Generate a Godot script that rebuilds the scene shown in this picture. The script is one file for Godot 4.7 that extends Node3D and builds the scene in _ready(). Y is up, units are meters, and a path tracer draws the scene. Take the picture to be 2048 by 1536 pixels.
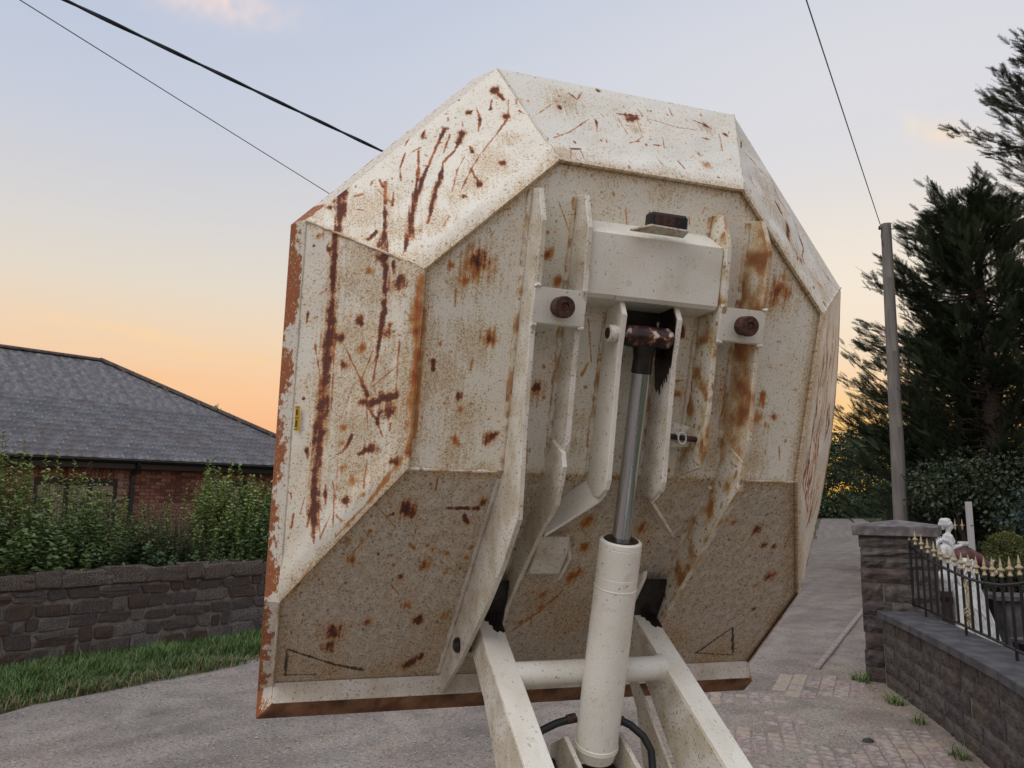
extends Node3D
# A rusty white dumper skip tipped up in a country lane at dusk.

const SKIP_RIGHT := Vector3(0.95299132, -0.01380041, -0.30268314)
const SKIP_UP := Vector3(0.01315292, 0.99990477, -0.00417755)
const SKIP_AWAY := Vector3(-0.30271197, 0.0, -0.95308209)
const EYE := Vector3(0, 1.65, 0)
var rng := RandomNumberGenerator.new()
var M := {}

# ---------------------------------------------------------------- mesh builder
class MB:
	var v := PackedVector3Array()
	var n := PackedVector3Array()
	var t := PackedVector2Array()
	var c := PackedColorArray()
	func tri(a: Vector3, b: Vector3, d: Vector3) -> void:
		var k := (d - a).cross(b - a).normalized()
		v.append(a); v.append(b); v.append(d)
		n.append(k); n.append(k); n.append(k)
	func face(a: Vector3, b: Vector3, d: Vector3, out: Vector3) -> void:
		if (d - a).cross(b - a).dot(out) < 0.0: tri(a, d, b)
		else: tri(a, b, d)
	func quad(a: Vector3, b: Vector3, d: Vector3, e: Vector3, out: Vector3) -> void:
		face(a, b, d, out); face(a, d, e, out)
	func trin(a: Vector3, b: Vector3, d: Vector3, na: Vector3, nb: Vector3, nd: Vector3) -> void:
		if (d - a).cross(b - a).dot(na + nb + nd) < 0.0:
			v.append(a); v.append(d); v.append(b); n.append(na); n.append(nd); n.append(nb)
		else:
			v.append(a); v.append(b); v.append(d); n.append(na); n.append(nb); n.append(nd)
	func box(lo: Vector3, hi: Vector3, b := 0.0, xf := Transform3D.IDENTITY) -> void:
		var m := (lo + hi) * 0.5
		var h := (hi - lo) * 0.5
		bevel(m, h, b, xf)
	# a box with chamfered edges
	func bevel(m: Vector3, h: Vector3, b: float, xf := Transform3D.IDENTITY) -> void:
		if b <= 0.0:
			for ax in 3:
				for s in [-1.0, 1.0]:
					var o := Vector3.ZERO; o[ax] = s
					var p := Vector3.ZERO; p[(ax + 1) % 3] = h[(ax + 1) % 3]
					var q := Vector3.ZERO; q[(ax + 2) % 3] = h[(ax + 2) % 3]
					var f := m + o * h[ax]
					quad(xf * (f - p - q), xf * (f + p - q), xf * (f + p + q), xf * (f - p + q), xf.basis * o)
			return
		var k := h - Vector3(b, b, b)
		for ax in 3:
			var i := (ax + 1) % 3
			var j := (ax + 2) % 3
			for s in [-1.0, 1.0]:
				var o := Vector3.ZERO; o[ax] = s
				var p := Vector3.ZERO; p[i] = k[i]
				var q := Vector3.ZERO; q[j] = k[j]
				var f := m + o * h[ax]
				quad(xf * (f - p - q), xf * (f + p - q), xf * (f + p + q), xf * (f - p + q), xf.basis * o)
			# edges along axis ax
			for si in [-1.0, 1.0]:
				for sj in [-1.0, 1.0]:
					var a1 := m; a1[i] += si * h[i]; a1[j] += sj * k[j]
					var a2 := m; a2[i] += si * k[i]; a2[j] += sj * h[j]
					var e := Vector3.ZERO; e[ax] = k[ax]
					var o2 := Vector3.ZERO; o2[i] = si; o2[j] = sj
					quad(xf * (a1 - e), xf * (a1 + e), xf * (a2 + e), xf * (a2 - e), xf.basis * o2)
		for sx in [-1.0, 1.0]:
			for sy in [-1.0, 1.0]:
				for sz in [-1.0, 1.0]:
					face(xf * (m + Vector3(sx * h.x, sy * k.y, sz * k.z)), xf * (m + Vector3(sx * k.x, sy * h.y, sz * k.z)), xf * (m + Vector3(sx * k.x, sy * k.y, sz * h.z)), xf.basis * Vector3(sx, sy, sz))
	# polygon (planar, 3-D points) pushed out along ext, edges chamfered by b
	func slab(pts: Array, ext: Vector3, b := 0.0) -> void:
		var e := ext.normalized()
		var u: Vector3 = (pts[1] - pts[0]).normalized()
		u = (u - e * u.dot(e)).normalized()
		var w := e.cross(u)
		var flat := PackedVector2Array()
		for p in pts: flat.append(Vector2((p - pts[0]).dot(u), (p - pts[0]).dot(w)))
		var area := 0.0
		var N := flat.size()
		for i in N: area += flat[i].cross(flat[(i + 1) % N])
		var sg := 1.0 if area > 0.0 else -1.0
		var idx := Geometry2D.triangulate_polygon(flat)
		var ins := []
		for i in N:
			var d0 := (flat[i] - flat[(i + N - 1) % N]).normalized()
			var d1 := (flat[(i + 1) % N] - flat[i]).normalized()
			var n0 := Vector2(-d0.y, d0.x) * sg
			var n1 := Vector2(-d1.y, d1.x) * sg
			var mm := (n0 + n1).normalized()
			mm *= b / maxf(0.35, mm.dot(n0))
			ins.append(pts[i] + u * mm.x + w * mm.y)
		for k in range(0, idx.size(), 3):
			face(ins[idx[k]], ins[idx[k + 1]], ins[idx[k + 2]], -e)
			face(ins[idx[k]] + ext, ins[idx[k + 1]] + ext, ins[idx[k + 2]] + ext, e)
		for i in N:
			var j := (i + 1) % N
			var d := flat[j] - flat[i]
			var o2 := Vector2(d.y, -d.x) * sg
			var o := u * o2.x + w * o2.y
			var p0: Vector3 = pts[i] + e * b
			var p1: Vector3 = pts[j] + e * b
			quad(p0, p1, pts[j] + ext - e * b, pts[i] + ext - e * b, o)
			if b > 0.0:
				quad(p0, p1, ins[j], ins[i], o.normalized() - e)
				quad(pts[i] + ext - e * b, pts[j] + ext - e * b, ins[j] + ext, ins[i] + ext, o.normalized() + e)
	# a turned shape along p0 -> p1: rings of [share of the length, radius]
	func turned(p0: Vector3, p1: Vector3, rings: Array, seg := 20, caps := true) -> void:
		var ax := (p1 - p0).normalized()
		var u := ax.cross(Vector3(0.31, 0.2, 0.93)).normalized()
		var w := ax.cross(u)
		for k in rings.size() - 1:
			var a: Vector3 = p0.lerp(p1, rings[k][0])
			var b: Vector3 = p0.lerp(p1, rings[k + 1][0])
			var ra: float = rings[k][1]
			var rb: float = rings[k + 1][1]
			var slope := ax * ((ra - rb) / maxf(1e-5, (b - a).length()))
			if (b - a).length() < 1e-5: slope = ax * (1.0 if ra > rb else -1.0) * 50.0
			for i in seg:
				var c0 := u * cos(TAU * i / seg) + w * sin(TAU * i / seg)
				var c1 := u * cos(TAU * (i + 1) / seg) + w * sin(TAU * (i + 1) / seg)
				var n0 := (c0 + slope).normalized()
				var n1 := (c1 + slope).normalized()
				trin(a + c0 * ra, a + c1 * ra, b + c1 * rb, n0, n1, n1)
				trin(a + c0 * ra, b + c1 * rb, b + c0 * rb, n0, n1, n0)
		if caps:
			for q in [[p0.lerp(p1, rings[0][0]), rings[0][1], -ax], [p0.lerp(p1, rings[-1][0]), rings[-1][1], ax]]:
				for i in seg:
					var c0 := u * cos(TAU * i / seg) + w * sin(TAU * i / seg)
					var c1 := u * cos(TAU * (i + 1) / seg) + w * sin(TAU * (i + 1) / seg)
					face(q[0], q[0] + c0 * q[1], q[0] + c1 * q[1], q[2])
	func rod(p0: Vector3, p1: Vector3, r0: float, r1 := -1.0, seg := 14, caps := true) -> void:
		turned(p0, p1, [[0.0, r0], [1.0, r0 if r1 < 0.0 else r1]], seg, caps)
	# a tube along points, radius a number or one for each point
	func tube(p: Array, r, seg := 8) -> void:
		var u := Vector3.ZERO
		var ring := []
		for i in p.size():
			var d: Vector3 = (p[mini(i + 1, p.size() - 1)] - p[maxi(i - 1, 0)]).normalized()
			if i == 0: u = d.cross(Vector3(0.3, 0.5, 0.8)).normalized()
			else: u = (u - d * u.dot(d)).normalized()
			var w := d.cross(u)
			var rr: float = r[i] if r is Array else r
			var q := []
			for k in seg:
				var o := u * cos(TAU * k / seg) + w * sin(TAU * k / seg)
				q.append([p[i] + o * rr, o])
			ring.append(q)
		for i in p.size() - 1:
			for k in seg:
				var a = ring[i][k]; var b = ring[i][(k + 1) % seg]; var d2 = ring[i + 1][(k + 1) % seg]; var e = ring[i + 1][k]
				trin(a[0], b[0], d2[0], a[1], b[1], d2[1]); trin(a[0], d2[0], e[0], a[1], d2[1], e[1])
		for k in range(1, seg - 1):
			face(ring[0][0][0], ring[0][k][0], ring[0][k + 1][0], p[0] - p[1])
			face(ring[-1][0][0], ring[-1][k][0], ring[-1][k + 1][0], p[-1] - p[-2])
	func mesh() -> ArrayMesh:
		var a := []
		a.resize(Mesh.ARRAY_MAX)
		a[Mesh.ARRAY_VERTEX] = v
		a[Mesh.ARRAY_NORMAL] = n
		if t.size() == v.size(): a[Mesh.ARRAY_TEX_UV] = t
		if c.size() == v.size(): a[Mesh.ARRAY_COLOR] = c
		var m := ArrayMesh.new()
		m.add_surface_from_arrays(Mesh.PRIMITIVE_TRIANGLES, a)
		return m
	# texture coordinates of the skip: its own width and height laid flat
	func flat_uv() -> void:
		t.resize(v.size())
		for i in v.size(): t[i] = Vector2((v[i].x + 0.8) / 1.6, (1.05 + 1.65 - v[i].y) / 1.7)

# ---------------------------------------------------------------- nodes
var used := {}
func numbered(called: String) -> String:
	var k: int = used.get(called, 0)
	used[called] = k + 1
	return called if k == 0 else "%s_%03d" % [called, k]
func obj(called: String, mesh: Mesh, material: Material, parent: Node = null) -> MeshInstance3D:
	var o := MeshInstance3D.new()
	o.mesh = mesh
	o.material_override = material
	if parent == null:
		o.name = numbered(called)
		add_child(o)
	else:
		o.name = called
		parent.add_child(o, true)
	return o
func put(called: String, b: MB, material: Material, parent: Node = null) -> MeshInstance3D:
	return obj(called, b.mesh(), material, parent)
func tag(o: Node, label: String, category: String, group := "", kind := "") -> void:
	if label: o.set_meta("label", label)
	if category: o.set_meta("category", category)
	if group: o.set_meta("group", group)
	if kind: o.set_meta("kind", kind)
func thing(called: String, label: String, category: String, at := Vector3.ZERO, turn := 0.0, group := "") -> Node3D:
	var o := Node3D.new()
	o.name = numbered(called)
	add_child(o)
	o.position = at
	o.rotation.y = turn
	tag(o, label, category, group)
	return o
func copies(called: String, mesh: Mesh, material: Material, xs: Array, cols: Array, parent: Node = null) -> MultiMeshInstance3D:
	var mm := MultiMesh.new()
	mm.transform_format = MultiMesh.TRANSFORM_3D
	mm.use_colors = cols.size() > 0
	mm.mesh = mesh
	mm.instance_count = xs.size()
	for i in xs.size():
		mm.set_instance_transform(i, xs[i])
		if cols.size() > 0: mm.set_instance_color(i, cols[i])
	var o := MultiMeshInstance3D.new()
	if parent: o.set_meta("kind", "stuff")
	o.multimesh = mm
	o.material_override = material
	if parent == null:
		o.name = numbered(called)
		add_child(o)
	else:
		o.name = called
		parent.add_child(o, true)
	return o

# ---------------------------------------------------------------- textures and materials
func rgb(r: float, g: float, b: float) -> Color: return Color(r / 255.0, g / 255.0, b / 255.0)
func noise_bytes(w: int, h: int, freq: float, sd: int, oct := 4, seamless := true, kind := FastNoiseLite.TYPE_SIMPLEX_SMOOTH) -> PackedByteArray:
	var f := FastNoiseLite.new()
	f.noise_type = kind
	f.seed = sd
	f.frequency = freq
	f.fractal_octaves = oct
	f.fractal_type = FastNoiseLite.FRACTAL_FBM if oct > 1 else FastNoiseLite.FRACTAL_NONE
	var im := f.get_seamless_image(w, h) if seamless else f.get_image(w, h)
	im.convert(Image.FORMAT_L8)
	return im.get_data()
func image_of(w: int, h: int, d: PackedByteArray, fmt := Image.FORMAT_RGB8) -> ImageTexture:
	var im := Image.create_from_data(w, h, false, fmt, d)
	im.generate_mipmaps()
	return ImageTexture.create_from_image(im)
# three tones mixed by coarse noise, grained by fine noise, with scattered specks
func mottled(size: int, tones: Array, coarse: float, fine: float, grain: float, sd: int, specks := [], oct := 4) -> ImageTexture:
	var a := noise_bytes(size, size, coarse, sd, oct)
	var b := noise_bytes(size, size, fine, sd + 7, 2)
	var d := PackedByteArray()
	d.resize(size * size * 3)
	var ramp := []
	for i in 256:
		var x := clampf((i / 255.0 - 0.22) / 0.56, 0.0, 0.9999) * (tones.size() - 1)
		ramp.append(tones[int(x)].lerp(tones[int(x) + 1], x - int(x)))
	for i in size * size:
		var k: Color = ramp[a[i]]
		var g := 255.0 * (1.0 + grain * (b[i] - 128) / 64.0)
		d[i * 3] = clampi(int(k.r * g), 0, 255)
		d[i * 3 + 1] = clampi(int(k.g * g), 0, 255)
		d[i * 3 + 2] = clampi(int(k.b * g), 0, 255)
	var rn := RandomNumberGenerator.new()
	rn.seed = sd
	for s in specks: # [count, least radius, most radius, colour, strength]
		for k in s[0]:
			var cx := rn.randi() % size
			var cy := rn.randi() % size
			var r := rn.randf_range(s[1], s[2])
			var st := rn.randf_range(0.9, 2.2)
			var an := rn.randf() * TAU
			var R := int(ceil(r * st))
			var ca := cos(an); var sa := sin(an)
			var c3: Color = s[3]
			var al: float = s[4] * rn.randf_range(0.5, 1.0)
			for y in range(-R, R + 1):
				for x in range(-R, R + 1):
					var px := (x * ca + y * sa) / st
					var py := (-x * sa + y * ca)
					var q := 1.0 - sqrt(px * px + py * py) / r
					if q <= 0.0: continue
					q = minf(1.0, q * 2.5) * al
					var o := (posmod(cy + y, size) * size + posmod(cx + x, size)) * 3
					d[o] = int(lerpf(d[o], c3.r * 255.0, q)); d[o + 1] = int(lerpf(d[o + 1], c3.g * 255.0, q)); d[o + 2] = int(lerpf(d[o + 2], c3.b * 255.0, q))
	return image_of(size, size, d)
func height_tex(size: int, freq: float, sd: int, oct := 4) -> ImageTexture:
	return image_of(size, size, noise_bytes(size, size, freq, sd, oct), Image.FORMAT_L8)
# a material laid on from three sides, its texture spanning so many metres
func tri_mat(tex: Texture2D, span: float, rough := 0.8, height: Texture2D = null, deep := 0.0, world := false, metal := 0.0, tint := Color.WHITE) -> StandardMaterial3D:
	var m := StandardMaterial3D.new()
	m.albedo_texture = tex
	m.albedo_color = tint
	m.roughness = rough
	m.metallic = metal
	m.uv1_triplanar = true
	m.uv1_world_triplanar = world
	m.uv1_scale = Vector3.ONE / span
	if height:
		m.heightmap_enabled = true
		m.heightmap_texture = height
		m.heightmap_scale = deep
	return m
func plain(c: Color, rough := 0.6, metal := 0.0) -> StandardMaterial3D:
	var m := StandardMaterial3D.new()
	m.albedo_color = c
	m.roughness = rough
	m.metallic = metal
	return m
func leafy(rough := 0.55, back := 0.35) -> StandardMaterial3D:
	var m := StandardMaterial3D.new()
	m.vertex_color_use_as_albedo = true
	m.albedo_color = Color.WHITE
	m.roughness = rough
	m.cull_mode = BaseMaterial3D.CULL_DISABLED
	m.backlight_enabled = true
	m.backlight = Color(back, back, back * 0.6)
	return m

# ---------------------------------------------------------------- sky: dusk gradient, glow where the sun went down, thin clouds
func make_sky() -> ImageTexture:
	var W := 1024
	var H := 512
	var stops := [[-90.0, Color8(250, 186, 128)], [0.0, Color8(249, 170, 114)], [4.0, Color8(252, 186, 135)], [7.5, Color8(250, 202, 157)], [11.0, Color8(241, 213, 181)], [14.7, Color8(228, 218, 203)], [18.5, Color8(216, 213, 211)], [21.5, Color8(208, 209, 215)], [25.0, Color8(198, 204, 219)], [32.0, Color8(185, 197, 219)], [45.0, Color8(180, 194, 220)], [90.0, Color8(176, 192, 221)]]
	var clouds := FastNoiseLite.new()
	clouds.seed = 5
	clouds.frequency = 0.9
	clouds.fractal_octaves = 4
	var im := Image.create(W, H, false, Image.FORMAT_RGBF)
	for y in H:
		var el := 90.0 - (y + 0.5) / H * 180.0
		var base := Color.WHITE
		for k in stops.size() - 1:
			if el >= stops[k][0] and el <= stops[k + 1][0]:
				base = stops[k][1].srgb_to_linear().lerp(stops[k + 1][1].srgb_to_linear(), (el - stops[k][0]) / (stops[k + 1][0] - stops[k][0]))
		for x in W:
			var az := wrapf((x + 0.5) / W * 360.0, -180.0, 180.0)
			var c := base
			var da := absf(wrapf(az - 27.0, -180.0, 180.0))
			# opposite the sunset the low sky is lilac rather than orange
			var opp := smoothstep(50.0, 150.0, da) * (1.0 - smoothstep(8.0, 30.0, maxf(el, 0.0)))
			c = c.lerp(Color8(214, 202, 214).srgb_to_linear(), opp)
			# round the sunset: yellow low down, creamy above
			var g := exp(-da * da / 460.0) * exp(-pow(maxf(el - 2.5, 0.0) / 7.6, 2.0))
			c = c.lerp(Color8(255, 190, 54).srgb_to_linear(), 0.95 * g)
			var g2 := exp(-da * da / 700.0) * exp(-pow((el - 15.0) / 9.0, 2.0))
			c = c.lerp(Color8(250, 236, 216).srgb_to_linear(), 0.8 * g2)
			var g3 := exp(-da * da / 1500.0) * exp(-pow((el - 29.0) / 10.0, 2.0))
			c = c.lerp(Color8(224, 223, 227).srgb_to_linear(), 0.8 * g3)
			for q in [[-23.0, 32.6, 5.0, 1.1, 0.6, Color8(250, 224, 214), 0.0], [-27.0, 10.9, 5.0, 0.35, 0.55, Color8(255, 214, 160), -0.1], [-20.0, 9.6, 6.0, 0.3, 0.4, Color8(255, 208, 150), -0.05], [30.8, 23.4, 1.7, 0.75, 0.6, Color8(255, 228, 190), -0.3], [28.6, 24.6, 0.5, 0.6, 0.35, Color8(255, 232, 200), -0.6], [-30.0, 8.0, 9.0, 0.4, 0.35, Color8(255, 190, 130), 0.0], [75.0, 17.0, 12.0, 1.5, 0.5, Color8(252, 222, 196), 0.0], [-95.0, 25.0, 16.0, 2.0, 0.5, Color8(236, 222, 226), 0.0], [160.0, 30.0, 18.0, 2.5, 0.5, Color8(232, 224, 232), 0.0]]:
				var dx: float = wrapf(az - q[0], -180.0, 180.0) / q[2]
				if absf(dx) > 2.4: continue
				var dy: float = (el - q[1] - q[6] * dx * q[2]) / q[3]
				var r2: float = dx * dx + dy * dy
				if r2 > 6.0: continue
				var nn := clampf(0.55 + 0.9 * clouds.get_noise_2d(az * 1.1, el * 4.0 + az * 0.4), 0.0, 1.2)
				c = c.lerp(q[5].srgb_to_linear(), clampf(exp(-r2) * nn * q[4] * 1.6, 0.0, 0.9))
			im.set_pixel(x, y, Color(c.r, c.g, c.b) / 1.1)
	return ImageTexture.create_from_image(im)

# ---------------------------------------------------------------- the skip's paint: cream enamel, rust marks traced where they are
const MARKS := [
	[0,-0.645,0.689,0.0097,-0.649,0.647,0.0132,-0.653,0.579,0.0078],
	[0,-0.657,0.568,0.0077,-0.656,0.503,0.0069,-0.653,0.4,0.0069],
	[0,-0.655,0.427,0.0092,-0.657,0.337,0.01,-0.657,0.264,0.0108,-0.659,0.191,0.0105,-0.661,0.098,0.0099,-0.662,0.041,0.0103,-0.659,-0.016,0.0112,-0.655,-0.1,0.0024],
	[2,-0.653,0.391,0.023,-0.655,0.282,0.0251,-0.655,0.135,0.0215],
	[0,-0.657,0.406,0.0027,-0.643,0.354,0.0023,-0.643,0.307,0.0031,-0.641,0.238,0.0019,-0.64,0.194,0.0015],
	[0,-0.683,0.34,0.0023,-0.667,0.265,0.0031,-0.665,0.209,0.002],
	[0,-0.671,0.03,0.002,-0.662,-0.008,0.006,-0.672,-0.066,0.0016],
	[0,-0.651,-0.015,0.002,-0.643,-0.091,0.002],
	[0,-0.64,0.03,0.002,-0.64,0.008,0.0047,-0.637,-0.011,0.0016],
	[0,-0.559,0.697,0.0028,-0.56,0.592,0.0042,-0.565,0.531,0.0056],
	[0,-0.563,0.512,0.0073,-0.556,0.47,0.0044,-0.552,0.388,0.004],
	[0,-0.554,0.414,0.0044,-0.555,0.345,0.0048,-0.56,0.293,0.0033,-0.563,0.25,0.0015],
	[0,-0.568,0.314,0.0018,-0.586,0.252,0.0011],
	[0,-0.522,0.327,0.0014,-0.52,0.227,0.0018],
	[0,-0.625,0.334,0.0008,-0.59,0.263,0.0019,-0.57,0.219,0.0056],
	[0,-0.49,0.775,0.0024,-0.495,0.694,0.0035,-0.506,0.608,0.006,-0.514,0.552,0.0085,-0.527,0.504,0.0015],
	[0,-0.434,0.832,0.0053,-0.453,0.785,0.0024,-0.472,0.729,0.0035,-0.487,0.689,0.0043,-0.502,0.63,0.0065],
	[0,-0.509,0.565,0.0115,-0.514,0.548,0.0074],
	[0,-0.399,0.817,0.0065,-0.416,0.77,0.0036,-0.441,0.74,0.0028,-0.452,0.689,0.005,-0.466,0.635,0.0061,-0.478,0.579,0.0022],
	[0,-0.399,0.748,0.0016,-0.416,0.712,0.0015,-0.429,0.654,0.0009],
	[0,-0.303,0.898,0.0016,-0.308,0.845,0.0028,-0.334,0.802,0.0016,-0.367,0.753,0.0012,-0.388,0.713,0.0019,-0.412,0.656,0.0009],
	[0,-0.39,0.714,0.0019,-0.376,0.666,0.006],
	[0,-0.367,0.888,0.0017,-0.362,0.851,0.0037,-0.367,0.817,0.0012],
	[0,-0.328,0.931,0.0092,-0.313,0.9,0.0033],
	[0,-0.382,0.875,0.007,-0.373,0.881,0.0021],
	[0,-0.336,0.904,0.0025,-0.34,0.878,0.0041],
	[0,-0.312,0.851,0.0069],
	[0,-0.517,0.774,0.0016,-0.529,0.732,0.002,-0.528,0.696,0.001],
	[1,-0.486,0.785,0.002,-0.505,0.773,0.0016],
	[0,-0.506,0.825,0.0046,-0.517,0.794,0.0016],
	[0,-0.481,0.817,0.0062,-0.475,0.836,0.0017],
	[0,-0.427,0.864,0.0025,-0.426,0.856,0.0025],
	[0,-0.398,0.852,0.0012,-0.397,0.837,0.0016],
	[0,-0.424,0.816,0.0028,-0.44,0.764,0.001],
	[0,-0.386,0.775,0.0028,-0.383,0.76,0.0039],
	[0,-0.542,0.667,0.001,-0.545,0.631,0.0038],
	[1,-0.607,0.668,0.004,-0.621,0.665,0.0024],
	[0,-0.618,0.629,0.0016,-0.602,0.625,0.0016],
	[0,-0.571,0.704,0.0028,-0.564,0.684,0.0036],
	[0,-0.577,0.567,0.0038,-0.593,0.549,0.0057],
	[0,-0.569,0.531,0.013],
	[0,-0.57,0.506,0.0118],
	[0,-0.329,0.722,0.0084],
	[0,-0.407,0.64,0.0052],
	[0,-0.545,0.705,0.0024],
	[0,-0.286,0.862,0.0024,-0.277,0.852,0.0012],
	[0,-0.402,0.915,0.0042],
	[2,-0.353,0.728,0.0442],
	[2,-0.313,0.784,0.0215],
	[2,-0.423,0.644,0.0244],
	[2,-0.465,0.582,0.0314],
	[2,-0.607,0.615,0.0505],
	[2,-0.54,0.568,0.0374],
	[0,-0.691,0.571,0.0074],
	[0,-0.674,0.64,0.0064],
	[0,-0.669,0.54,0.0046,-0.666,0.527,0.0019],
	[0,-0.699,0.552,0.0035],
	[2,-0.702,0.624,0.0181],
	[1,-0.586,0.48,0.0104],
	[0,-0.531,0.444,0.0116,-0.529,0.456,0.0054],
	[0,-0.547,0.491,0.0044,-0.541,0.468,0.0029],
	[0,-0.549,0.476,0.0022,-0.549,0.435,0.0029],
	[2,-0.619,0.479,0.049],
	[2,-0.568,0.437,0.0441],
	[2,-0.525,0.482,0.036],
	[0,-0.633,0.351,0.0107],
	[0,-0.599,0.384,0.0093,-0.592,0.373,0.0056],
	[1,-0.588,0.323,0.0112],
	[0,-0.545,0.344,0.0084,-0.54,0.364,0.0055],
	[0,-0.62,0.289,0.0087],
	[0,-0.586,0.205,0.0075,-0.569,0.206,0.0115,-0.547,0.207,0.0055],
	[0,-0.533,0.189,0.0161],
	[0,-0.538,0.214,0.011,-0.519,0.216,0.0065],
	[0,-0.568,0.194,0.0026,-0.55,0.168,0.0041,-0.536,0.132,0.0018],
	[0,-0.599,0.249,0.0011,-0.62,0.174,0.001],
	[1,-0.613,0.154,0.0088],
	[0,-0.556,0.111,0.012,-0.577,0.097,0.0038],
	[0,-0.594,0.137,0.0046,-0.611,0.101,0.0027,-0.621,0.097,0.0015],
	[1,-0.613,0.121,0.0077],
	[1,-0.61,0.068,0.0097],
	[0,-0.515,0.08,0.0092],
	[1,-0.588,0.04,0.0111],
	[0,-0.598,-0.003,0.0089],
	[1,-0.564,0.011,0.0053],
	[0,-0.562,0.086,0.0009,-0.565,0.024,0.0019],
	[0,-0.571,0.19,0.0011,-0.565,0.147,0.0011],
	[0,-0.627,0.041,0.0016,-0.617,0.001,0.0016],
	[0,-0.62,0.086,0.0015,-0.617,0.019,0.0012],
	[0,-0.621,0.012,0.0012,-0.619,-0.063,0.0016],
	[0,-0.625,-0.033,0.0016,-0.642,-0.084,0.0016],
	[1,-0.614,-0.037,0.0016,-0.602,-0.048,0.0031],
	[0,-0.524,0.16,0.0022,-0.525,0.146,0.0029],
	[0,-0.512,0.205,0.0033],
	[2,-0.511,0.306,0.0216,-0.509,0.202,0.0217,-0.507,0.096,0.0201],
	[2,-0.595,0.152,0.0569],
	[2,-0.573,0.294,0.0556],
	[2,-0.61,0.357,0.0564],
	[2,-0.575,0.233,0.0596],
	[2,-0.583,0.079,0.0571],
	[2,-0.599,0.031,0.0386],
	[2,-0.61,0.53,0.0376],
	[2,-0.57,0.638,0.0427],
	[2,-0.389,0.672,0.0378],
	[2,-0.423,0.274,0.0466],
	[2,-0.387,0.107,0.0366],
	[0,-0.704,0.389,0.0028,-0.702,0.411,0.0039],
	[0,-0.684,0.109,0.0048,-0.681,0.09,0.002],
	[0,-0.698,0.222,0.004],
	[0,-0.701,-0.036,0.0025,-0.704,-0.067,0.0041],
	[0,-0.711,0.01,0.0025,-0.709,-0.002,0.0016],
	[0,-0.678,0.018,0.0012,-0.688,-0.036,0.001],
	[0,-0.691,0.274,0.0016,-0.697,0.26,0.0012],
	[0,-0.694,0.326,0.0016],
	[0,-0.708,-0.091,0.0029],
	[1,-0.492,0.45,0.0078,-0.491,0.381,0.0106],
	[1,-0.495,0.406,0.0114,-0.494,0.355,0.0124,-0.488,0.293,0.0096,-0.489,0.259,0.0071],
	[1,-0.491,0.263,0.0082,-0.488,0.183,0.0072,-0.487,0.096,0.008],
	[1,-0.5,0.085,0.0073,-0.55,-0.001,0.0034,-0.611,-0.082,0.0024],
	[0,-0.682,0.398,0.0019],
	[2,-0.173,0.918,0.04],
	[0,-0.183,0.894,0.0058],
	[0,-0.153,0.952,0.0021,-0.133,0.935,0.0026,-0.114,0.966,0.0017],
	[0,-0.036,0.915,0.0017,-0.007,0.914,0.0056,0.021,0.917,0.0031],
	[0,-0.002,0.902,0.0116,0.012,0.909,0.0065],
	[1,-0.02,0.876,0.0038],
	[2,-0.006,0.865,0.0148],
	[0,-0.117,0.873,0.0017,-0.18,0.812,0.0016,-0.222,0.784,0.0019],
	[0,-0.101,0.88,0.0017,-0.099,0.871,0.0038,-0.105,0.835,0.0012],
	[0,0.175,0.935,0.0027,0.204,0.929,0.0046,0.223,0.923,0.0023],
	[0,0.208,0.966,0.0033],
	[0,0.255,0.909,0.006],
	[0,0.039,0.91,0.0009,0.116,0.895,0.0011,0.174,0.9,0.0009],
	[0,-0.192,0.753,0.0035,-0.167,0.761,0.0035],
	[0,0.061,0.849,0.0013,0.055,0.814,0.0017],
	[0,0.172,0.874,0.0022,0.197,0.875,0.0027],
	[0,0.146,0.815,0.0051],
	[1,0.153,0.778,0.0114],
	[0,-0.027,0.816,0.0025,-0.005,0.824,0.0021],
	[0,0.01,0.815,0.0033],
	[0,0.03,0.819,0.0017,0.044,0.82,0.0021],
	[0,0.08,0.779,0.0017,0.087,0.755,0.0029],
	[0,0.027,0.784,0.0012,0.028,0.747,0.0016],
	[0,0.119,0.972,0.0009,0.117,0.939,0.0027],
	[0,0.103,0.939,0.0036],
	[0,-0.101,0.807,0.004],
	[0,-0.173,0.782,0.0039],
	[0,-0.143,0.765,0.0023],
	[0,-0.065,0.988,0.0049],
	[0,0.023,0.94,0.0018,0.03,0.926,0.0013],
	[0,-0.035,0.9,0.0011,-0.03,0.841,0.0008],
	[0,0.168,0.742,0.0029],
	[2,0.209,0.918,0.0205],
	[2,-0.211,0.728,0.0284],
	[0,0.327,0.918,0.0057,0.301,0.884,0.0037],
	[0,0.322,0.881,0.0019,0.367,0.867,0.0033],
	[0,0.293,0.818,0.0013,0.3,0.759,0.0018],
	[0,0.427,0.776,0.0043,0.444,0.749,0.0061],
	[0,0.459,0.71,0.0118,0.409,0.647,0.0068],
	[0,0.519,0.74,0.0044,0.526,0.673,0.0034,0.496,0.616,0.0037],
	[0,0.458,0.648,0.0042,0.438,0.601,0.0027],
	[2,0.445,0.643,0.055],
	[0,0.468,0.611,0.0101],
	[0,0.496,0.544,0.0046],
	[0,0.526,0.506,0.0055,0.532,0.494,0.0041],
	[0,0.602,0.658,0.0025,0.655,0.622,0.0035,0.689,0.589,0.0025],
	[0,0.523,0.61,0.0028,0.568,0.568,0.0033],
	[0,0.435,0.845,0.0019,0.492,0.761,0.0024],
	[0,0.387,0.86,0.0019,0.417,0.848,0.0019],
	[2,0.558,0.555,0.0474],
	[0,-0.372,0.497,0.0187],
	[1,-0.375,0.492,0.0342],
	[2,-0.378,0.485,0.0593],
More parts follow.
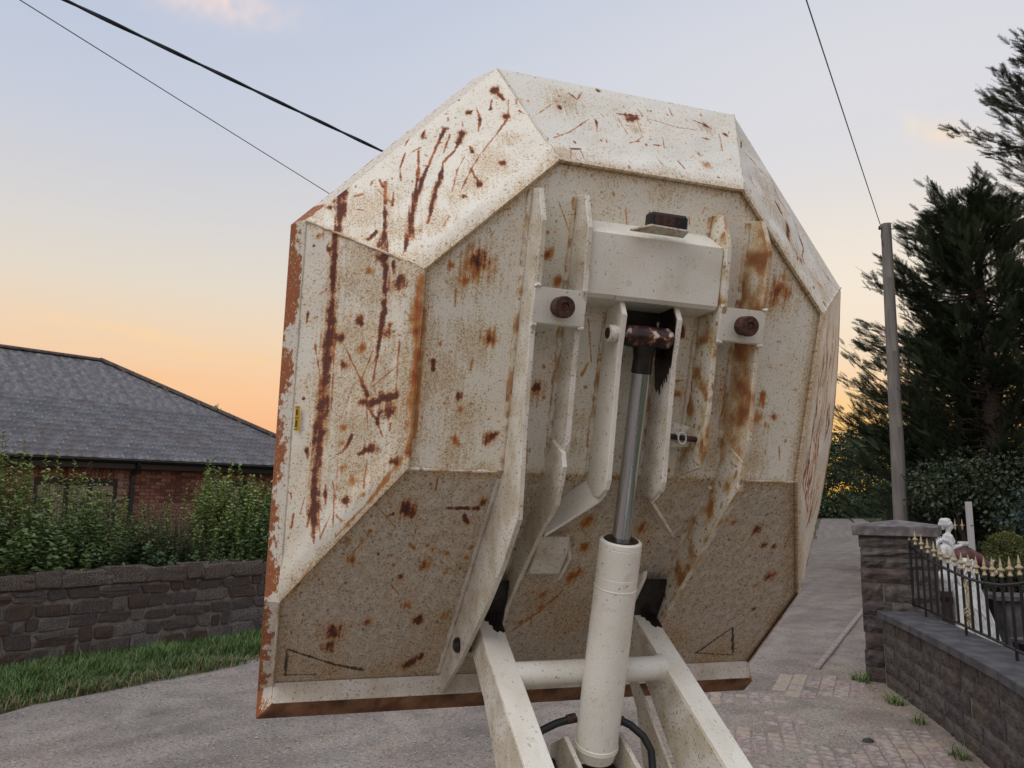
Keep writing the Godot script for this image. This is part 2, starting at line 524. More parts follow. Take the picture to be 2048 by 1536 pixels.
	[1,-0.401,0.458,0.0161],
	[2,-0.411,0.447,0.0304],
	[1,-0.416,0.437,0.0021,-0.415,0.403,0.0018],
	[1,-0.431,0.482,0.0089],
	[1,-0.226,0.525,0.0111,-0.218,0.537,0.0074],
	[1,-0.199,0.476,0.0104],
	[1,-0.23,0.572,0.0041],
	[0,-0.162,0.462,0.0075],
	[2,-0.206,0.697,0.0113],
	[0,-0.451,0.289,0.0054,-0.448,0.272,0.0046],
	[1,-0.366,0.299,0.0025,-0.368,0.278,0.004],
	[1,-0.334,0.345,0.0199],
	[0,-0.334,0.345,0.0072],
	[0,-0.388,0.22,0.0076],
	[1,-0.383,0.192,0.008],
	[0,-0.314,0.133,0.0111,-0.295,0.148,0.0063],
	[1,-0.315,0.138,0.0147],
	[1,-0.414,0.312,0.0032],
	[1,-0.44,0.326,0.0043],
	[1,-0.388,0.135,0.0091,-0.381,0.121,0.0073],
	[0,-0.222,0.245,0.0137],
	[1,-0.222,0.241,0.0204],
	[1,-0.205,0.295,0.0045],
	[1,-0.197,0.23,0.0037],
	[2,-0.375,0.171,0.0473],
	[2,-0.373,0.33,0.054],
	[1,-0.48,0.385,0.0078,-0.478,0.304,0.0071,-0.475,0.215,0.0061,-0.476,0.131,0.0054],
	[2,-0.467,0.356,0.0249,-0.473,0.236,0.0232,-0.47,0.131,0.0199],
	[1,-0.36,0.208,0.0036],
	[1,-0.319,0.178,0.0033],
	[1,-0.114,0.283,0.003,-0.103,0.308,0.0038],
	[1,-0.102,0.258,0.0042],
	[1,-0.113,0.403,0.0015,-0.095,0.314,0.0015],
	[1,0.13,0.258,0.0081],
	[0,0.118,0.401,0.01,0.122,0.387,0.006],
	[1,0.111,0.285,0.0036,0.141,0.289,0.002],
	[1,0.131,0.083,0.0045],
	[2,0.132,0.262,0.0323],
	[2,0.099,0.305,0.0239],
	[1,0.315,0.233,0.0128,0.318,0.186,0.0171,0.315,0.146,0.015],
	[2,0.309,0.185,0.0639],
	[2,0.255,0.254,0.0501],
	[2,0.253,0.123,0.0337],
	[2,0.281,0.295,0.042],
	[0,0.359,0.506,0.0163],
	[1,0.361,0.508,0.0344],
	[2,0.364,0.504,0.0559],
	[1,0.359,0.268,0.0108,0.36,0.248,0.0108],
	[1,0.356,0.218,0.0129],
	[1,0.38,0.199,0.0074],
	[1,0.398,0.22,0.0087],
	[1,0.448,0.287,0.0044],
	[2,0.358,0.115,0.0391],
	[1,0.442,0.165,0.004],
	[1,0.425,0.15,0.0022,0.433,0.118,0.0013],
	[3,0.033,0.461,0.0509],
	[3,0.016,0.433,0.0389],
	[3,0.064,0.333,0.0237],
	[3,0.074,0.356,0.0178],
	[2,-0.105,0.184,0.0229],
	[2,-0.119,0.127,0.023],
	[1,-0.082,0.129,0.0023,-0.081,0.185,0.0015],
	[2,0.387,0.758,0.0659],
	[2,0.037,0.706,0.0397],
	[2,-0.316,0.073,0.0167],
	[0,-0.415,0.05,0.0018,-0.413,0.024,0.0026],
	[0,-0.463,-0.02,0.0172],
	[1,-0.463,-0.02,0.023],
	[0,-0.376,-0.015,0.0035,-0.306,-0.014,0.0047],
	[0,-0.296,0,0.0085],
	[0,-0.334,-0.031,0.0039,-0.32,-0.047,0.0059],
	[0,-0.505,-0.036,0.0027,-0.495,-0.03,0.0038],
	[1,-0.501,0.018,0.0015,-0.511,-0.004,0.0011],
	[1,-0.581,-0.091,0.0071],
	[1,-0.551,-0.09,0.0067],
	[1,-0.537,-0.069,0.0039,-0.543,-0.08,0.0032],
	[1,-0.478,-0.127,0.0057],
	[1,-0.441,-0.1,0.004,-0.43,-0.11,0.0036],
	[1,-0.392,-0.152,0.0146],
	[0,-0.393,-0.156,0.0063],
	[1,-0.4,-0.102,0.0045],
	[1,-0.389,-0.083,0.0044],
	[1,-0.386,-0.112,0.0057],
	[1,-0.469,-0.151,0.0041],
	[0,-0.444,-0.182,0.0076],
	[1,-0.332,-0.159,0.0055,-0.341,-0.172,0.0042],
	[0,-0.582,-0.327,0.0205],
	[1,-0.582,-0.327,0.0273],
	[0,-0.589,-0.369,0.014],
	[1,-0.501,-0.303,0.0099],
	[0,-0.377,-0.299,0.0123],
	[1,-0.569,-0.137,0.0102],
	[1,-0.413,-0.258,0.0111],
	[1,-0.312,-0.289,0.0114],
	[0,-0.381,-0.442,0.0123,-0.342,-0.411,0.0097],
	[0,-0.508,-0.123,0.0041],
	[1,-0.348,-0.122,0.0049],
	[1,-0.298,-0.133,0.0054],
	[1,-0.293,-0.107,0.0062],
	[0,-0.542,-0.036,0.0027],
	[2,-0.673,-0.427,0.0576],
	[2,-0.584,-0.459,0.0539],
	[2,-0.448,-0.472,0.0497],
	[2,-0.362,-0.443,0.064],
	[2,-0.303,-0.314,0.0461],
	[2,-0.708,-0.302,0.0223],
	[2,-0.284,-0.15,0.0338],
	[4,-0.688,-0.373,0.0033,-0.66,-0.386,0.0028,-0.562,-0.427,0.0029,-0.488,-0.447,0.0044],
	[4,-0.688,-0.375,0.0037,-0.686,-0.453,0.0034],
	[4,-0.693,-0.452,0.0015,-0.606,-0.455,0.0012],
	[1,-0.054,-0.27,0.0084],
	[1,-0.005,-0.184,0.0202],
	[1,-0.063,-0.236,0.0101],
	[1,-0.076,-0.3,0.0071],
	[1,-0.094,-0.315,0.0071],
	[1,-0.106,-0.335,0.0024,-0.047,-0.275,0.0033,-0.012,-0.222,0.0037],
	[1,-0.002,-0.106,0.013],
	[2,-0.048,-0.25,0.0462],
	[2,0.031,-0.324,0.0631],
	[3,-0.174,-0.248,0.0249],
	[3,-0.22,-0.514,0.0155],
	[0,0.46,-0.056,0.0109],
	[1,0.379,-0.037,0.0069],
	[0,0.51,-0.097,0.0083],
	[0,0.546,-0.102,0.0074],
	[0,0.595,-0.186,0.0139],
	[1,0.569,-0.212,0.0062,0.563,-0.219,0.0026],
	[0,0.612,-0.29,0.0054],
	[1,0.381,-0.288,0.0066],
	[1,0.345,-0.194,0.0049],
	[4,0.512,-0.435,0.0045,0.546,-0.392,0.0028,0.579,-0.353,0.0027],
	[4,0.581,-0.352,0.0033,0.64,-0.441,0.0046],
	[4,0.504,-0.437,0.0017,0.649,-0.451,0.0014],
	[2,0.577,-0.46,0.063],
	[2,0.725,-0.454,0.0589],
	[2,0.718,-0.316,0.0391],
	[2,0.392,-0.392,0.0536],
	[1,0.128,-0.058,0.013],
	[0,0.164,-0.09,0.0036],
	[2,0.134,-0.106,0.0445],
	[3,0.275,-0.299,0.0301],
	[1,-0.025,-0.042,0.0167],
	[1,0.001,-0.184,0.0158,0.011,-0.174,0.0135],
	[2,0.594,-0.08,0.0223,0.709,-0.232,0.0243],
]
func skip_textures() -> Array:
	var W := 1024
	var H := 1088
	var px := W / 1.6
	var n1 := noise_bytes(W, H, 0.05, 11, 4, false)
	var n2 := noise_bytes(W, H, 0.35, 12, 2, false)
	var n3 := noise_bytes(W, H, 0.008, 13, 4, false)
	var fl := FastNoiseLite.new()
	fl.seed = 14
	fl.frequency = 0.16
	fl.fractal_octaves = 3
	var fim := fl.get_image(W, H / 14)
	fim.resize(W, H, Image.INTERPOLATE_CUBIC)
	fim.convert(Image.FORMAT_L8)
	var n4 := fim.get_data()   # fibres running down the panels
	var core := PackedFloat32Array(); core.resize(W * H)
	var stain := PackedFloat32Array(); stain.resize(W * H)
	var rust := PackedFloat32Array(); rust.resize(W * H)   # hard-edged rust
	var soft := PackedFloat32Array(); soft.resize(W * H)   # ochre staining
	var dark := PackedFloat32Array(); dark.resize(W * H)   # grease, grime and bare specks
	var rn := RandomNumberGenerator.new()
	rn.seed = 77
	var marks := MARKS.duplicate()
	# streaks running down the side panel that faces the sunset
	for k in 46:
		var a := rn.randf_range(0.53, 0.70)
		var b := rn.randf_range(-0.12, 0.5)
		var l := rn.randf_range(0.03, 0.2)
		b = maxf(b, 0.13 - (a - 0.485) * 1.3 + l)
		marks.append([0 if rn.randf() < 0.6 else 1, a, b, 0.0015, a + rn.randf_range(-0.01, 0.012), b - l * 0.5, rn.randf_range(0.002, 0.006), a + rn.randf_range(-0.012, 0.02), b - l, 0.001])
	# small scars on the panels
	for k in 150:
		var a := rn.randf_range(-0.72, 0.7)
		var b := rn.randf_range(-0.4, 0.95)
		var an := rn.randf_range(0.9, 2.2)
		var l := rn.randf_range(0.001, 0.014)
		marks.append([0 if rn.randf() < 0.5 else 1, a, b, rn.randf_range(0.0008, 0.0022), a + cos(an) * l, b + sin(an) * l, rn.randf_range(0.0006, 0.0016)])
	# fine scratches
	for k in 30:
		var a := rn.randf_range(-0.7, 0.7)
		var b := rn.randf_range(-0.4, 0.9)
		var an := rn.randf_range(0.6, 2.5)
		var l := rn.randf_range(0.02, 0.09)
		marks.append([1, a, b, 0.0008, a + cos(an) * l, b + sin(an) * l, 0.0008])
	# rust along the seams where the panels meet
	for s in [[-0.487, 0.466, -0.485, 0.065, 0.017, 1], [-0.485, 0.065, -0.715, -0.24, 0.006, 1], [-0.487, 0.466, -0.224, 0.714, 0.006, 1], [0.487, 0.466, 0.485, 0.065, 0.014, 1], [0.224, 0.714, 0.487, 0.466, 0.006, 1], [0.485, 0.065, 0.715, -0.24, 0.01, 1], [-0.719, 0.609, -0.487, 0.466, 0.004, 1], [-0.224, 0.714, 0.224, 0.714, 0.006, 1], [-0.485, 0.062, 0.485, 0.062, 0.004, 1]]:
		var len := Vector2(s[2] - s[0], s[3] - s[1]).length()
		marks.append([2, s[0], s[1], s[4] + 0.008, s[2], s[3], s[4] + 0.008])
		for k in int(len / 0.012):
			var f := rn.randf()
			var o := rn.randfn(0.0, s[4])
			marks.append([s[5], lerpf(s[0], s[2], f) + o, lerpf(s[1], s[3], f) + rn.randfn(0.0, 0.004), rn.randf_range(0.001, 0.0028)])
	for s in marks:
		var kd: int = s[0]
		var cnt: int = (s.size() - 1) / 3
		for k in maxi(1, cnt - 1):
			var o := 1 + k * 3
			var e := mini(o + 3, s.size() - 3)
			var ax: float = (s[o] + 0.8) * px
			var ay: float = (1.05 - s[o + 1]) * px
			var ar: float = maxf(0.9, s[o + 2] * px)
			var bx: float = (s[e] + 0.8) * px
			var by: float = (1.05 - s[e + 1]) * px
			var br: float = maxf(0.9, s[e + 2] * px)
			var m := maxf(ar, br) * 1.5 + 3.0
			var dx := bx - ax
			var dy := by - ay
			var l2 := maxf(1e-4, dx * dx + dy * dy)
			for y in range(maxi(0, int(minf(ay, by) - m)), mini(H - 1, int(maxf(ay, by) + m)) + 1):
				for x in range(maxi(0, int(minf(ax, bx) - m)), mini(W - 1, int(maxf(ax, bx) + m)) + 1):
					var f := clampf(((x - ax) * dx + (y - ay) * dy) / l2, 0.0, 1.0)
					var qx := x - ax - dx * f
					var qy := y - ay - dy * f
					var r := ar + (br - ar) * f
					var i := y * W + x
					var q := sqrt(qx * qx + qy * qy) / r + (n1[i] - 128) / 230.0 + (n2[i] - 128) / 300.0 + (n4[i] - 128) / 210.0
					if kd == 0:
						var g := clampf((1.05 - q) / maxf(0.42, 0.9 / r), 0.0, 1.0) * (0.72 + n2[i] / 460.0)
						if g > rust[i]: rust[i] = g
						if r > 2.2 and 1.0 - q > core[i]: core[i] = 1.0 - q
						if r > 3.0: stain[i] = maxf(stain[i], clampf((2.3 - q) * 0.35, 0.0, 0.45))
						var h := clampf((1.6 - q) * 0.6, 0.0, 0.32)
						if h > soft[i] and r > 3.0: soft[i] = h
					elif kd == 1:
						var g := clampf((1.15 - q) * 1.3, 0.0, 1.0) * (0.55 + n2[i] / 400.0)
						if g > soft[i]: soft[i] = g
						stain[i] = maxf(stain[i], clampf((1.9 - q) * 0.5, 0.0, 0.6))
						if q < 0.55 and r > 5.0: rust[i] = maxf(rust[i], (0.55 - q) * 1.6 * n2[i] / 128.0)
					elif kd == 2:
						# a dotted ochre stain; the dots themselves are set below
						var g := clampf((1.35 - q) * 1.1, 0.0, 1.0)
						if g > stain[i]: stain[i] = g
					elif kd == 3:
						var g := clampf((1.1 - q) * 2.2, 0.0, 1.0)
						if g > dark[i]: dark[i] = g
					else:
						var g := clampf((1.1 - q) * 2.0, 0.0, 1.0) * 0.85
						if g > dark[i]: dark[i] = g
	# specks: bare and rusty dots, thickest on the lower floor plate
	for k in 42000:
		var a := rn.randf_range(-0.76, 0.76)
		var b := rn.randf_range(-0.56, 1.0)
		var low := b < 0.065 and absf(a) < 0.485 + (0.065 - b) * 0.759
		var pick := rn.randf()
		var x0 := int((a + 0.8) * px)
		var y0 := int((1.05 - b) * px)
		var here := n3[y0 * W + x0] / 255.0
		if not low and pick > 0.10 + 0.9 * maxf(0.0, here - 0.45): continue
		var r := rn.randf_range(0.55, 1.2) if not low else rn.randf_range(0.6, 1.25)
		if rn.randf() < 0.03: r *= 2.0
		var st := rn.randf_range(1.0, 1.8)
		var an := rn.randf() * TAU
		var ca := cos(an); var sa := sin(an)
		var brown := rn.randf() < (0.25 if low else 0.75)
		var amount := rn.randf_range(0.35, 0.9)
		for y in range(-3, 4):
			for x in range(-3, 4):
				var ux := (x * ca + y * sa) / st
				var uy := -x * sa + y * ca
				var q := clampf((1.15 - sqrt(ux * ux + uy * uy) / r) * 1.6, 0.0, 1.0) * amount
				if q <= 0.0: continue
				var i := clampi(y0 + y, 0, H - 1) * W + clampi(x0 + x, 0, W - 1)
				if brown: soft[i] = maxf(soft[i], q)
				else: dark[i] = maxf(dark[i], q * (0.60 if low else 0.55))
	var d := PackedByteArray(); d.resize(W * H * 3)
	var ro := PackedByteArray(); ro.resize(W * H)
	for y in H:
		var b := 1.05 - y / px
		for x in W:
			var i := y * W + x
			var a := absf(x / px - 0.8)
			var low := b < 0.065 and a < 0.485 + (0.065 - b) * 0.759
			var k := n3[i] / 255.0
			var m := n1[i] / 255.0
			var f := n2[i] / 255.0
			var cr := 229.0; var cg := 225.0; var cb := 210.0
			# weathered, chalky patches in the enamel
			var dirt := clampf((k - 0.40) * 1.9 + (m - 0.5) * 0.6, 0.0, 1.0)
			var outer := b > 0.714 - maxf(0.0, a - 0.224) * 0.941
			if outer: dirt *= 0.45
			var tan := clampf(stain[i] * (0.35 + 0.65 * m) + dirt * 0.35, 0.0, 1.0)
			var dots := 0.018 + 0.05 * dirt + 0.30 * stain[i] * (0.4 + 0.6 * f)
			if low:
				# stone dust and grit stuck to the lower plate
				var gr := clampf(0.55 + (m - 0.5) * 0.8 + (f - 0.5) * 0.9, 0.2, 1.0)
				cr = lerpf(cr, 186.0, gr); cg = lerpf(cg, 172.0, gr); cb = lerpf(cb, 152.0, gr)
				dots += 0.06
			cr = lerpf(cr, 206.0, tan * 0.8); cg = lerpf(cg, 184.0, tan * 0.8); cb = lerpf(cb, 144.0, tan * 0.8)
			if rn.randf() < dots:
				var am := rn.randf_range(0.25, 0.85)
				cr = lerpf(cr, 124.0, am); cg = lerpf(cg, 84.0, am); cb = lerpf(cb, 50.0, am)
			var s := soft[i]
			if s > 0.0:
				var o := 0.35 + 0.65 * m
				cr = lerpf(cr, lerpf(146.0, 190.0, o), s); cg = lerpf(cg, lerpf(84.0, 124.0, o), s); cb = lerpf(cb, lerpf(38.0, 58.0, o), s)
			var r := rust[i]
			if r > 0.0:
				var o := clampf(1.05 - core[i] * 1.9 + (m - 0.5) * 1.3 + (f - 0.5) * 0.8, 0.0, 1.0)
				cr = lerpf(cr, lerpf(92.0, 172.0, o), r * 0.95); cg = lerpf(cg, lerpf(52.0, 96.0, o), r * 0.95); cb = lerpf(cb, lerpf(42.0, 54.0, o), r * 0.95)
			var g := dark[i]
			if g > 0.0:
				cr = lerpf(cr, 40.0, g * 0.92); cg = lerpf(cg, 34.0, g * 0.92); cb = lerpf(cb, 30.0, g * 0.92)
			var fine := 1.0 + (f - 0.5) * 0.12
			d[i * 3] = clampi(int(cr * fine), 0, 255); d[i * 3 + 1] = clampi(int(cg * fine), 0, 255); d[i * 3 + 2] = clampi(int(cb * fine), 0, 255)
			ro[i] = int(clampf((0.40 if not low else 0.7) + 0.2 * dirt + 0.5 * r + 0.35 * s, 0.0, 0.95) * 255.0)
	return [image_of(W, H, d), image_of(W, H, ro, Image.FORMAT_L8)]

func make_materials() -> void:
	var st := skip_textures()
	var sk := StandardMaterial3D.new()
	sk.albedo_texture = st[0]
	sk.roughness_texture = st[1]
	sk.roughness_texture_channel = BaseMaterial3D.TEXTURE_CHANNEL_GRAYSCALE
	sk.roughness = 1.0
	sk.texture_repeat = false
	M.skip = sk
	var cream := [rgb(217, 213, 197), rgb(227, 224, 211), rgb(231, 229, 218)]
	var fine_h := height_tex(256, 0.02, 31)
	M.paint = tri_mat(mottled(512, cream, 0.006, 0.2, 0.03, 1, [[300, 0.8, 1.6, rgb(66, 58, 50), 0.85], [26, 1.6, 3.0, rgb(86, 64, 46), 0.8], [60, 3.0, 9.0, rgb(196, 186, 164), 0.5]]), 0.5, 0.36)
	M.paint_specked = tri_mat(mottled(512, [rgb(198, 188, 166), rgb(214, 208, 192), rgb(226, 222, 210)], 0.008, 0.2, 0.05, 2, [[1700, 0.8, 1.9, rgb(80, 70, 60), 0.8], [160, 1.6, 3.0, rgb(110, 100, 88), 0.7], [70, 1.6, 4.0, rgb(140, 92, 54), 0.55]]), 0.5, 0.5)
	M.paint_rusty = tri_mat(mottled(512, [rgb(160, 112, 64), rgb(196, 170, 128), rgb(212, 204, 182), rgb(222, 217, 202), rgb(224, 220, 206)], 0.011, 0.2, 0.05, 3, [[1100, 0.9, 2.4, rgb(110, 66, 36), 0.85], [160, 2.5, 7.0, rgb(132, 76, 40), 0.75], [500, 0.9, 2.0, rgb(60, 50, 42), 0.7]]), 0.5, 0.5)
	var fw := 24
	var fh := 1024
	var fa := noise_bytes(fw, fh, 0.014, 51, 4, false)
	var fb := noise_bytes(fw, fh, 0.09, 52, 3, false)
	var fd := PackedByteArray(); fd.resize(fw * fh * 3)
	var fr := RandomNumberGenerator.new()
	fr.seed = 53
	for y in fh:
		var long := fa[y * fw] / 255.0
		var start := 1.15 if y < 215 else 0.86 - 0.85 * clampf((long - 0.3) * 2.2, 0.0, 1.0)
		for x in fw:
			var i := y * fw + x
			var amt := clampf((x / float(fw) - start) * 3.0 + (fb[i] - 128) / 90.0 + 0.35, 0.05, 0.97)
			var rusty := fr.randf() < amt
			var q := fb[(i * 7) % (fw * fh)] / 255.0
			var cc := Color8(216, 211, 197)
			if rusty: cc = Color8(128, 70, 42).lerp(Color8(176, 112, 66), q)
			else: cc = cc.lerp(Color8(186, 166, 132), clampf(amt * 1.1, 0.0, 1.0) * q)
			fd[i * 3] = int(cc.r * 255.0); fd[i * 3 + 1] = int(cc.g * 255.0); fd[i * 3 + 2] = int(cc.b * 255.0)
	M.flange = StandardMaterial3D.new()
	M.flange.albedo_texture = image_of(fw, fh, fd)
	M.flange.roughness = 0.65
	M.paint_heavy = tri_mat(mottled(512, [rgb(138, 90, 56), rgb(166, 122, 80), rgb(194, 166, 126), rgb(210, 198, 172), rgb(218, 211, 193)], 0.007, 0.25, 0.1, 30, [[5200, 0.7, 1.6, rgb(134, 82, 48), 0.75], [400, 0.9, 1.8, rgb(60, 48, 38), 0.7]]), 0.5, 0.6)
	M.lip_rust = tri_mat(mottled(512, [rgb(78, 54, 38), rgb(112, 76, 50), rgb(140, 98, 66), rgb(158, 122, 90)], 0.006, 0.25, 0.12, 5, [[700, 1.0, 3.0, rgb(60, 42, 32), 0.7], [300, 1.0, 2.5, rgb(176, 150, 120), 0.6]]), 0.3, 0.85)
	M.grease = tri_mat(mottled(256, [rgb(14, 12, 11), rgb(26, 22, 20), rgb(48, 36, 30)], 0.03, 0.2, 0.1, 6), 0.2, 0.35)
	M.boss = tri_mat(mottled(512, [rgb(16, 13, 13), rgb(24, 16, 15), rgb(74, 34, 24), rgb(38, 22, 20), rgb(120, 74, 52), rgb(206, 198, 182)], 0.01, 0.2, 0.1, 17), 0.2, 0.35)
	M.rubber = tri_mat(mottled(256, [rgb(22, 21, 21), rgb(34, 31, 29), rgb(52, 38, 30)], 0.02, 0.2, 0.12, 7), 0.1, 0.8)
	M.bump = tri_mat(mottled(256, [rgb(52, 34, 28), rgb(74, 48, 38), rgb(96, 62, 44)], 0.03, 0.2, 0.12, 8), 0.1, 0.85)
	M.chrome = plain(rgb(206, 207, 212), 0.2, 1.0)
	M.hose = plain(rgb(20, 21, 22), 0.5)
	M.steel_dark = tri_mat(mottled(256, [rgb(40, 30, 26), rgb(62, 46, 38), rgb(84, 60, 46)], 0.03, 0.2, 0.1, 9), 0.1, 0.6, null, 0.0, false, 0.3)
	M.tyre = plain(rgb(24, 24, 24), 0.9)
	M.chassis = plain(rgb(70, 68, 62), 0.6)
	# the place
	var st1 := mottled(512, [rgb(66, 58, 55), rgb(100, 92, 87), rgb(132, 124, 117), rgb(160, 153, 145)], 0.016, 0.15, 0.14, 21, [[700, 1.0, 4.0, rgb(46, 38, 35), 0.6], [260, 1.0, 3.5, rgb(150, 144, 136), 0.5]])
	var st2 := mottled(512, [rgb(54, 46, 44), rgb(84, 76, 72), rgb(114, 106, 101), rgb(144, 137, 130)], 0.018, 0.15, 0.14, 22, [[900, 1.0, 4.0, rgb(40, 33, 31), 0.7], [200, 1.0, 3.0, rgb(140, 134, 128), 0.5]])
	var rough_h := height_tex(512, 0.03, 23, 5)
	M.rubble = [tri_mat(st1, 0.6, 0.95, rough_h, 1.2), tri_mat(st2, 0.6, 0.95, rough_h, 1.2), tri_mat(st1, 0.5, 0.95, rough_h, 1.2, false, 0.0, rgb(214, 206, 204)), tri_mat(st2, 0.5, 0.95, rough_h, 1.2, false, 0.0, rgb(255, 234, 216))]
	M.mossy = tri_mat(mottled(512, [rgb(44, 31, 24), rgb(62, 46, 35), rgb(92, 76, 64), rgb(134, 125, 115), rgb(172, 166, 156)], 0.02, 0.15, 0.16, 24, [[900, 1.0, 4.5, rgb(44, 32, 25), 0.7], [240, 1.0, 4.0, rgb(166, 160, 148), 0.6]]), 0.5, 1.0, rough_h, 1.6)
	M.mortar = tri_mat(mottled(512, [rgb(98, 91, 84), rgb(120, 112, 104), rgb(134, 126, 118)], 0.01, 0.2, 0.1, 25, [[1400, 0.8, 2.0, rgb(74, 66, 60), 0.6]]), 0.7, 0.98, rough_h, 0.8)
	var sb := mottled(512, [rgb(54, 49, 46), rgb(70, 64, 60), rgb(84, 78, 73), rgb(98, 91, 85)], 0.01, 0.15, 0.1, 26, [[900, 0.8, 2.4, rgb(52, 45, 41), 0.6], [300, 0.8, 2.0, rgb(150, 140, 130), 0.5]])
	M.block = [tri_mat(sb, 0.7, 0.92, rough_h, 0.9), tri_mat(sb, 0.6, 0.92, rough_h, 0.9, false, 0.0, rgb(222, 218, 222)), tri_mat(sb, 0.6, 0.92, rough_h, 0.9, false, 0.0, rgb(255, 240, 222)), tri_mat(sb, 0.8, 0.92, rough_h, 0.9, false, 0.0, rgb(240, 226, 222))]
	M.block_mortar = tri_mat(mottled(256, [rgb(104, 96, 88), rgb(122, 114, 106)], 0.02, 0.2, 0.1, 27), 0.5, 0.95)
	M.coping = tri_mat(mottled(512, [rgb(60, 58, 59), rgb(72, 70, 71), rgb(84, 82, 82)], 0.008, 0.2, 0.06, 28, [[400, 0.8, 2.2, rgb(60, 58, 58), 0.5], [150, 0.8, 2.0, rgb(150, 148, 144), 0.5]]), 0.9, 0.85, fine_h, 0.3)
	M.cap = tri_mat(mottled(512, [rgb(82, 76, 76), rgb(100, 92, 92), rgb(124, 118, 116)], 0.01, 0.2, 0.08, 29, [[300, 1.0, 3.0, rgb(160, 154, 148), 0.5]]), 0.8, 0.9, fine_h, 0.4)
	var brick_t := mottled(512, [rgb(118, 84, 72), rgb(140, 101, 86), rgb(156, 118, 102)], 0.02, 0.2, 0.12, 32)
	M.brick = [tri_mat(brick_t, 0.8, 0.9), tri_mat(brick_t, 0.7, 0.9, null, 0.0, false, 0.0, rgb(214, 200, 196)), tri_mat(brick_t, 0.9, 0.9, null, 0.0, false, 0.0, rgb(190, 160, 156)), tri_mat(brick_t, 0.6, 0.9, null, 0.0, false, 0.0, rgb(255, 232, 214))]
	M.brick_mortar = plain(rgb(150, 132, 120), 0.95)
	M.brick_dark = plain(rgb(60, 48, 44), 0.9)
	var slate_t := mottled(512, [rgb(80, 77, 78), rgb(98, 95, 95), rgb(113, 110, 108), rgb(138, 133, 127)], 0.012, 0.2, 0.1, 33, [[240, 1.5, 5.0, rgb(130, 128, 122), 0.5], [200, 1.5, 4.0, rgb(66, 62, 62), 0.6]])
	M.slate = [tri_mat(slate_t, 1.1, 0.55), tri_mat(slate_t, 0.9, 0.5, null, 0.0, false, 0.0, rgb(218, 216, 218)), tri_mat(slate_t, 1.3, 0.6, null, 0.0, false, 0.0, rgb(235, 226, 222)), tri_mat(slate_t, 1.0, 0.45, null, 0.0, false, 0.0, rgb(255, 255, 255))]
	M.roof_under = plain(rgb(34, 34, 38), 0.95)
	M.ridge = tri_mat(mottled(256, [rgb(62, 56, 54), rgb(84, 76, 70), rgb(102, 94, 84)], 0.02, 0.2, 0.12, 34), 0.6, 0.95)
	M.gutter = plain(rgb(22, 23, 27), 0.4)
	M.pipe = plain(rgb(30, 40, 46), 0.4)
	M.wframe = plain(rgb(36, 24, 25), 0.5)
	M.glass = plain(rgb(60, 66, 74), 0.06, 0.0)
	M.glass.metallic_specular = 0.9
	M.curtain = plain(rgb(150, 156, 160), 0.9)
	M.lane = tri_mat(mottled(1024, [rgb(126, 117, 109), rgb(138, 128, 119), rgb(148, 138, 128)], 0.003, 0.3, 0.16, 35, [[6000, 1.0, 2.4, rgb(78, 73, 69), 0.75], [4200, 1.0, 2.6, rgb(190, 184, 176), 0.65], [1500, 2.4, 5.5, rgb(92, 87, 84), 0.75], [1300, 2.4, 5.0, rgb(178, 172, 163), 0.7], [260, 4.0, 8.0, rgb(104, 98, 95), 0.7]]), 2.0, 0.95, height_tex(512, 0.11, 36, 3), 1.0, true)
	M.lane.vertex_color_use_as_albedo = true
	M.soil = tri_mat(mottled(512, [rgb(62, 50, 38), rgb(86, 72, 56), rgb(112, 98, 80)], 0.02, 0.25, 0.15, 37, [[1200, 0.8, 2.0, rgb(150, 134, 104), 0.5]]), 1.0, 1.0, rough_h, 1.5, true)
	M.field = tri_mat(mottled(512, [rgb(56, 64, 38), rgb(70, 76, 44), rgb(84, 86, 54)], 0.02, 0.25, 0.15, 38), 3.0, 1.0, null, 0.0, true)
	M.pea_gravel = tri_mat(mottled(1024, [rgb(92, 84, 88), rgb(110, 102, 106), rgb(124, 116, 118)], 0.02, 0.3, 0.2, 39, [[5000, 2.0, 4.5, rgb(146, 138, 142), 0.7], [5000, 2.0, 4.5, rgb(70, 62, 68), 0.7], [1500, 2.0, 4.0, rgb(128, 92, 96), 0.6], [900, 2.0, 3.6, rgb(198, 194, 192), 0.6]]), 1.4, 0.9, height_tex(512, 0.09, 40, 2), 1.6, true)
	M.sett = [tri_mat(mottled(256, [rgb(132, 118, 110), rgb(154, 140, 130), rgb(168, 155, 144)], 0.02, 0.25, 0.14, 41, [[300, 0.8, 2.0, rgb(96, 88, 84), 0.6]]), 0.4, 0.95), tri_mat(mottled(256, [rgb(126, 108, 102), rgb(146, 128, 120), rgb(158, 141, 132)], 0.02, 0.25, 0.14, 42, [[300, 0.8, 2.0, rgb(96, 84, 80), 0.6]]), 0.4, 0.95), tri_mat(mottled(256, [rgb(148, 132, 116), rgb(166, 150, 132)], 0.02, 0.25, 0.12, 43), 0.4, 0.95)]
	M.kerb = tri_mat(mottled(256, [rgb(128, 116, 108), rgb(150, 138, 128)], 0.02, 0.25, 0.12, 44), 0.5, 0.95)
	var wood := noise_bytes(512, 512, 0.01, 45, 4)
	var wd := PackedByteArray(); wd.resize(512 * 512 * 3)
	for y in 512:
		for x in 512:
			var g := wood[(y / 10 % 512) * 512 + x] * 0.6 + wood[((y / 3) % 512) * 512 + (x * 5) % 512] * 0.4
			var k := lerpf(0.62, 1.2, g / 255.0)
			var o := (y * 512 + x) * 3
			wd[o] = int(122 * k); wd[o + 1] = int(117 * k); wd[o + 2] = int(111 * k)
	M.pole = tri_mat(image_of(512, 512, wd), 1.6, 0.95)
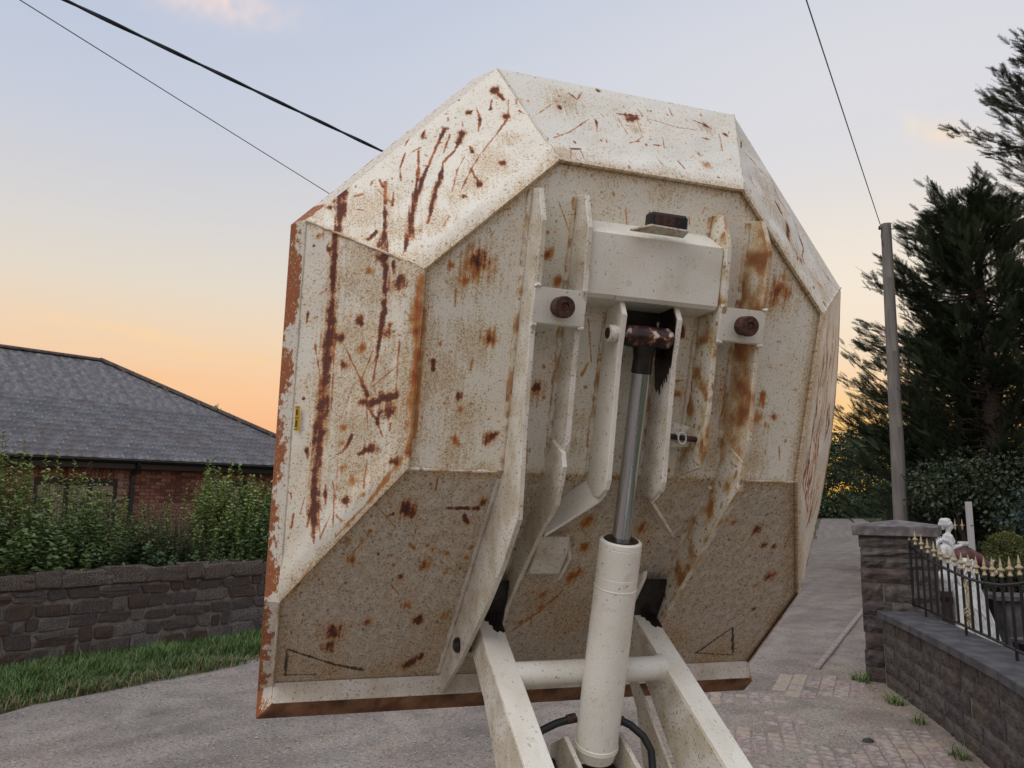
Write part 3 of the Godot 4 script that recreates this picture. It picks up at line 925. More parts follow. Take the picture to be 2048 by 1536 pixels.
	M.black_cable = plain(rgb(44, 49, 58), 0.6)
	M.grey_wire = plain(rgb(128, 136, 138), 0.6)
	M.iron = plain(rgb(9, 11, 14), 0.5)
	M.gold = plain(rgb(168, 154, 122), 0.5, 0.3)
	M.statue = tri_mat(mottled(256, [rgb(168, 170, 166), rgb(196, 198, 194), rgb(208, 209, 205)], 0.02, 0.2, 0.06, 46), 0.4, 0.7)
	M.brown_coat = tri_mat(mottled(256, [rgb(52, 24, 20), rgb(76, 36, 30), rgb(92, 48, 40)], 0.02, 0.2, 0.08, 47), 0.4, 0.4)
	M.pale_coat = plain(rgb(178, 160, 154), 0.5)
	M.timber = tri_mat(mottled(256, [rgb(58, 54, 54), rgb(78, 74, 74), rgb(94, 90, 90)], 0.02, 0.25, 0.1, 48), 0.6, 0.8)
	M.white_wood = plain(rgb(172, 170, 166), 0.7)
	M.bark = tri_mat(mottled(256, [rgb(44, 36, 30), rgb(66, 56, 48), rgb(84, 72, 62)], 0.03, 0.2, 0.15, 49), 0.6, 1.0)
	M.leaf = leafy()
	M.needle = leafy(0.8, 0.15)
	M.blade = leafy(0.6, 0.3)
	M.pebble = plain(Color.WHITE, 0.9)
	M.pebble.vertex_color_use_as_albedo = true
	M.sticker = plain(rgb(206, 166, 36), 0.5)
	M.print = plain(rgb(40, 34, 18), 0.6)

# ---------------------------------------------------------------- the dumper: coordinates are metres across, up and away in its own frame
func D(a: float, v: float, w: float) -> Vector3: return Vector3(a, v + 1.65, 1.2 - w)
func profile(x: float, pts: Array) -> Array:
	var r := []
	for p in pts: r.append(D(x, p[0], p[1]))
	return r
var dent := FastNoiseLite.new()
# a pressed sheet between four corners, bent along its welded edges, dented, 6 mm thick
func sheet(c00: Vector3, c10: Vector3, c11: Vector3, c01: Vector3, edges: Array, toward: Vector3, bulge := 0.0, dents := 0.004) -> MB:
	var N := 36
	var nrm := (c10 - c00).cross(c01 - c00).normalized()
	if nrm.length() < 0.5: nrm = (c11 - c10).cross(c01 - c00).normalized()
	if nrm.dot(toward) < 0.0: nrm = -nrm
	var p := []
	for i in N + 1:
		for j in N + 1:
			var s := float(i) / N
			var t := float(j) / N
			var q := c00.lerp(c10, s).lerp(c01.lerp(c11, s), t)
			var near := 9.0
			for e in edges: near = minf(near, Geometry3D.get_closest_point_to_segment(q, e[0], e[1]).distance_to(q))
			var border := minf(minf(s, 1.0 - s), minf(t, 1.0 - t))
			var o := 0.006 * maxf(0.0, 1.0 - absf(near - 0.034) / 0.034) + dents * dent.get_noise_3dv(q * 9.0) * minf(1.0, border * 8.0) + dents * 0.5 * dent.get_noise_3dv(q * 26.0 + Vector3(5, 0, 0)) * minf(1.0, border * 8.0)
			q += nrm * o
			q.x += bulge * sin(PI * clampf(s, 0.0, 1.0)) * t
			p.append(q)
	var nn := []
	for i in N + 1:
		for j in N + 1:
			var du: Vector3 = p[mini(i + 1, N) * (N + 1) + j] - p[maxi(i - 1, 0) * (N + 1) + j]
			var dv: Vector3 = p[i * (N + 1) + mini(j + 1, N)] - p[i * (N + 1) + maxi(j - 1, 0)]
			var k := du.cross(dv).normalized()
			if k.length() < 0.5: k = nrm
			nn.append(k if k.dot(nrm) > 0.0 else -k)
	var b := MB.new()
	for i in N:
		for j in N:
			var q := [i * (N + 1) + j, (i + 1) * (N + 1) + j, (i + 1) * (N + 1) + j + 1, i * (N + 1) + j + 1]
			b.trin(p[q[0]], p[q[1]], p[q[2]], nn[q[0]], nn[q[1]], nn[q[2]])
			b.trin(p[q[0]], p[q[2]], p[q[3]], nn[q[0]], nn[q[2]], nn[q[3]])
			var k := -nrm * 0.006
			b.trin(p[q[0]] + k, p[q[1]] + k, p[q[2]] + k, -nn[q[0]], -nn[q[1]], -nn[q[2]])
			b.trin(p[q[0]] + k, p[q[2]] + k, p[q[3]] + k, -nn[q[0]], -nn[q[2]], -nn[q[3]])
	for i in N:
		for e in [[i, 0, i + 1, 0], [i, N, i + 1, N], [0, i, 0, i + 1], [N, i, N, i + 1]]:
			var a: Vector3 = p[e[0] * (N + 1) + e[1]]
			var d: Vector3 = p[e[2] * (N + 1) + e[3]]
			if a.distance_to(d) > 1e-5: b.quad(a, d, d - nrm * 0.006, a - nrm * 0.006, (a + d) * 0.5 - (c00 + c10 + c11 + c01) * 0.25)
	b.flat_uv()
	return b
func bead(called: String, a: Vector3, d: Vector3, r: float, m: Material, parent: Node) -> void:
	var b := MB.new()
	var pts := []
	var n := maxi(3, int(a.distance_to(d) / 0.012))
	var rs := []
	for i in n + 1:
		pts.append(a.lerp(d, float(i) / n) + Vector3(rng.randf_range(-1, 1), rng.randf_range(-1, 1), rng.randf_range(-1, 1)) * r * 0.22)
		rs.append(r * rng.randf_range(0.8, 1.25))
	b.tube(pts, rs, 6)
	put(called, b, m, parent)

func make_dumper() -> void:
	dent.seed = 3
	dent.frequency = 0.35
	dent.fractal_octaves = 3
	var t := thing("skip_dumper", "rusty cream dumper with its octagonal skip tipped up high", "dumper")
	t.transform = Transform3D(Basis(SKIP_RIGHT, SKIP_UP, -SKIP_AWAY), EYE + SKIP_RIGHT * 0.76838 - SKIP_UP * 1.65 + SKIP_AWAY * 1.2)
	var skip := Node3D.new()
	skip.name = "skip"
	t.add_child(skip)
	skip.set_meta("label", "tipped octagonal steel skip, cream paint streaked with rust")
	var face_us := Vector3(0, 0, 1)
	# floor plates, set a finger behind the edges of the side panels
	var rec := 0.012
	var b := MB.new()
	b.slab([D(-0.236, 0.726, 1.427 + rec), D(-0.50, 0.470, 1.499 + rec), D(-0.50, 0.0652, 1.612 + rec), D(0.50, 0.0652, 1.612 + rec), D(0.50, 0.470, 1.499 + rec), D(0.236, 0.726, 1.427 + rec)], Vector3(0, -0.0017, -0.006))
	b.flat_uv()
	put("floor_plate", b, M.skip, skip)
	b = MB.new()
	b.slab([D(-0.50, 0.0652, 1.6125 + rec), D(-0.722, -0.235, 1.921 + rec), D(-0.714, -0.4842, 2.176 + rec), D(0.714, -0.4842, 2.176 + rec), D(0.722, -0.235, 1.921 + rec), D(0.50, 0.0652, 1.6125 + rec)], Vector3(0, -0.0045, -0.0045))
	b.flat_uv()
	put("floor_plate", b, M.skip, skip)
	# side panels
	for s in [-1.0, 1.0]:
		var J := D(s * 0.487, 0.4665, 1.4994)
		var I := D(s * 0.485, 0.0652, 1.612)
		var Hh := D(s * 0.718, -0.242, 1.925)
		var RU := D(s * 0.719, 0.609, 1.703)
		var A := D(s * 0.2241, 0.7141, 1.430)
		var RT := D(s * 0.3162, 0.9971, 1.598)
		var out := Vector3(s, 0, 0.6)
		put("side_panel", sheet(J, I, Hh, RU, [[J, I], [I, Hh]], out, 0.036 if s > 0.0 else 0.0, 0.010 if s > 0.0 else 0.008), M.skip, skip)
		put("corner_panel", sheet(A, J, RU, RT, [[A, J]], out + Vector3(0, 1, 0), 0.0, 0.015 if s > 0.0 else 0.008), M.skip, skip)
		bead("weld_seam", J, RU, 0.0028, M.paint_rusty, skip)
		bead("weld_seam", A, RT, 0.0028, M.paint_specked, skip)
		# turned-out rim
		var rim := [RT, RU, Hh, D(s * 0.714, -0.484, 2.176), D(s * 0.7135, -0.5233, 2.167)]
		var rim_out := [D(s * 0.36, 0.99, 1.645), D(s * 0.751, 0.606, 1.733), D(s * 0.751, -0.243, 1.955), D(s * 0.7505, -0.50, 2.21), D(s * 0.7502, -0.573, 2.219)]
		if s > 0.0:
			# the rim bellies with the dented panel
			rim = [RT, RU]; rim_out = [D(0.36, 0.99, 1.645), D(0.746, 0.606, 1.733)]
			for k in range(1, 8):
				var f := k / 8.0
				rim.append(RU.lerp(Hh, f) + Vector3(0.036 * sin(PI * f), 0, 0))
				rim_out.append(D(0.746, 0.606, 1.733).lerp(D(0.748, -0.243, 1.955), f) + Vector3(0.036 * sin(PI * f), 0, 0))
			rim.append_array([Hh, D(0.714, -0.484, 2.176), D(0.7135, -0.5233, 2.167)])
			rim_out.append_array([D(0.748, -0.243, 1.955), D(0.735, -0.49, 2.20), D(0.738, -0.535, 2.195)])
		b = MB.new()
		for k in rim.size() - 1:
			var nn: Vector3 = (rim[k + 1] - rim[k]).cross(rim_out[k] - rim[k]).normalized()
			if nn.z < 0.0: nn = -nn
			var th := nn * -0.008
			b.quad(rim[k], rim[k + 1], rim_out[k + 1], rim_out[k], nn)
			b.quad(rim[k] + th, rim[k + 1] + th, rim_out[k + 1] + th, rim_out[k] + th, -nn)
			b.quad(rim_out[k], rim_out[k + 1], rim_out[k + 1] + th, rim_out[k] + th, Vector3(s, 0.3, 0))
		var cum := [0.0]
		for k in rim.size() - 1: cum.append(cum[k] + rim[k].distance_to(rim[k + 1]))
		b.t.resize(b.v.size())
		for i in b.v.size():
			var best := 9.0
			for k in rim.size():
				var d0: float = b.v[i].distance_to(rim[k])
				var d1: float = b.v[i].distance_to(rim_out[k])
				if d0 < best: best = d0; b.t[i] = Vector2(0.0, cum[k] / 2.4)
				if d1 < best: best = d1; b.t[i] = Vector2(1.0, cum[k] / 2.4)
		put("rim_flange", b, M.flange, skip)
		if s < 0.0:
			bead("weld_seam", RU, Hh, 0.0032, M.paint_specked, skip)
			bead("weld_seam", Hh, D(-0.714, -0.484, 2.176), 0.003, M.paint_rusty, skip)
			# back of the rim, seen past the upper corner
			b = MB.new()
			b.slab([D(-0.36, 0.99, 1.645), D(-0.751, 0.606, 1.733), D(-0.73, 0.59, 1.76), D(-0.345, 0.97, 1.67)], Vector3(0, 0, -0.012))
			put("rim_return", b, M.paint_specked, skip)
	put("top_panel", sheet(D(-0.2241, 0.7141, 1.430), D(0.2241, 0.7141, 1.430), D(0.3162, 0.9971, 1.598), D(-0.3162, 0.9971, 1.598), [[D(-0.2241, 0.7141, 1.430), D(0.2241, 0.7141, 1.430)]], Vector3(0, 1, 1), 0.0, 0.010), M.skip, skip)
	bead("weld_seam", D(-0.485, 0.0652, 1.614 + rec), D(-0.29, 0.0652, 1.614 + rec), 0.004, M.paint_rusty, skip)
	bead("weld_seam", D(0.275, 0.0652, 1.614 + rec), D(0.485, 0.0652, 1.614 + rec), 0.004, M.paint_rusty, skip)
	# pouring lip: painted strip and the bare wear bar below it
	b = MB.new()
	b.slab([D(-0.713, -0.476, 2.176), D(-0.713, -0.5233, 2.162), D(-0.713, -0.53, 2.186), D(-0.713, -0.492, 2.20)], Vector3(1.426, 0, 0), 0.003)
	put("lip_strip", b, M.paint_specked, skip)
	b = MB.new()
	b.slab([D(-0.75, -0.575, 2.219), D(-0.712, -0.5235, 2.163), D(0.712, -0.5235, 2.163), D(0.738, -0.54, 2.185), D(0.728, -0.575, 2.219)], (D(0, -0.548, 2.24) - D(0, -0.575, 2.219)), 0.003)
	put("wear_bar", b, M.lip_rust, skip)
	# long ribs: a pair on either side carries the lift arms
	var base_top := [[0.656, 1.466], [0.0652, 1.632]]
	var left_outer := [[0.640, 1.417], [0.563, 1.395], [0.434, 1.424], [0.400, 1.447], [0.147, 1.494], [0.046, 1.504], [-0.035, 1.515], [-0.133, 1.611], [-0.237, 1.737], [-0.409, 1.975], [-0.506, 2.137], [-0.524, 2.172], [-0.505, 2.21]]
	var right_outer := [[0.640, 1.417], [0.563, 1.395], [0.434, 1.424], [0.400, 1.447], [0.151, 1.490], [0.107, 1.511], [0.085, 1.535], [0.07, 1.63]]
	var inner := [[0.640, 1.417], [0.563, 1.398], [0.432, 1.422], [0.36, 1.462], [0.122, 1.512], [0.085, 1.535], [0.07, 1.63]]
	for q in [[-0.273, left_outer, true], [0.261, right_outer, false], [-0.171, inner, false], [0.159, inner, false]]:
		var poly: Array = [base_top[0]]
		poly.append_array(q[1])
		if q[2]: poly.append(base_top[1])
		b = MB.new()
		b.slab(profile(q[0], poly), Vector3(0.012, 0, 0), 0.0015)
		put("rib", b, M.paint_heavy if q[0] > 0.2 else (M.paint_rusty if q[0] > 0.0 else M.paint_specked), skip)
		var e0: float = q[0]
		bead("weld_seam", D(e0 - 0.003, 0.65, 1.461), D(e0 - 0.003, 0.07, 1.623), 0.0075, M.paint_rusty, skip)
	b = MB.new()
	b.slab(profile(-0.178, [[0.137, 1.573], [0.106, 1.514], [0.075, 1.507], [-0.005, 1.548], [-0.065, 1.644], [-0.183, 1.795], [-0.26, 1.885], [-0.33, 1.95], [-0.36, 2.055], [0.05, 1.645]]), Vector3(0.011, 0, 0), 0.0015)
	put("gusset", b, M.paint_specked, skip)
	b = MB.new()
	b.slab(profile(0.258, [[0.138, 1.556], [0.104, 1.512], [0.037, 1.532], [-0.042, 1.616], [-0.171, 1.756], [-0.293, 1.886], [-0.345, 1.96], [-0.36, 2.055], [0.05, 1.645]]), Vector3(0.014, 0, 0), 0.0015)
	put("gusset", b, M.paint_rusty, skip)
	b = MB.new()
	b.slab(profile(0.160, [[-0.165, 1.80], [-0.185, 1.808], [-0.25, 1.868], [-0.33, 1.95], [-0.36, 2.055], [-0.19, 1.88]]), Vector3(0.011, 0, 0), 0.0015)
	put("pivot_lug", b, M.paint, skip)
	bead("weld_seam", D(0.256, 0.05, 1.640), D(0.256, -0.33, 2.030), 0.007, M.paint_rusty, skip)
	bead("weld_seam", D(-0.277, 0.05, 1.640), D(-0.277, -0.46, 2.164), 0.007, M.paint_specked, skip)
	# ram channel: two inner ribs with a slanted closing plate each
	for s in [-1.0, 1.0]:
		b = MB.new()
		b.slab(profile(s * 0.066 - 0.006, [[0.434, 1.458], [0.398, 1.442], [0.306, 1.470], [0.052, 1.519], [0.031, 1.530], [0.014, 1.567], [0.03, 1.645], [0.0652, 1.632], [0.434, 1.525]]), Vector3(0.012, 0, 0), 0.0015)
		put("ram_rib", b, M.paint if s < 0.0 else M.paint_specked, skip)
		bead("weld_seam", D(s * 0.066 - 0.009, 0.42, 1.526), D(s * 0.066 - 0.009, 0.07, 1.623), 0.006, M.paint_rusty, skip)
		b = MB.new()
		b.slab([D(s * 0.064, 0.028, 1.535), D(s * 0.066, 0.010, 1.572), D(s * 0.162, -0.067, 1.648), D(s * 0.160, -0.03, 1.735), D(s * 0.07, 0.055, 1.632)], Vector3(0, -0.008, -0.004), 0.001)
		put("closing_plate", b, M.paint if s < 0.0 else M.paint_rusty, skip)
		if s > 0.0:
			b = MB.new()
			b.slab(profile(0.0585, [[0.432, 1.463], [0.400, 1.448], [0.34, 1.463], [0.305, 1.472], [0.297, 1.477], [0.303, 1.481], [0.284, 1.485], [0.292, 1.490], [0.270, 1.493], [0.285, 1.498], [0.268, 1.502], [0.280, 1.507], [0.258, 1.511], [0.272, 1.516], [0.262, 1.522], [0.244, 1.527], [0.262, 1.533], [0.252, 1.541], [0.268, 1.548], [0.34, 1.545], [0.43, 1.520]]), Vector3(0.0014, 0, 0))
			put("grease_smear", b, M.grease, skip)
			b = MB.new()
			b.slab([D(-0.058, 0.428, 1.517), D(0.058, 0.428, 1.517), D(0.058, 0.34, 1.5455), D(0.03, 0.318, 1.5515), D(0.01, 0.35, 1.5425), D(-0.03, 0.36, 1.5395), D(-0.058, 0.375, 1.5355)], Vector3(0, -0.0006, -0.002))
			put("grease_smear", b, M.grease, skip)
		# stop plate with its rubber buffer
		b = MB.new()
		var x0: float = s * 0.2165
		b.slab([D(x0 - 0.0577, 0.434, 1.4255), D(x0 + 0.0577, 0.434, 1.4255), D(x0 + 0.0577, 0.364, 1.4455), D(x0 - 0.0577, 0.364, 1.4455)], Vector3(0, -0.0027, -0.0095), 0.0015)
		put("stop_plate", b, M.paint, skip)
		b = MB.new()
		b.turned(D(x0, 0.398, 1.437), D(x0, 0.390, 1.405), [[0.0, 0.021], [0.55, 0.0215], [0.6, 0.0225], [0.92, 0.0225], [1.0, 0.021], [1.0, 0.010], [0.9, 0.0085]], 28)
		put("rubber_buffer", b, M.bump, skip)
		for k in 4:
			b = MB.new()
			var wx: float = x0 + (-0.0577 if k < 2 else 0.0577)
			bead("weld_seam", D(wx, 0.436 if k % 2 == 0 else 0.36, 1.424 if k % 2 == 0 else 1.4485), D(wx + 0.012 * (1 if k < 2 else -1), 0.436 if k % 2 == 0 else 0.36, 1.426 if k % 2 == 0 else 1.4505), 0.004, M.paint, skip)
	# box cross member with its buffer block
	b = MB.new()
	b.slab([D(-0.1595, 0.560, 1.4095), D(-0.1595, 0.436, 1.4365), D(-0.1595, 0.429, 1.445), D(-0.1595, 0.430, 1.53), D(-0.1595, 0.612, 1.475)], Vector3(0.318, 0, 0), 0.004)
	put("cross_member", b, M.paint, skip)
	b = MB.new()
	b.slab([D(-0.075, 0.568, 1.402), D(0.052, 0.568, 1.402), D(0.05, 0.572, 1.375), D(-0.04, 0.573, 1.372)], Vector3(0, 0.004, 0.001), 0.0006)
	put("buffer_shelf", b, M.paint_rusty, skip)
	b = MB.new()
	var bl := Transform3D(Basis(Vector3(1, 0, 0), 0.2), D(0.004, 0.592, 1.388))
	b.bevel(Vector3.ZERO, Vector3(0.044, 0.0165, 0.017), 0.006, bl)
	put("buffer_block", b, M.rubber, skip)
	b = MB.new()
	b.bevel(Vector3(-0.012, 0, 0.0162), Vector3(0.024, 0.010, 0.0014), 0.001, bl)
	put("buffer_core", b, M.bump, skip)
	# small bracket on the lower plate and the latch pin in its lug
	b = MB.new()
	b.slab(profile(-0.15, [[-0.072, 1.762], [-0.078, 1.728], [-0.118, 1.742], [-0.168, 1.795], [-0.178, 1.872]]), Vector3(0.08, 0, 0), 0.003)
	put("bracket", b, M.paint_specked, skip)
	b = MB.new()
	b.slab([D(-0.078, -0.072, 1.735), D(-0.06, -0.13, 1.76), D(-0.058, -0.185, 1.835), D(-0.058, -0.20, 1.88), D(-0.07, -0.09, 1.77)], Vector3(0.007, 0, 0), 0.001)
	put("bracket", b, M.paint, skip)
	b = MB.new()
	b.slab([D(0.085, 0.192, 1.545), D(0.145, 0.180, 1.545), D(0.158, 0.155, 1.552), D(0.150, 0.135, 1.56), D(0.085, 0.132, 1.56)], Vector3(0, -0.002, -0.008), 0.001)
	put("latch_lug", b, M.paint_rusty, skip)
	b = MB.new()
	b.rod(D(0.075, 0.155, 1.535), D(0.158, 0.150, 1.54), 0.0065)
	put("latch_pin", b, M.steel_dark, skip)
	b = MB.new()
	var ringp := []
	for k in 15: ringp.append(D(0.115 + 0.010 * cos(TAU * k / 14.0), 0.150 + 0.013 * sin(TAU * k / 14.0), 1.526))
	b.tube(ringp, 0.002, 6)
	b.tube([D(0.105, 0.155, 1.526), D(0.095, 0.165, 1.524), D(0.09, 0.16, 1.526), D(0.08, 0.168, 1.53)], 0.002, 6)
	put("latch_clip", b, M.statue, skip)
	# warning sticker on the side panel
	b = MB.new()
	b.slab([D(-0.7135, 0.2035, 1.789), D(-0.7045, 0.2035, 1.781), D(-0.7025, 0.149, 1.7945), D(-0.7125, 0.150, 1.8035)], Vector3(-0.0008, 0, 0.0008))
	put("warning_sticker", b, M.sticker, skip)
	b = MB.new()
	for q in [[0.2015, 0.2005], [0.178, 0.1765], [0.152, 0.1508]]:
		b.slab([D(-0.7140, q[0], 1.7868 + (0.2 - q[0]) * 0.26), D(-0.7062, q[0], 1.7795 + (0.2 - q[0]) * 0.26), D(-0.7062, q[1], 1.7795 + (0.2 - q[1]) * 0.26), D(-0.7140, q[1], 1.7868 + (0.2 - q[1]) * 0.26)], Vector3(-0.0006, 0, 0.0006))
	for q in [[0.196, 0.183], [0.172, 0.157]]:
		b.slab([D(-0.7112, q[0], 1.7848 + (0.2 - q[0]) * 0.26), D(-0.7092, q[0], 1.7828 + (0.2 - q[0]) * 0.26), D(-0.7092, q[1], 1.7828 + (0.2 - q[1]) * 0.26), D(-0.7112, q[1], 1.7848 + (0.2 - q[1]) * 0.26)], Vector3(-0.0006, 0, 0.0006))
	put("sticker_print", b, M.print, skip)
	# pivot bosses where the arms meet the skip
	for s in [-1.0, 1.0]:
		b = MB.new()
		b.turned(D(s * 0.286, -0.360, 1.970), D(s * 0.155, -0.360, 1.970), [[0.0, 0.013], [0.04, 0.019], [0.95, 0.019], [1.0, 0.015]], 20)
		put("pivot_pin", b, M.grease, skip)
		b = MB.new()
		b.slab(profile(s * 0.216 - 0.043, [[-0.19, 1.855], [-0.235, 1.87], [-0.30, 1.915], [-0.345, 1.99], [-0.30, 1.975], [-0.2, 1.88]]), Vector3(0.086, 0, 0), 0.004)
		put("grease_smear", b, M.grease, skip)
	# lift arms
	for s in [-1.0, 1.0]:
		b = MB.new()
		b.slab(profile(s * 0.215 - 0.03, [[-0.288, 1.912], [-1.13, 0.455], [-1.28, 0.455], [-0.62, 1.68], [-0.465, 1.828], [-0.372, 1.955], [-0.33, 1.972]]), Vector3(0.06, 0, 0), 0.007)
		var arm := put("lift_arm", b, M.paint_specked, t)
		b = MB.new()
		b.slab([D(s * 0.215 - 0.030, -0.2895, 1.9121), D(s * 0.215 + 0.030, -0.2895, 1.9121), D(s * 0.215 + 0.030, -1.1315, 0.4551), D(s * 0.215 - 0.030, -1.1315, 0.4551)], Vector3(0, 0.0035, 0.002), 0.0015)
		put("top_face", b, M.paint, arm)
		b = MB.new()
		var gp := []
		for q in [[-0.004, 0.0], [0.031, 0.0], [0.031, 0.052], [0.027, 0.058], [0.018, 0.05], [0.011, 0.056], [0.003, 0.044], [0.004, 0.03], [-0.004, 0.026], [-0.002, 0.014], [-0.012, 0.012], [-0.01, 0.004]]:
			gp.append(D(s * 0.215 + q[0], -0.2895 - q[1] * 0.5, 1.9121 - q[1] * 0.866) + Vector3(0, 0.0036, 0.0021))
		b.slab(gp, Vector3(0, 0.0012, 0.0007))
		put("grease_smear", b, M.grease, arm)
		b = MB.new()
		b.slab(profile(s * 0.168 - 0.004, [[-0.375, 1.95], [-0.508, 1.852], [-0.640, 1.815], [-1.0, 1.70], [-1.02, 1.30], [-0.62, 1.66], [-0.47, 1.82]]), Vector3(0.008, 0, 0), 0.001)
		put("stiffener", b, M.paint_specked, arm)
	b = MB.new()
	b.rod(D(-0.19, -0.393, 1.765), D(0.19, -0.393, 1.765), 0.0285, -1.0, 28)
	b.turned(D(0.17, -0.393, 1.765), D(0.19, -0.393, 1.765), [[0.0, 0.0285], [0.8, 0.034], [1.0, 0.034]], 28)
	put("cross_tube", b, M.paint, t)
	# hydraulic ram
	var ra := D(0, 0.36, 1.478)
	var rb := D(0, -0.640, 1.7547)
	var ram := Node3D.new()
	ram.name = "hydraulic_ram"
	t.add_child(ram)
	b = MB.new()
	b.turned(D(-0.054, 0.36, 1.470), D(0.054, 0.36, 1.470), [[0.0, 0.020], [0.06, 0.0235], [0.94, 0.0235], [1.0, 0.020]], 28)
	put("rod_eye", b, M.boss, ram)
	b = MB.new()
	b.turned(D(-0.092, 0.362, 1.473), D(-0.058, 0.362, 1.473), [[0.0, 0.012], [0.0, 0.018], [0.75, 0.019], [1.0, 0.015]], 20)
	put("pin_end", b, M.paint_specked, ram)
	b = MB.new()
	b.turned(D(-0.0935, 0.362, 1.473), D(-0.09, 0.362, 1.473), [[0.0, 0.012], [1.0, 0.012]], 20)
	put("pin_face", b, M.rubber, ram)
	b = MB.new()
	b.turned(ra.lerp(rb, 0.015), ra.lerp(rb, 0.075), [[0.0, 0.026], [0.35, 0.0225], [0.5, 0.0215], [0.95, 0.0225], [1.0, 0.0222]], 24)
	put("rod_neck", b, M.grease, ram)
	b = MB.new()
	b.rod(ra.lerp(rb, 0.07), ra.lerp(rb, 0.46), 0.0206, -1.0, 36)
	put("piston_rod", b, M.chrome, ram)
	b = MB.new()
	b.turned(ra.lerp(rb, 0.437), ra.lerp(rb, 0.935), [[0.0, 0.021], [0.0, 0.043], [0.006, 0.0472], [0.024, 0.0478], [0.026, 0.0468], [0.03, 0.0478], [0.155, 0.0478], [0.157, 0.0472], [0.159, 0.048], [0.205, 0.048], [0.207, 0.0488], [0.211, 0.0488], [0.213, 0.048], [0.93, 0.049], [0.932, 0.0505], [0.95, 0.051], [0.955, 0.049], [1.0, 0.043]], 40)
	put("barrel", b, M.paint, ram)
	b = MB.new()
	b.turned(ra.lerp(rb, 0.434), ra.lerp(rb, 0.4372), [[0.0, 0.0212], [0.3, 0.036], [1.0, 0.040]], 32)
	put("gland", b, M.grease, ram)
	b = MB.new()
	b.turned(D(-0.055, -0.640, 1.762), D(0.055, -0.640, 1.762), [[0.0, 0.04], [1.0, 0.04]], 28)
	put("base_eye", b, M.grease, ram)
	for s in [-1.0, 1.0]:
		b = MB.new()
		b.slab(profile(s * 0.068 - 0.006, [[-0.530, 1.745], [-0.60, 1.60], [-1.06, 1.15], [-1.16, 1.25], [-1.16, 1.62], [-0.66, 1.85], [-0.57, 1.83]]), Vector3(0.012, 0, 0), 0.0015)
		put("ram_bracket", b, M.paint_specked, t)
	b = MB.new()
	b.turned(D(-0.112, -0.62, 1.80), D(-0.06, -0.62, 1.80), [[0.0, 0.012], [0.0, 0.021], [0.5, 0.021], [0.5, 0.027], [0.65, 0.027], [0.65, 0.018], [1.0, 0.018]], 22)
	b.rod(D(-0.104, -0.60, 1.80), D(-0.104, -0.565, 1.815), 0.003)
	put("bracket_bolt", b, M.steel_dark, t)
	b = MB.new()
	b.tube([D(-0.044, -0.490, 1.745), D(-0.09, -0.500, 1.748), D(-0.13, -0.512, 1.742), D(-0.17, -0.54, 1.72), D(-0.185, -0.62, 1.66), D(-0.16, -0.8, 1.5), D(-0.1, -1.0, 1.3)], 0.0088, 12)
	put("hydraulic_hose", b, M.hose, t)
	b = MB.new()
	b.tube([D(0.042, -0.488, 1.71), D(0.07, -0.50, 1.695), D(0.095, -0.522, 1.68), D(0.108, -0.55, 1.667), D(0.109, -0.60, 1.66), D(0.106, -0.75, 1.60), D(0.1, -1.0, 1.4)], 0.0088, 12)
	put("hydraulic_hose", b, M.hose, t)
	b = MB.new()
	b.rod(D(-0.045, -0.49, 1.745), D(-0.066, -0.4935, 1.747), 0.011)
	b.rod(D(0.042, -0.488, 1.712), D(0.055, -0.494, 1.704), 0.011)
	put("hose_fitting", b, M.steel_dark, t)
	# chassis, axles and wheels below the frame of the photograph
	b = MB.new()
	b.box(D(-0.28, -1.36, 1.75), D(0.28, -1.14, 0.2), 0.01)
	b.box(D(-0.30, -1.40, 0.55), D(-0.16, -1.05, 0.35), 0.01)
	b.box(D(0.16, -1.40, 0.55), D(0.30, -1.05, 0.35), 0.01)
	put("chassis", b, M.chassis, t)
	b = MB.new()
	b.box(D(-0.36, -1.20, 0.15), D(0.36, -0.78, -0.85), 0.04)
	put("engine_cover", b, M.paint, t)
	b = MB.new()
	b.bevel(D(0, -0.72, -0.25), Vector3(0.22, 0.055, 0.2), 0.03)
	b.bevel(D(0, -0.55, -0.45), Vector3(0.22, 0.16, 0.04), 0.03)
	put("seat", b, M.rubber, t)
	for w in [1.25, -0.55]:
		b = MB.new()
		b.rod(D(-0.5, -1.28, w), D(0.5, -1.28, w), 0.06)
		put("axle", b, M.chassis, t)
		for s in [-1.0, 1.0]:
			var wh := Node3D.new()
			wh.name = "wheel"
			t.add_child(wh, true)
			b = MB.new()
			b.turned(D(s * 0.42, -1.28, w), D(s * 0.66, -1.28, w), [[0.0, 0.2], [0.0, 0.32], [0.12, 0.365], [0.88, 0.365], [1.0, 0.32], [1.0, 0.2]], 36)
			for k in 22:
				var an := TAU * k / 22.0
				var x2 := Transform3D(Basis(Vector3(1, 0, 0), an), D(s * 0.54, -1.28, w))
				b.bevel(Vector3(0.05 if k % 2 == 0 else -0.05, 0.362, 0), Vector3(0.06, 0.008, 0.018), 0.0, x2)
			put("tyre", b, M.tyre, wh)
			b = MB.new()
			b.turned(D(s * 0.50, -1.28, w), D(s * 0.64, -1.28, w), [[0.0, 0.2], [0.8, 0.19], [0.8, 0.12], [0.6, 0.11], [0.6, 0.05], [1.0, 0.04]], 28)
			put("rim", b, M.paint, wh)

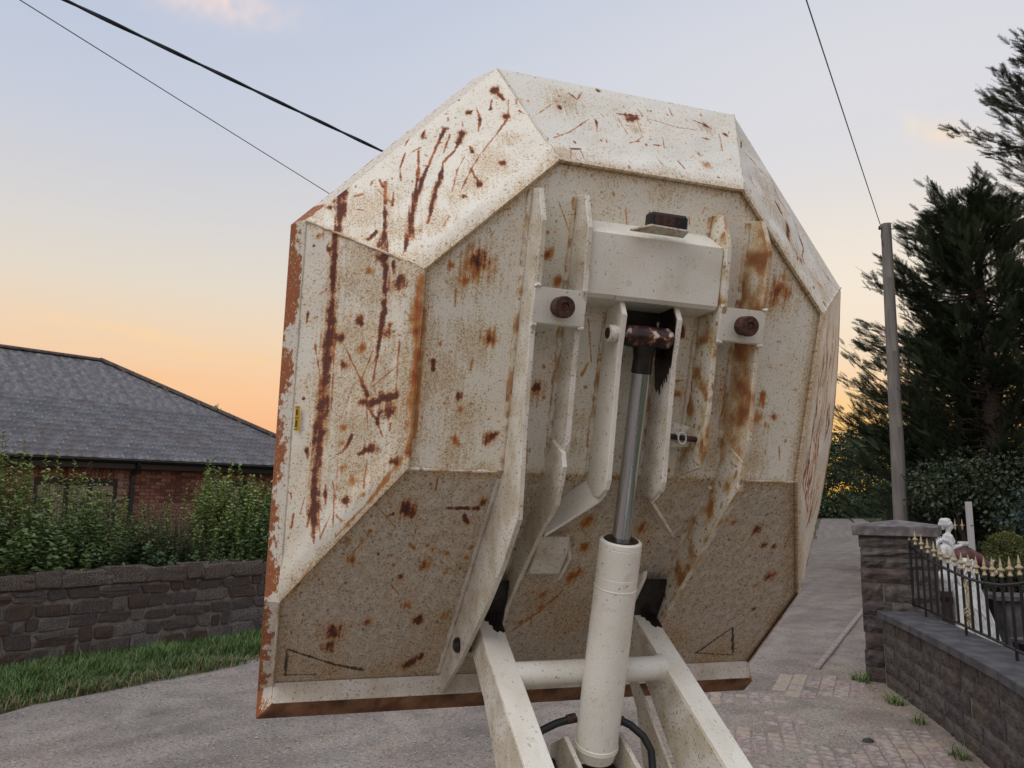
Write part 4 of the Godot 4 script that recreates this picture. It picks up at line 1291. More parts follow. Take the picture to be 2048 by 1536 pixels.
# ---------------------------------------------------------------- ground, lane, verge
const LANE := Vector2(0.52, -0.8542)          # the way the lane runs (x, z)
const WALL0 := Vector3(-4.78, 0, -7.55)       # foot of the rubble wall
const WALL_U := Vector3(0.6425, 0, -0.7663)   # along it
const WALL_M := Vector3(0.7663, 0, 0.6425)    # from it towards the lane
func lane_edge(t: float) -> Vector2: # the verge side of the lane
	var bend := -0.16 * maxf(0.0, t - 30.0) * smoothstep(28.0, 36.0, t)
	return Vector2(-2.57, -8.26) + LANE * t + Vector2(0.8542, 0.52) * bend
func make_ground() -> void:
	var b := MB.new()
	b.quad(Vector3(-400, -0.004, 100), Vector3(400, -0.004, 100), Vector3(400, -0.004, -600), Vector3(-400, -0.004, -600), Vector3.UP)
	var g := put("ground", b, M.field)
	tag(g, "", "", "", "structure")
	# lane and forecourt: a sheet of dusty, worn tarmac with its patches of dust and stone
	var patch := FastNoiseLite.new()
	patch.seed = 9
	patch.frequency = 0.5
	patch.fractal_octaves = 4
	b = MB.new()
	var nx := 72
	var rows := []
	var t := -13.0
	while t < 130.0:
		rows.append(t)
		t += 0.22 if t < 8.0 else (0.6 if t < 25.0 else 3.0)
	var grid := []
	var cols := []
	for r in rows:
		var e := lane_edge(r)
		var wd := lerpf(9.0, 7.0, smoothstep(2.0, 6.0, r)) if r < 8.0 else lerpf(7.0, 3.8, smoothstep(8.0, 22.0, r))
		for i in nx + 1:
			var w := i / float(nx) * wd
			var ragged := (patch.get_noise_2d(r * 2.2, 3.0) * 0.16 + patch.get_noise_2d(r * 9.0, 33.0) * 0.12) if i == 0 else 0.0
			var p := e + Vector2(0.8542, 0.52) * (w + ragged)
			grid.append(Vector3(p.x, 0.012 * patch.get_noise_2d(p.x * 1.2, p.y * 1.2), p.y))
			# streaks of loose dust along the lane, warm on the forecourt
			var s := patch.get_noise_2d(w * 5.0, r * 0.9)
			var d := patch.get_noise_2d(p.x * 0.9 + 40.0, p.y * 0.9)
			var f := patch.get_noise_2d(p.x * 7.0, p.y * 7.0 + 90.0)
			var warm := clampf(0.5 + (w - 3.4) * 0.22 + d * 0.9, 0.0, 1.0) * (1.0 if r < 3.0 else 0.35)
			var k := 0.98 + s * 0.30 + d * 0.18 + f * 0.14
			cols.append(Color(0.90, 0.885, 0.875).lerp(Color(1.02, 0.92, 0.845), warm) * clampf(k, 0.5, 1.35) * lerpf(1.0, 0.82, smoothstep(2.0, 9.0, r)))
	for r in rows.size() - 1:
		for i in nx:
			var q := [r * (nx + 1) + i, r * (nx + 1) + i + 1, (r + 1) * (nx + 1) + i + 1, (r + 1) * (nx + 1) + i]
			b.trin(grid[q[0]], grid[q[1]], grid[q[2]], Vector3.UP, Vector3.UP, Vector3.UP)
			var s := b.v.size()
			b.c.append(cols[q[0]])
			if b.v[s - 2] == grid[q[1]]: b.c.append(cols[q[1]]); b.c.append(cols[q[2]])
			else: b.c.append(cols[q[2]]); b.c.append(cols[q[1]])
			b.trin(grid[q[0]], grid[q[2]], grid[q[3]], Vector3.UP, Vector3.UP, Vector3.UP)
			s = b.v.size()
			b.c.append(cols[q[0]])
			if b.v[s - 2] == grid[q[2]]: b.c.append(cols[q[2]]); b.c.append(cols[q[3]])
			else: b.c.append(cols[q[3]]); b.c.append(cols[q[2]])
	for i in b.v.size(): b.v[i].y += 0.016
	var lane := put("lane", b, M.lane)
	tag(lane, "", "", "", "structure")
	# verge bank between lane and wall
	b = MB.new()
	var NS := 90
	for i in NS:
		for j in 8:
			var q := []
			for o in [[i, j], [i + 1, j], [i + 1, j + 1], [i, j + 1]]:
				var s: float = -4.5 + o[0] * 0.2
				var wd := 1.60 - 0.12 * s * 0.55
				if s > 6.0: wd = maxf(0.3, wd)
				var f: float = o[1] / 8.0
				var h := 0.045 * sin(PI * minf(1.0, 0.12 + f * 0.75)) * (1.0 if f < 1.0 else 0.0) + 0.03 * patch.get_noise_2d(s * 2.0, f * 3.0) - (0.035 if o[1] == 8 else 0.0)
				var p := WALL0 + WALL_U * s + WALL_M * (wd * f + 0.14 * patch.get_noise_2d(s * 3.0, 8.0) * f)
				q.append(p + Vector3(0, h, 0))
			b.quad(q[0], q[1], q[2], q[3], Vector3.UP)
	var bank := put("verge", b, M.soil)
	tag(bank, "", "", "", "structure")
	# garden gravel behind the railing
	b = MB.new()
	b.quad(Vector3(3.3, 0.03, -3.0), Vector3(16, 0.03, -3.0), Vector3(16, 0.03, -11.5), Vector3(4.2, 0.03, -9.4), Vector3.UP)
	b.quad(Vector3(3.3, 0.03, -3.0), Vector3(4.2, 0.03, -9.4), Vector3(3.55, 0.03, -7.6), Vector3(3.45, 0.03, -5.5), Vector3.UP)
	b.quad(Vector3(4.2, 0.03, -9.4), Vector3(16, 0.03, -11.5), Vector3(24, 0.03, -26.0), Vector3(11.0, 0.03, -18.0), Vector3.UP)
	var gg := put("gravel_ground", b, M.pea_gravel)
	tag(gg, "", "", "", "structure")

func blade_mesh() -> ArrayMesh:
	var b := MB.new()
	var prev := [Vector3(-0.006, 0, 0), Vector3(0.006, 0, 0)]
	for k in range(1, 5):
		var f := k / 4.0
		var c := Vector3(0, f - 0.28 * f * f, 0.55 * f * f)
		var w := 0.006 * (1.0 - f * 0.9)
		var now := [c + Vector3(-w, 0, 0), c + Vector3(w, 0, 0)]
		b.face(prev[0], prev[1], now[1], Vector3(0, 0.4, 1)); b.face(prev[0], now[1], now[0], Vector3(0, 0.4, 1))
		prev = now
	return b.mesh()
func make_grass() -> void:
	var bm := blade_mesh()
	var xs := []
	var cs := []
	var clump := FastNoiseLite.new()
	clump.seed = 4
	clump.frequency = 1.3
	for k in 52000:
		var s := rng.randf_range(-2.2, 6.0)
		var wd := 1.56 - 0.066 * s
		var f := rng.randf()
		var d := clump.get_noise_2d(s * 1.4, f * 2.4)
		if d < -0.25 and rng.randf() < 0.6: continue
		if f > 0.9 and rng.randf() < (f - 0.9) * 5.0: continue
		var p := WALL0 + WALL_U * s + WALL_M * (wd * f)
		var h := rng.randf_range(0.07, 0.21) * (1.0 + 0.9 * d) * lerpf(0.55, 1.0, smoothstep(0.0, 0.5, f)) * (1.0 - 0.35 * f)
		if rng.randf() < 0.02: h *= 1.9
		var dry := rng.randf() < (0.04 + maxf(0.0, f - 0.75) * 1.6)
		p.y = 0.03 * sin(PI * minf(1.0, 0.12 + f * 0.75))
		xs.append(Transform3D(Basis(Vector3.UP, rng.randf() * TAU) * Basis(Vector3(1, 0, 0), rng.randf_range(-0.25, 0.5)) * Basis.from_scale(Vector3(rng.randf_range(0.6, 1.1), h, h * rng.randf_range(0.5, 1.3))), p))
		var c := Color(0.045, 0.10, 0.018).lerp(Color(0.10, 0.165, 0.03), clampf(rng.randf() * 0.8 + d * 0.5, 0.0, 1.0))
		if dry: c = Color(0.30, 0.235, 0.12).lerp(Color(0.2, 0.16, 0.08), rng.randf())
		cs.append(c)
	var g := copies("verge_grass", bm, M.blade, xs, cs)
	tag(g, "long green grass along the foot of the rubble wall", "grass", "", "stuff")
	# tufts at the foot of the block wall
	var spots := [[Vector3(3.24, 0.01, -7.42), 0.10, 90, "small green weed tuft at the foot of the gate pillar", 0.0], [Vector3(3.25, 0.01, -6.98), 0.13, 160, "dry straw lying along the foot of the block wall", 1.0], [Vector3(3.16, 0.01, -6.62), 0.09, 70, "green weed tuft beside the dry straw by the block wall", 0.0], [Vector3(3.06, 0.01, -6.05), 0.06, 40, "tiny weed halfway along the foot of the block wall", 0.0], [Vector3(2.93, 0.01, -5.3), 0.08, 46, "low weed with spread blades at the foot of the block wall", 0.2]]
	for q in spots:
		xs = []; cs = []
		for k in q[2]:
			var r: float = q[1] * sqrt(rng.randf())
			var an := rng.randf() * TAU
			var h: float = rng.randf_range(0.06, 0.16) if q[4] < 0.5 else rng.randf_range(0.08, 0.2)
			var lie: float = rng.randf_range(-0.3, 0.6) if q[4] < 0.5 else rng.randf_range(1.1, 1.45)
			var o := Vector3(cos(an) * r * 0.7, 0.0, sin(an) * r * (2.2 if q[4] > 0.5 else 1.0))
			xs.append(Transform3D(Basis(Vector3.UP, rng.randf() * TAU) * Basis(Vector3(1, 0, 0), lie) * Basis.from_scale(Vector3(0.9, h, h)), o))
			cs.append(Color(0.07, 0.12, 0.03).lerp(Color(0.13, 0.17, 0.05), rng.randf()) if rng.randf() > q[4] else Color(0.32, 0.24, 0.13).lerp(Color(0.2, 0.15, 0.08), rng.randf()))
		var tuft := thing("weed_tuft", q[3], "weed", q[0])
		copies("blades", bm, M.blade, xs, cs, tuft)

func make_gravel() -> void:
	var b := MB.new()
	var r := [Vector3(1, 0, 0.1), Vector3(0.2, 0.1, 0.9), Vector3(-0.9, 0, 0.2), Vector3(-0.1, 0.1, -1)]
	for k in 4:
		b.face(r[k], r[(k + 1) % 4], Vector3(0.1, 0.62, 0), r[k] + r[(k + 1) % 4] + Vector3.UP)
		b.face(r[k], r[(k + 1) % 4], Vector3(0, -0.4, 0), r[k] + r[(k + 1) % 4] - Vector3.UP)
	var m := b.mesh()
	var drift := FastNoiseLite.new()
	drift.seed = 19
	drift.frequency = 0.45
	var xs := []
	var cs := []
	for k in 26000:
		var t := rng.randf_range(-6.5, 5.0)
		var w := rng.randf_range(0.05, 6.2)
		var q := drift.get_noise_2d(w * 2.0, t * 0.7)
		if q < rng.randf_range(-0.3, 0.45): continue
		var p := lane_edge(t) + Vector2(0.8542, 0.52) * w
		if p.x > 2.9: continue
		var s := rng.randf_range(0.003, 0.0085) * (1.6 if rng.randf() < 0.06 else 1.0)
		xs.append(Transform3D(Basis(Vector3.UP, rng.randf() * TAU) * Basis.from_scale(Vector3(s, s * 0.9, s)), Vector3(p.x, 0.018, p.y)))
		var g := rng.randf_range(0.13, 0.42)
		cs.append(Color(g, g * 0.97, g * 0.94))
	var g := copies("loose_gravel", m, M.pebble, xs, cs)
	tag(g, "loose gravel chips scattered over the lane", "gravel", "", "stuff")

# ---------------------------------------------------------------- rubble wall
func rubble_mesh(sd: int) -> ArrayMesh:
	# an irregular stone in a unit square, its face bulging towards +z
	var rn := RandomNumberGenerator.new()
	rn.seed = sd
	var N := 8
	var ring := []
	var up := []
	var mid := []
	var cut := []
	for k in 4: cut.append(rn.randf_range(0.05, 0.2))
	var sh := rn.randf_range(-0.05, 0.05)
	for k in N:
		var q := (k + 1) / 2 % 4
		var sx: float = [1.0, -1.0, -1.0, 1.0][q]
		var sy: float = [1.0, 1.0, -1.0, -1.0][q]
		# two points beside each corner of a skewed rectangle
		var first := (k % 2 == 1) == (q % 2 == 1)
		var e := Vector2(sx * 0.5, sy * (0.5 - cut[q])) if first else Vector2(sx * (0.5 - cut[q]), sy * 0.5)
		e += Vector2(sh * sy, rn.randf_range(-0.04, 0.04)) + Vector2(rn.randf_range(-0.03, 0.03), 0)
		ring.append(Vector3(e.x, e.y, -0.6))
		up.append(Vector3(e.x, e.y, rn.randf_range(-0.05, 0.08)))
		mid.append(Vector3(e.x * 0.88, e.y * 0.86, rn.randf_range(0.10, 0.26)))
	ring.sort_custom(func(p0, p1): return atan2(p0.y, p0.x) < atan2(p1.y, p1.x))
	up.sort_custom(func(p0, p1): return atan2(p0.y, p0.x) < atan2(p1.y, p1.x))
	mid.sort_custom(func(p0, p1): return atan2(p0.y, p0.x) < atan2(p1.y, p1.x))
	var c := Vector3(rn.randf_range(-0.1, 0.1), rn.randf_range(-0.1, 0.1), rn.randf_range(0.12, 0.3))
	var b := MB.new()
	for k in N:
		var j := (k + 1) % N
		var o: Vector3 = (ring[k] + ring[j]) * Vector3(1, 1, 0)
		b.quad(ring[k], ring[j], up[j], up[k], o)
		b.quad(up[k], up[j], mid[j], mid[k], o + Vector3(0, 0, 0.6))
		b.face(mid[k], mid[j], c, Vector3(0, 0, 1))
	return b.mesh()
func make_rubble_wall() -> void:
	var t := thing("rubble_wall", "low garden wall of dark rubble stones in pale mortar", "wall", WALL0)
	t.basis = Basis(WALL_U, Vector3.UP, -(WALL_U.cross(Vector3.UP)).normalized())
	# local: x along, y up, z towards the lane
	if t.basis.z.dot(WALL_M) < 0.0: t.basis = Basis(WALL_U, Vector3.UP, WALL_M)
	t.basis = Basis(WALL_U, Vector3.UP, WALL_M)
	var b := MB.new()
	var sag := FastNoiseLite.new()
	sag.seed = 6
	sag.frequency = 0.4
	var n := 60
	for i in n:
		var x0 := -3.0 + 12.5 * i / n
		var x1 := -3.0 + 12.5 * (i + 1) / n
		var h0 := 0.80 + 0.03 * sag.get_noise_1d(x0)
		var h1 := 0.80 + 0.03 * sag.get_noise_1d(x1)
		b.quad(Vector3(x0, -0.1, -0.012), Vector3(x1, -0.1, -0.012), Vector3(x1, h1, -0.03), Vector3(x0, h0, -0.03), Vector3(0, 0, 1))
		b.quad(Vector3(x0, -0.1, -0.40), Vector3(x1, -0.1, -0.40), Vector3(x1, h1, -0.40), Vector3(x0, h0, -0.40), Vector3(0, 0, -1))
		b.quad(Vector3(x0, h0, -0.03), Vector3(x1, h1, -0.03), Vector3(x1, h1, -0.40), Vector3(x0, h0, -0.40), Vector3.UP)
	put("mortar_core", b, M.mortar, t)
	var kinds := []
	for k in 16: kinds.append(rubble_mesh(100 + k))
	var stone := func(x: float, y: float, w: float, h: float, m: Material, called: String, deep: float, tilt: float) -> void:
		var o := obj(called, kinds[rng.randi() % 16], m, t)
		o.transform = Transform3D(Basis(Vector3(0, 0, 1), tilt + (PI if rng.randf() < 0.5 else 0.0)) * Basis.from_scale(Vector3(w, h, deep)), Vector3(x, y, -0.014))
	var y := 0.0
	var row := 0
	var hs := [0.17, 0.15, 0.12, 0.15, 0.11, 0.12]
	for h0 in hs:
		var x := -2.2 + rng.randf() * 0.2
		while x < 9.3:
			var w := rng.randf_range(0.15, 0.42)
			if rng.randf() < 0.22: w = rng.randf_range(0.1, 0.17)
			var h: float = h0 * rng.randf_range(0.86, 1.12)
			if w > 0.2 and rng.randf() < 0.10:
				# two thin stones one above the other
				stone.call(x + w / 2, y + h * 0.27, w - 0.03, h * 0.46, M.rubble[rng.randi() % 4], "stone", 0.06, rng.randf_range(-0.06, 0.06))
				stone.call(x + w / 2, y + h * 0.76, w - 0.035, h * 0.40, M.rubble[rng.randi() % 4], "stone", 0.06, rng.randf_range(-0.06, 0.06))
			else:
				stone.call(x + w / 2, y + h0 / 2 + rng.randf_range(-0.012, 0.012), w - rng.randf_range(0.012, 0.03), h - 0.014, M.rubble[rng.randi() % 4], "stone", rng.randf_range(0.05, 0.09), rng.randf_range(-0.07, 0.07))
			x += w
		y += h0 + 0.004
		row += 1
	# rough coping, stones on edge with moss and lichen
	var x := -2.4
	while x < 9.3:
		var w := rng.randf_range(0.16, 0.46)
		var o := obj("coping_stone", kinds[rng.randi() % 16], M.mossy, t)
		var h := rng.randf_range(0.13, 0.19)
		o.transform = Transform3D(Basis(Vector3(1, 0, 0), -0.22) * Basis(Vector3(0, 0, 1), rng.randf_range(-0.06, 0.06)) * Basis.from_scale(Vector3(w + 0.004, h, 0.09)), Vector3(x + w / 2, 0.80 + rng.randf_range(-0.015, 0.02), -0.015))
		var o2 := obj("coping_stone", kinds[rng.randi() % 16], M.mossy, t)
		o2.transform = Transform3D(Basis(Vector3(1, 0, 0), -1.45) * Basis.from_scale(Vector3(w + 0.01, 0.36, 0.09)), Vector3(x + w / 2, 0.845 + rng.randf_range(-0.01, 0.015), -0.21))
		x += w

# ---------------------------------------------------------------- bungalow
const EAVE := Vector3(-9.45, 2.42, -14.28)
const EAVE_U := Vector3(0.632, 0, -0.775)
const EAVE_N := Vector3(-0.775, 0, -0.632)
func make_house() -> void:
	var t := thing("bungalow", "brick bungalow with a hipped grey slate roof behind the rubble wall", "house", Vector3(EAVE.x, 0, EAVE.z))
	t.basis = Basis(EAVE_U, Vector3.UP, -EAVE_N)   # x along the eaves, z out towards the lane
	var D2 := 4.06
	var RH := 5.05
	var along := 3.28      # where the ridge ends
	var corner := 8.0
	var X0 := -7.0
	var wz := -0.25
	# walls
	var wall := MB.new()
	wall.box(Vector3(X0 + 0.4, -0.1, -D2 * 2.0 + 0.3), Vector3(corner - 0.3, 2.3, wz - 0.02))
	var wall_o := put("wall", wall, M.brick_mortar, t)
	var wins := [[0.70, 2.28, 1.0, 1.99], [4.55, 5.3, 1.0, 2.02]]
	var bm := []
	for k in 3:
		var bb := MB.new()
		bb.bevel(Vector3.ZERO, Vector3(0.1075, 0.0325, 0.012), 0.003)
		bm.append(bb.mesh())
	var rest := MB.new()
	var y := 0.04
	var row := 0
	while y < 2.24:
		var x := -1.2 + (0.1125 if row % 2 == 1 else 0.0)
		while x < 7.4:
			var hit := false
			for w in wins:
				if x + 0.1 > w[0] and x - 0.1 < w[1] and y > w[2] and y < w[3] + 0.22: hit = true
			if not hit:
				if y > 1.50 and x > -0.2 and x < 6.6:
					var o := obj("brick", bm[0], M.brick[rng.randi() % 4], wall_o)
					o.position = Vector3(x, y, wz - 0.008 + rng.randf_range(-0.002, 0.002))
				else:
					rest.bevel(Vector3(x, y, wz - 0.008), Vector3(0.1075, 0.0325, 0.012), 0.0)
			x += 0.225
		y += 0.075
		row += 1
	put("bricks", rest, M.brick[0], wall_o).set_meta("kind", "stuff")
	var sm := MB.new()
	sm.bevel(Vector3.ZERO, Vector3(0.0325, 0.105, 0.012), 0.003)
	var smesh := sm.mesh()
	for w in wins:
		# soldier course over the opening
		var x: float = w[0] + 0.02
		while x < w[1]:
			var o := obj("brick", smesh, M.brick[3 if rng.randf() < 0.55 else rng.randi() % 3], wall_o)
			o.position = Vector3(x, w[3] + 0.11, wz - 0.005)
			x += 0.075
		var win := Node3D.new()
		win.name = "window"
		t.add_child(win, true)
		win.position = Vector3(0, 0, wz)
		var b := MB.new()
		b.box(Vector3(w[0], w[3] - 0.14, -0.06), Vector3(w[1], w[3], -0.008), 0.004)
		b.box(Vector3(w[0], w[2], -0.06), Vector3(w[1], w[2] + 0.08, -0.008), 0.004)
		b.box(Vector3(w[0], w[2] + 0.08, -0.06), Vector3(w[0] + 0.08, w[3] - 0.14, -0.01), 0.004)
		b.box(Vector3(w[1] - 0.08, w[2] + 0.08, -0.06), Vector3(w[1], w[3] - 0.14, -0.01), 0.004)
		var m: float = (w[0] + w[1]) * 0.5
		if w[1] - w[0] > 1.0:
			b.box(Vector3(m - 0.24, w[2] + 0.08, -0.06), Vector3(m - 0.14, w[3] - 0.14, -0.01), 0.004)
			b.box(Vector3(m + 0.2, w[2] + 0.08, -0.06), Vector3(m + 0.3, w[3] - 0.14, -0.01), 0.004)
			b.box(Vector3(m + 0.3, w[3] - 0.36, -0.055), Vector3(w[1] - 0.08, w[3] - 0.31, -0.012), 0.003)
		put("frame", b, M.wframe, win)
		b = MB.new()
		b.box(Vector3(w[0] + 0.05, w[2] + 0.05, -0.045), Vector3(w[1] - 0.05, w[3] - 0.1, -0.038))
		put("pane", b, M.glass, win)
		b = MB.new()
		b.box(Vector3(w[0] - 0.05, w[2] - 0.07, -0.02), Vector3(w[1] + 0.05, w[2], 0.06), 0.006)
		put("sill", b, M.brick_dark, win)
	# roof planes
	var e0 := Vector3(X0, 2.40, 0.06)
	var e1 := Vector3(corner + 0.06, 2.40, 0.06)
	var r0 := Vector3(X0, RH, -D2)
	var r1 := Vector3(along, RH, -D2)
	var bk1 := Vector3(corner + 0.06, 2.40, -2.0 * D2)
	var bk0 := Vector3(X0, 2.40, -2.0 * D2)
	var b := MB.new()
	b.quad(e0, e1, r1, r0, Vector3(0, 1, 1))
	b.face(e1, bk1, r1, Vector3(1, 1, 0))
	b.quad(bk1, bk0, r0, r1, Vector3(0, 1, -1))
	b.quad(e0, e1, bk1, bk0, Vector3.DOWN)
	b.face(e0, bk0, r0, Vector3(-1, 0, 0))
	var roof := put("roof", b, M.roof_under, t)
	# slates, course by course
	var slope := (r0 - e0)
	var len := slope.length()
	var sd := slope / len
	var nrm := Vector3(1, 0, 0).cross(sd)
	if nrm.y < 0.0: nrm = -nrm
	var slm := []
	for k in 3:
		var bb := MB.new()
		bb.bevel(Vector3(0, 0, 0), Vector3(0.1245 + 0.002 * k, 0.0065, 0.16), 0.0015)
		slm.append(bb.mesh())
	var others := MB.new()
	var cnt := 0
	var exposure := 0.205
	var hip_dir := (r1 - e1)
	var wob := FastNoiseLite.new()
	wob.seed = 8
	wob.frequency = 0.7
	for k in int(len / exposure) + 1:
		var d := k * exposure + 0.10
		if d > len - 0.02: break
		var x := X0 + 4.5 + (0.1285 if k % 2 == 1 else 0.0)
		var hip_x := lerpf(e1.x, r1.x, d / len)
		while x < hip_x:
			var pos := e0 + sd * d + nrm * (0.016 + rng.randf_range(-0.002, 0.003) + 0.004 * wob.get_noise_2d(x, d)) + Vector3(x - X0, 0, 0)
			var tilt := 0.045 + rng.randf_range(-0.008, 0.012)
			var bs := Basis(Vector3(1, 0, 0), nrm, -sd)
			if bs.determinant() < 0.0: bs = Basis(Vector3(-1, 0, 0), nrm, -sd)
			bs = bs * Basis(Vector3(1, 0, 0), tilt) * Basis(Vector3(0, 1, 0), rng.randf_range(-0.012, 0.012))
			var xf := Transform3D(bs, pos)
			if cnt < 300 and x > -0.3 and x < 6.6:
				var m := rng.randf()
				var o := obj("slate", slm[rng.randi() % 3], M.slate[0 if m < 0.35 else (1 if m < 0.65 else (2 if m < 0.93 else 3))], roof)
				o.transform = xf
				cnt += 1
			else:
				others.bevel(Vector3.ZERO, Vector3(0.126, 0.0045, 0.16), 0.0, xf)
			x += 0.257
	put("slates", others, M.slate[0], roof).set_meta("kind", "stuff")
	# ridge and hip tiles
	for q in [[r0 + Vector3(5.5, 0.03, 0), r1 + Vector3(0.05, 0.03, 0)], [r1 + Vector3(0, 0.05, 0), e1 + Vector3(0, 0.05, 0)]]:
		var a: Vector3 = q[0]
		var c: Vector3 = q[1]
		var n := int(a.distance_to(c) / 0.45)
		var dir := (c - a).normalized()
		var side := dir.cross(Vector3.UP).normalized()
		var upv := side.cross(dir)
		for k in n:
			var p := a.lerp(c, (k + 0.5) / n)
			b = MB.new()
			var l := a.distance_to(c) / n * 0.5 - 0.006
			var prof := []
			for z in 7:
				var an := PI * z / 6.0
				prof.append(p - dir * l + side * cos(an) * 0.13 + upv * (sin(an) * 0.085 - 0.04))
			b.slab(prof, dir * (2.0 * l), 0.003)
			put("ridge_tile", b, M.ridge, roof)
	# fascia, gutter and downpipe
	b = MB.new()
	b.box(Vector3(X0, 2.20, -0.24), Vector3(corner, 2.385, 0.0), 0.004)
	put("fascia", b, M.gutter, t)
	b = MB.new()
	b.slab([Vector3(X0, 2.405, 0.115), Vector3(X0, 2.36, 0.11), Vector3(X0, 2.325, 0.085), Vector3(X0, 2.315, 0.05), Vector3(X0, 2.33, 0.02), Vector3(X0, 2.385, 0.003)], Vector3(corner - X0, 0, 0), 0.002)
	put("gutter", b, M.gutter, t)
	b = MB.new()
	b.tube([Vector3(2.55, 2.33, 0.06), Vector3(2.55, 2.24, 0.05), Vector3(2.55, 2.14, -0.15), Vector3(2.55, 2.05, -0.19), Vector3(2.55, 1.0, -0.19), Vector3(2.55, 0.0, -0.19)], 0.038, 14)
	for yy in [2.04, 1.5]: b.rod(Vector3(2.55, yy - 0.03, -0.19), Vector3(2.55, yy + 0.03, -0.19), 0.046)
	put("downpipe", b, M.pipe, t)

# ---------------------------------------------------------------- leaves, shrubs, trees
func leaf_mesh(wide := 0.24) -> ArrayMesh:
	var b := MB.new()
	var l := [Vector3(0, 0, 0), Vector3(-wide * 0.85, 0.05, 0.28), Vector3(-wide * 0.8, 0.04, 0.62), Vector3(0, -0.10, 1.0)]
	var c := [Vector3(0, 0, 0), Vector3(0, -0.02, 0.28), Vector3(0, -0.03, 0.62), Vector3(0, -0.10, 1.0)]
	for k in 3:
		for s in [1.0, -1.0]:
			var m := Vector3(s, 1, 1)
			if k == 0: b.face(c[0], l[1] * m, c[1], Vector3.UP)
			elif k == 2: b.face(c[2], l[2] * m, c[3], Vector3.UP)
			else: b.quad(c[1], l[1] * m, l[2] * m, c[2], Vector3.UP)
	return b.mesh()
func spray_mesh() -> ArrayMesh:
	# a flat feathery conifer spray, one metre long
	var rn := RandomNumberGenerator.new()
	rn.seed = 15
	var b := MB.new()
	for k in 13:
		var z := 0.04 + k * 0.072
		for s in [-1.0, 1.0]:
			var l := (0.34 - 0.24 * absf(z - 0.3)) * rn.randf_range(0.75, 1.15)
			var d := Vector3(s * 0.66, rn.randf_range(-0.12, 0.3), 0.75).normalized()
			var p := Vector3(0, -0.04 * z * z, z)
			var w := d.cross(Vector3.UP).normalized() * 0.022
			b.face(p - w, p + w, p + d * l, Vector3.UP)
	b.face(Vector3(-0.012, 0, 0), Vector3(0.012, 0, 0), Vector3(0, -0.05, 1.08), Vector3.UP)
	return b.mesh()
func clump_mesh() -> ArrayMesh:
	var rn := RandomNumberGenerator.new()
	rn.seed = 16
	var b := MB.new()
	for k in 9:
		var d := Vector3(rn.randfn(), rn.randfn() * 0.8, rn.randfn()).normalized()
		var o := d * rn.randf_range(0.05, 0.5)
		var s := d.cross(Vector3(rn.randfn(), rn.randfn(), rn.randfn())).normalized() * 0.15
		var f := (d + Vector3(0, -0.3, 0)).normalized() * 0.42
		b.face(o - s * 0.2, o + f * 0.45 + s, o + f, Vector3.UP)
		b.face(o - s * 0.2, o + f, o + f * 0.45 - s, Vector3.UP)
	return b.mesh()
var leafm: ArrayMesh
var leafm_wide: ArrayMesh
var spraym: ArrayMesh
var clumpm: ArrayMesh
# a shrub of upright leafy shoots
func shrub(label: String, at: Vector3, w: float, dp: float, low: float, high: float, shoots: int, leaf: float, c0: Color, c1: Color, wide := false, flower := 0, turn := 0.0) -> void:
	var t := thing("garden_shrub", label, "shrub", at, turn, "shrubs growing behind the rubble wall")
	var xs := []
	var cs := []
	var st := MB.new()
	for k in shoots:
		var x := rng.randf_range(-0.5, 0.5)
		var z := rng.randf_range(-0.5, 0.5)
		var h := lerpf(low, high, rng.randf() * (1.0 - 0.9 * x * x * 4.0 * 0.25)) * (1.0 - 0.25 * z * 1.0)
		var foot := Vector3(x * w * 0.8, rng.randf_range(0.0, 0.25), z * dp * 0.8)
		var top := Vector3(x * w * 1.1 + rng.randfn() * 0.08, h, z * dp * 1.15 + rng.randfn() * 0.06)
		var bow := Vector3(rng.randfn() * 0.05, 0, rng.randfn() * 0.05)
		var pts := []
		for i in 5:
			var f := i / 4.0
			pts.append(foot.lerp(top, f) + bow * sin(PI * f))
		st.tube(pts, [0.006, 0.005, 0.004, 0.003, 0.002], 4)
		var col := c0.lerp(c1, rng.randf())
		var n := int((h - 0.3) / (leaf * 0.34))
		var an := rng.randf() * TAU
		for i in n:
			var f := lerpf(0.25, 1.0, (i + 0.5) / n)
			var p := foot.lerp(top, f) + bow * sin(PI * f)
			for s in 2:
				an += 2.0
				var dir := Vector3(cos(an + s * PI), rng.randf_range(-0.35, 0.75), sin(an + s * PI)).normalized()
				if f > 0.97: dir.y += 1.0; dir = dir.normalized()
				var sz := leaf * rng.randf_range(0.55, 1.15) * (1.0 if f < 0.93 else 0.7)
				var bs := Basis.looking_at(-dir, Vector3.UP + Vector3(rng.randfn(), 0, rng.randfn()) * 0.4)
				xs.append(Transform3D(bs * Basis.from_scale(Vector3.ONE * sz), p))
				cs.append(col.lerp(c0.lerp(c1, rng.randf()), 0.6))
	copies("foliage", leafm_wide if wide else leafm, M.leaf, xs, cs, t)
	put("stems", st, M.bark, t)
	for k in flower:
		# a spike of small pink florets
		var p := Vector3(rng.randf_range(-0.4, 0.4) * w, high * rng.randf_range(0.93, 1.08), rng.randf_range(0.0, 0.4) * dp)
		xs = []; cs = []
		for i in 90:
			var f := rng.randf()
			var r := 0.028 * (1.0 - f * 0.8)
			var an := rng.randf() * TAU
			xs.append(Transform3D(Basis(Vector3.UP, an) * Basis.from_scale(Vector3.ONE * rng.randf_range(0.012, 0.022)), p + Vector3(cos(an) * r, f * 0.16, sin(an) * r)))
			cs.append(Color(0.34, 0.15, 0.24).lerp(Color(0.46, 0.24, 0.32), rng.randf()))
		copies("flower_spike", leafm_wide, M.leaf, xs, cs, t).set_meta("label", "pale pink flower spike")
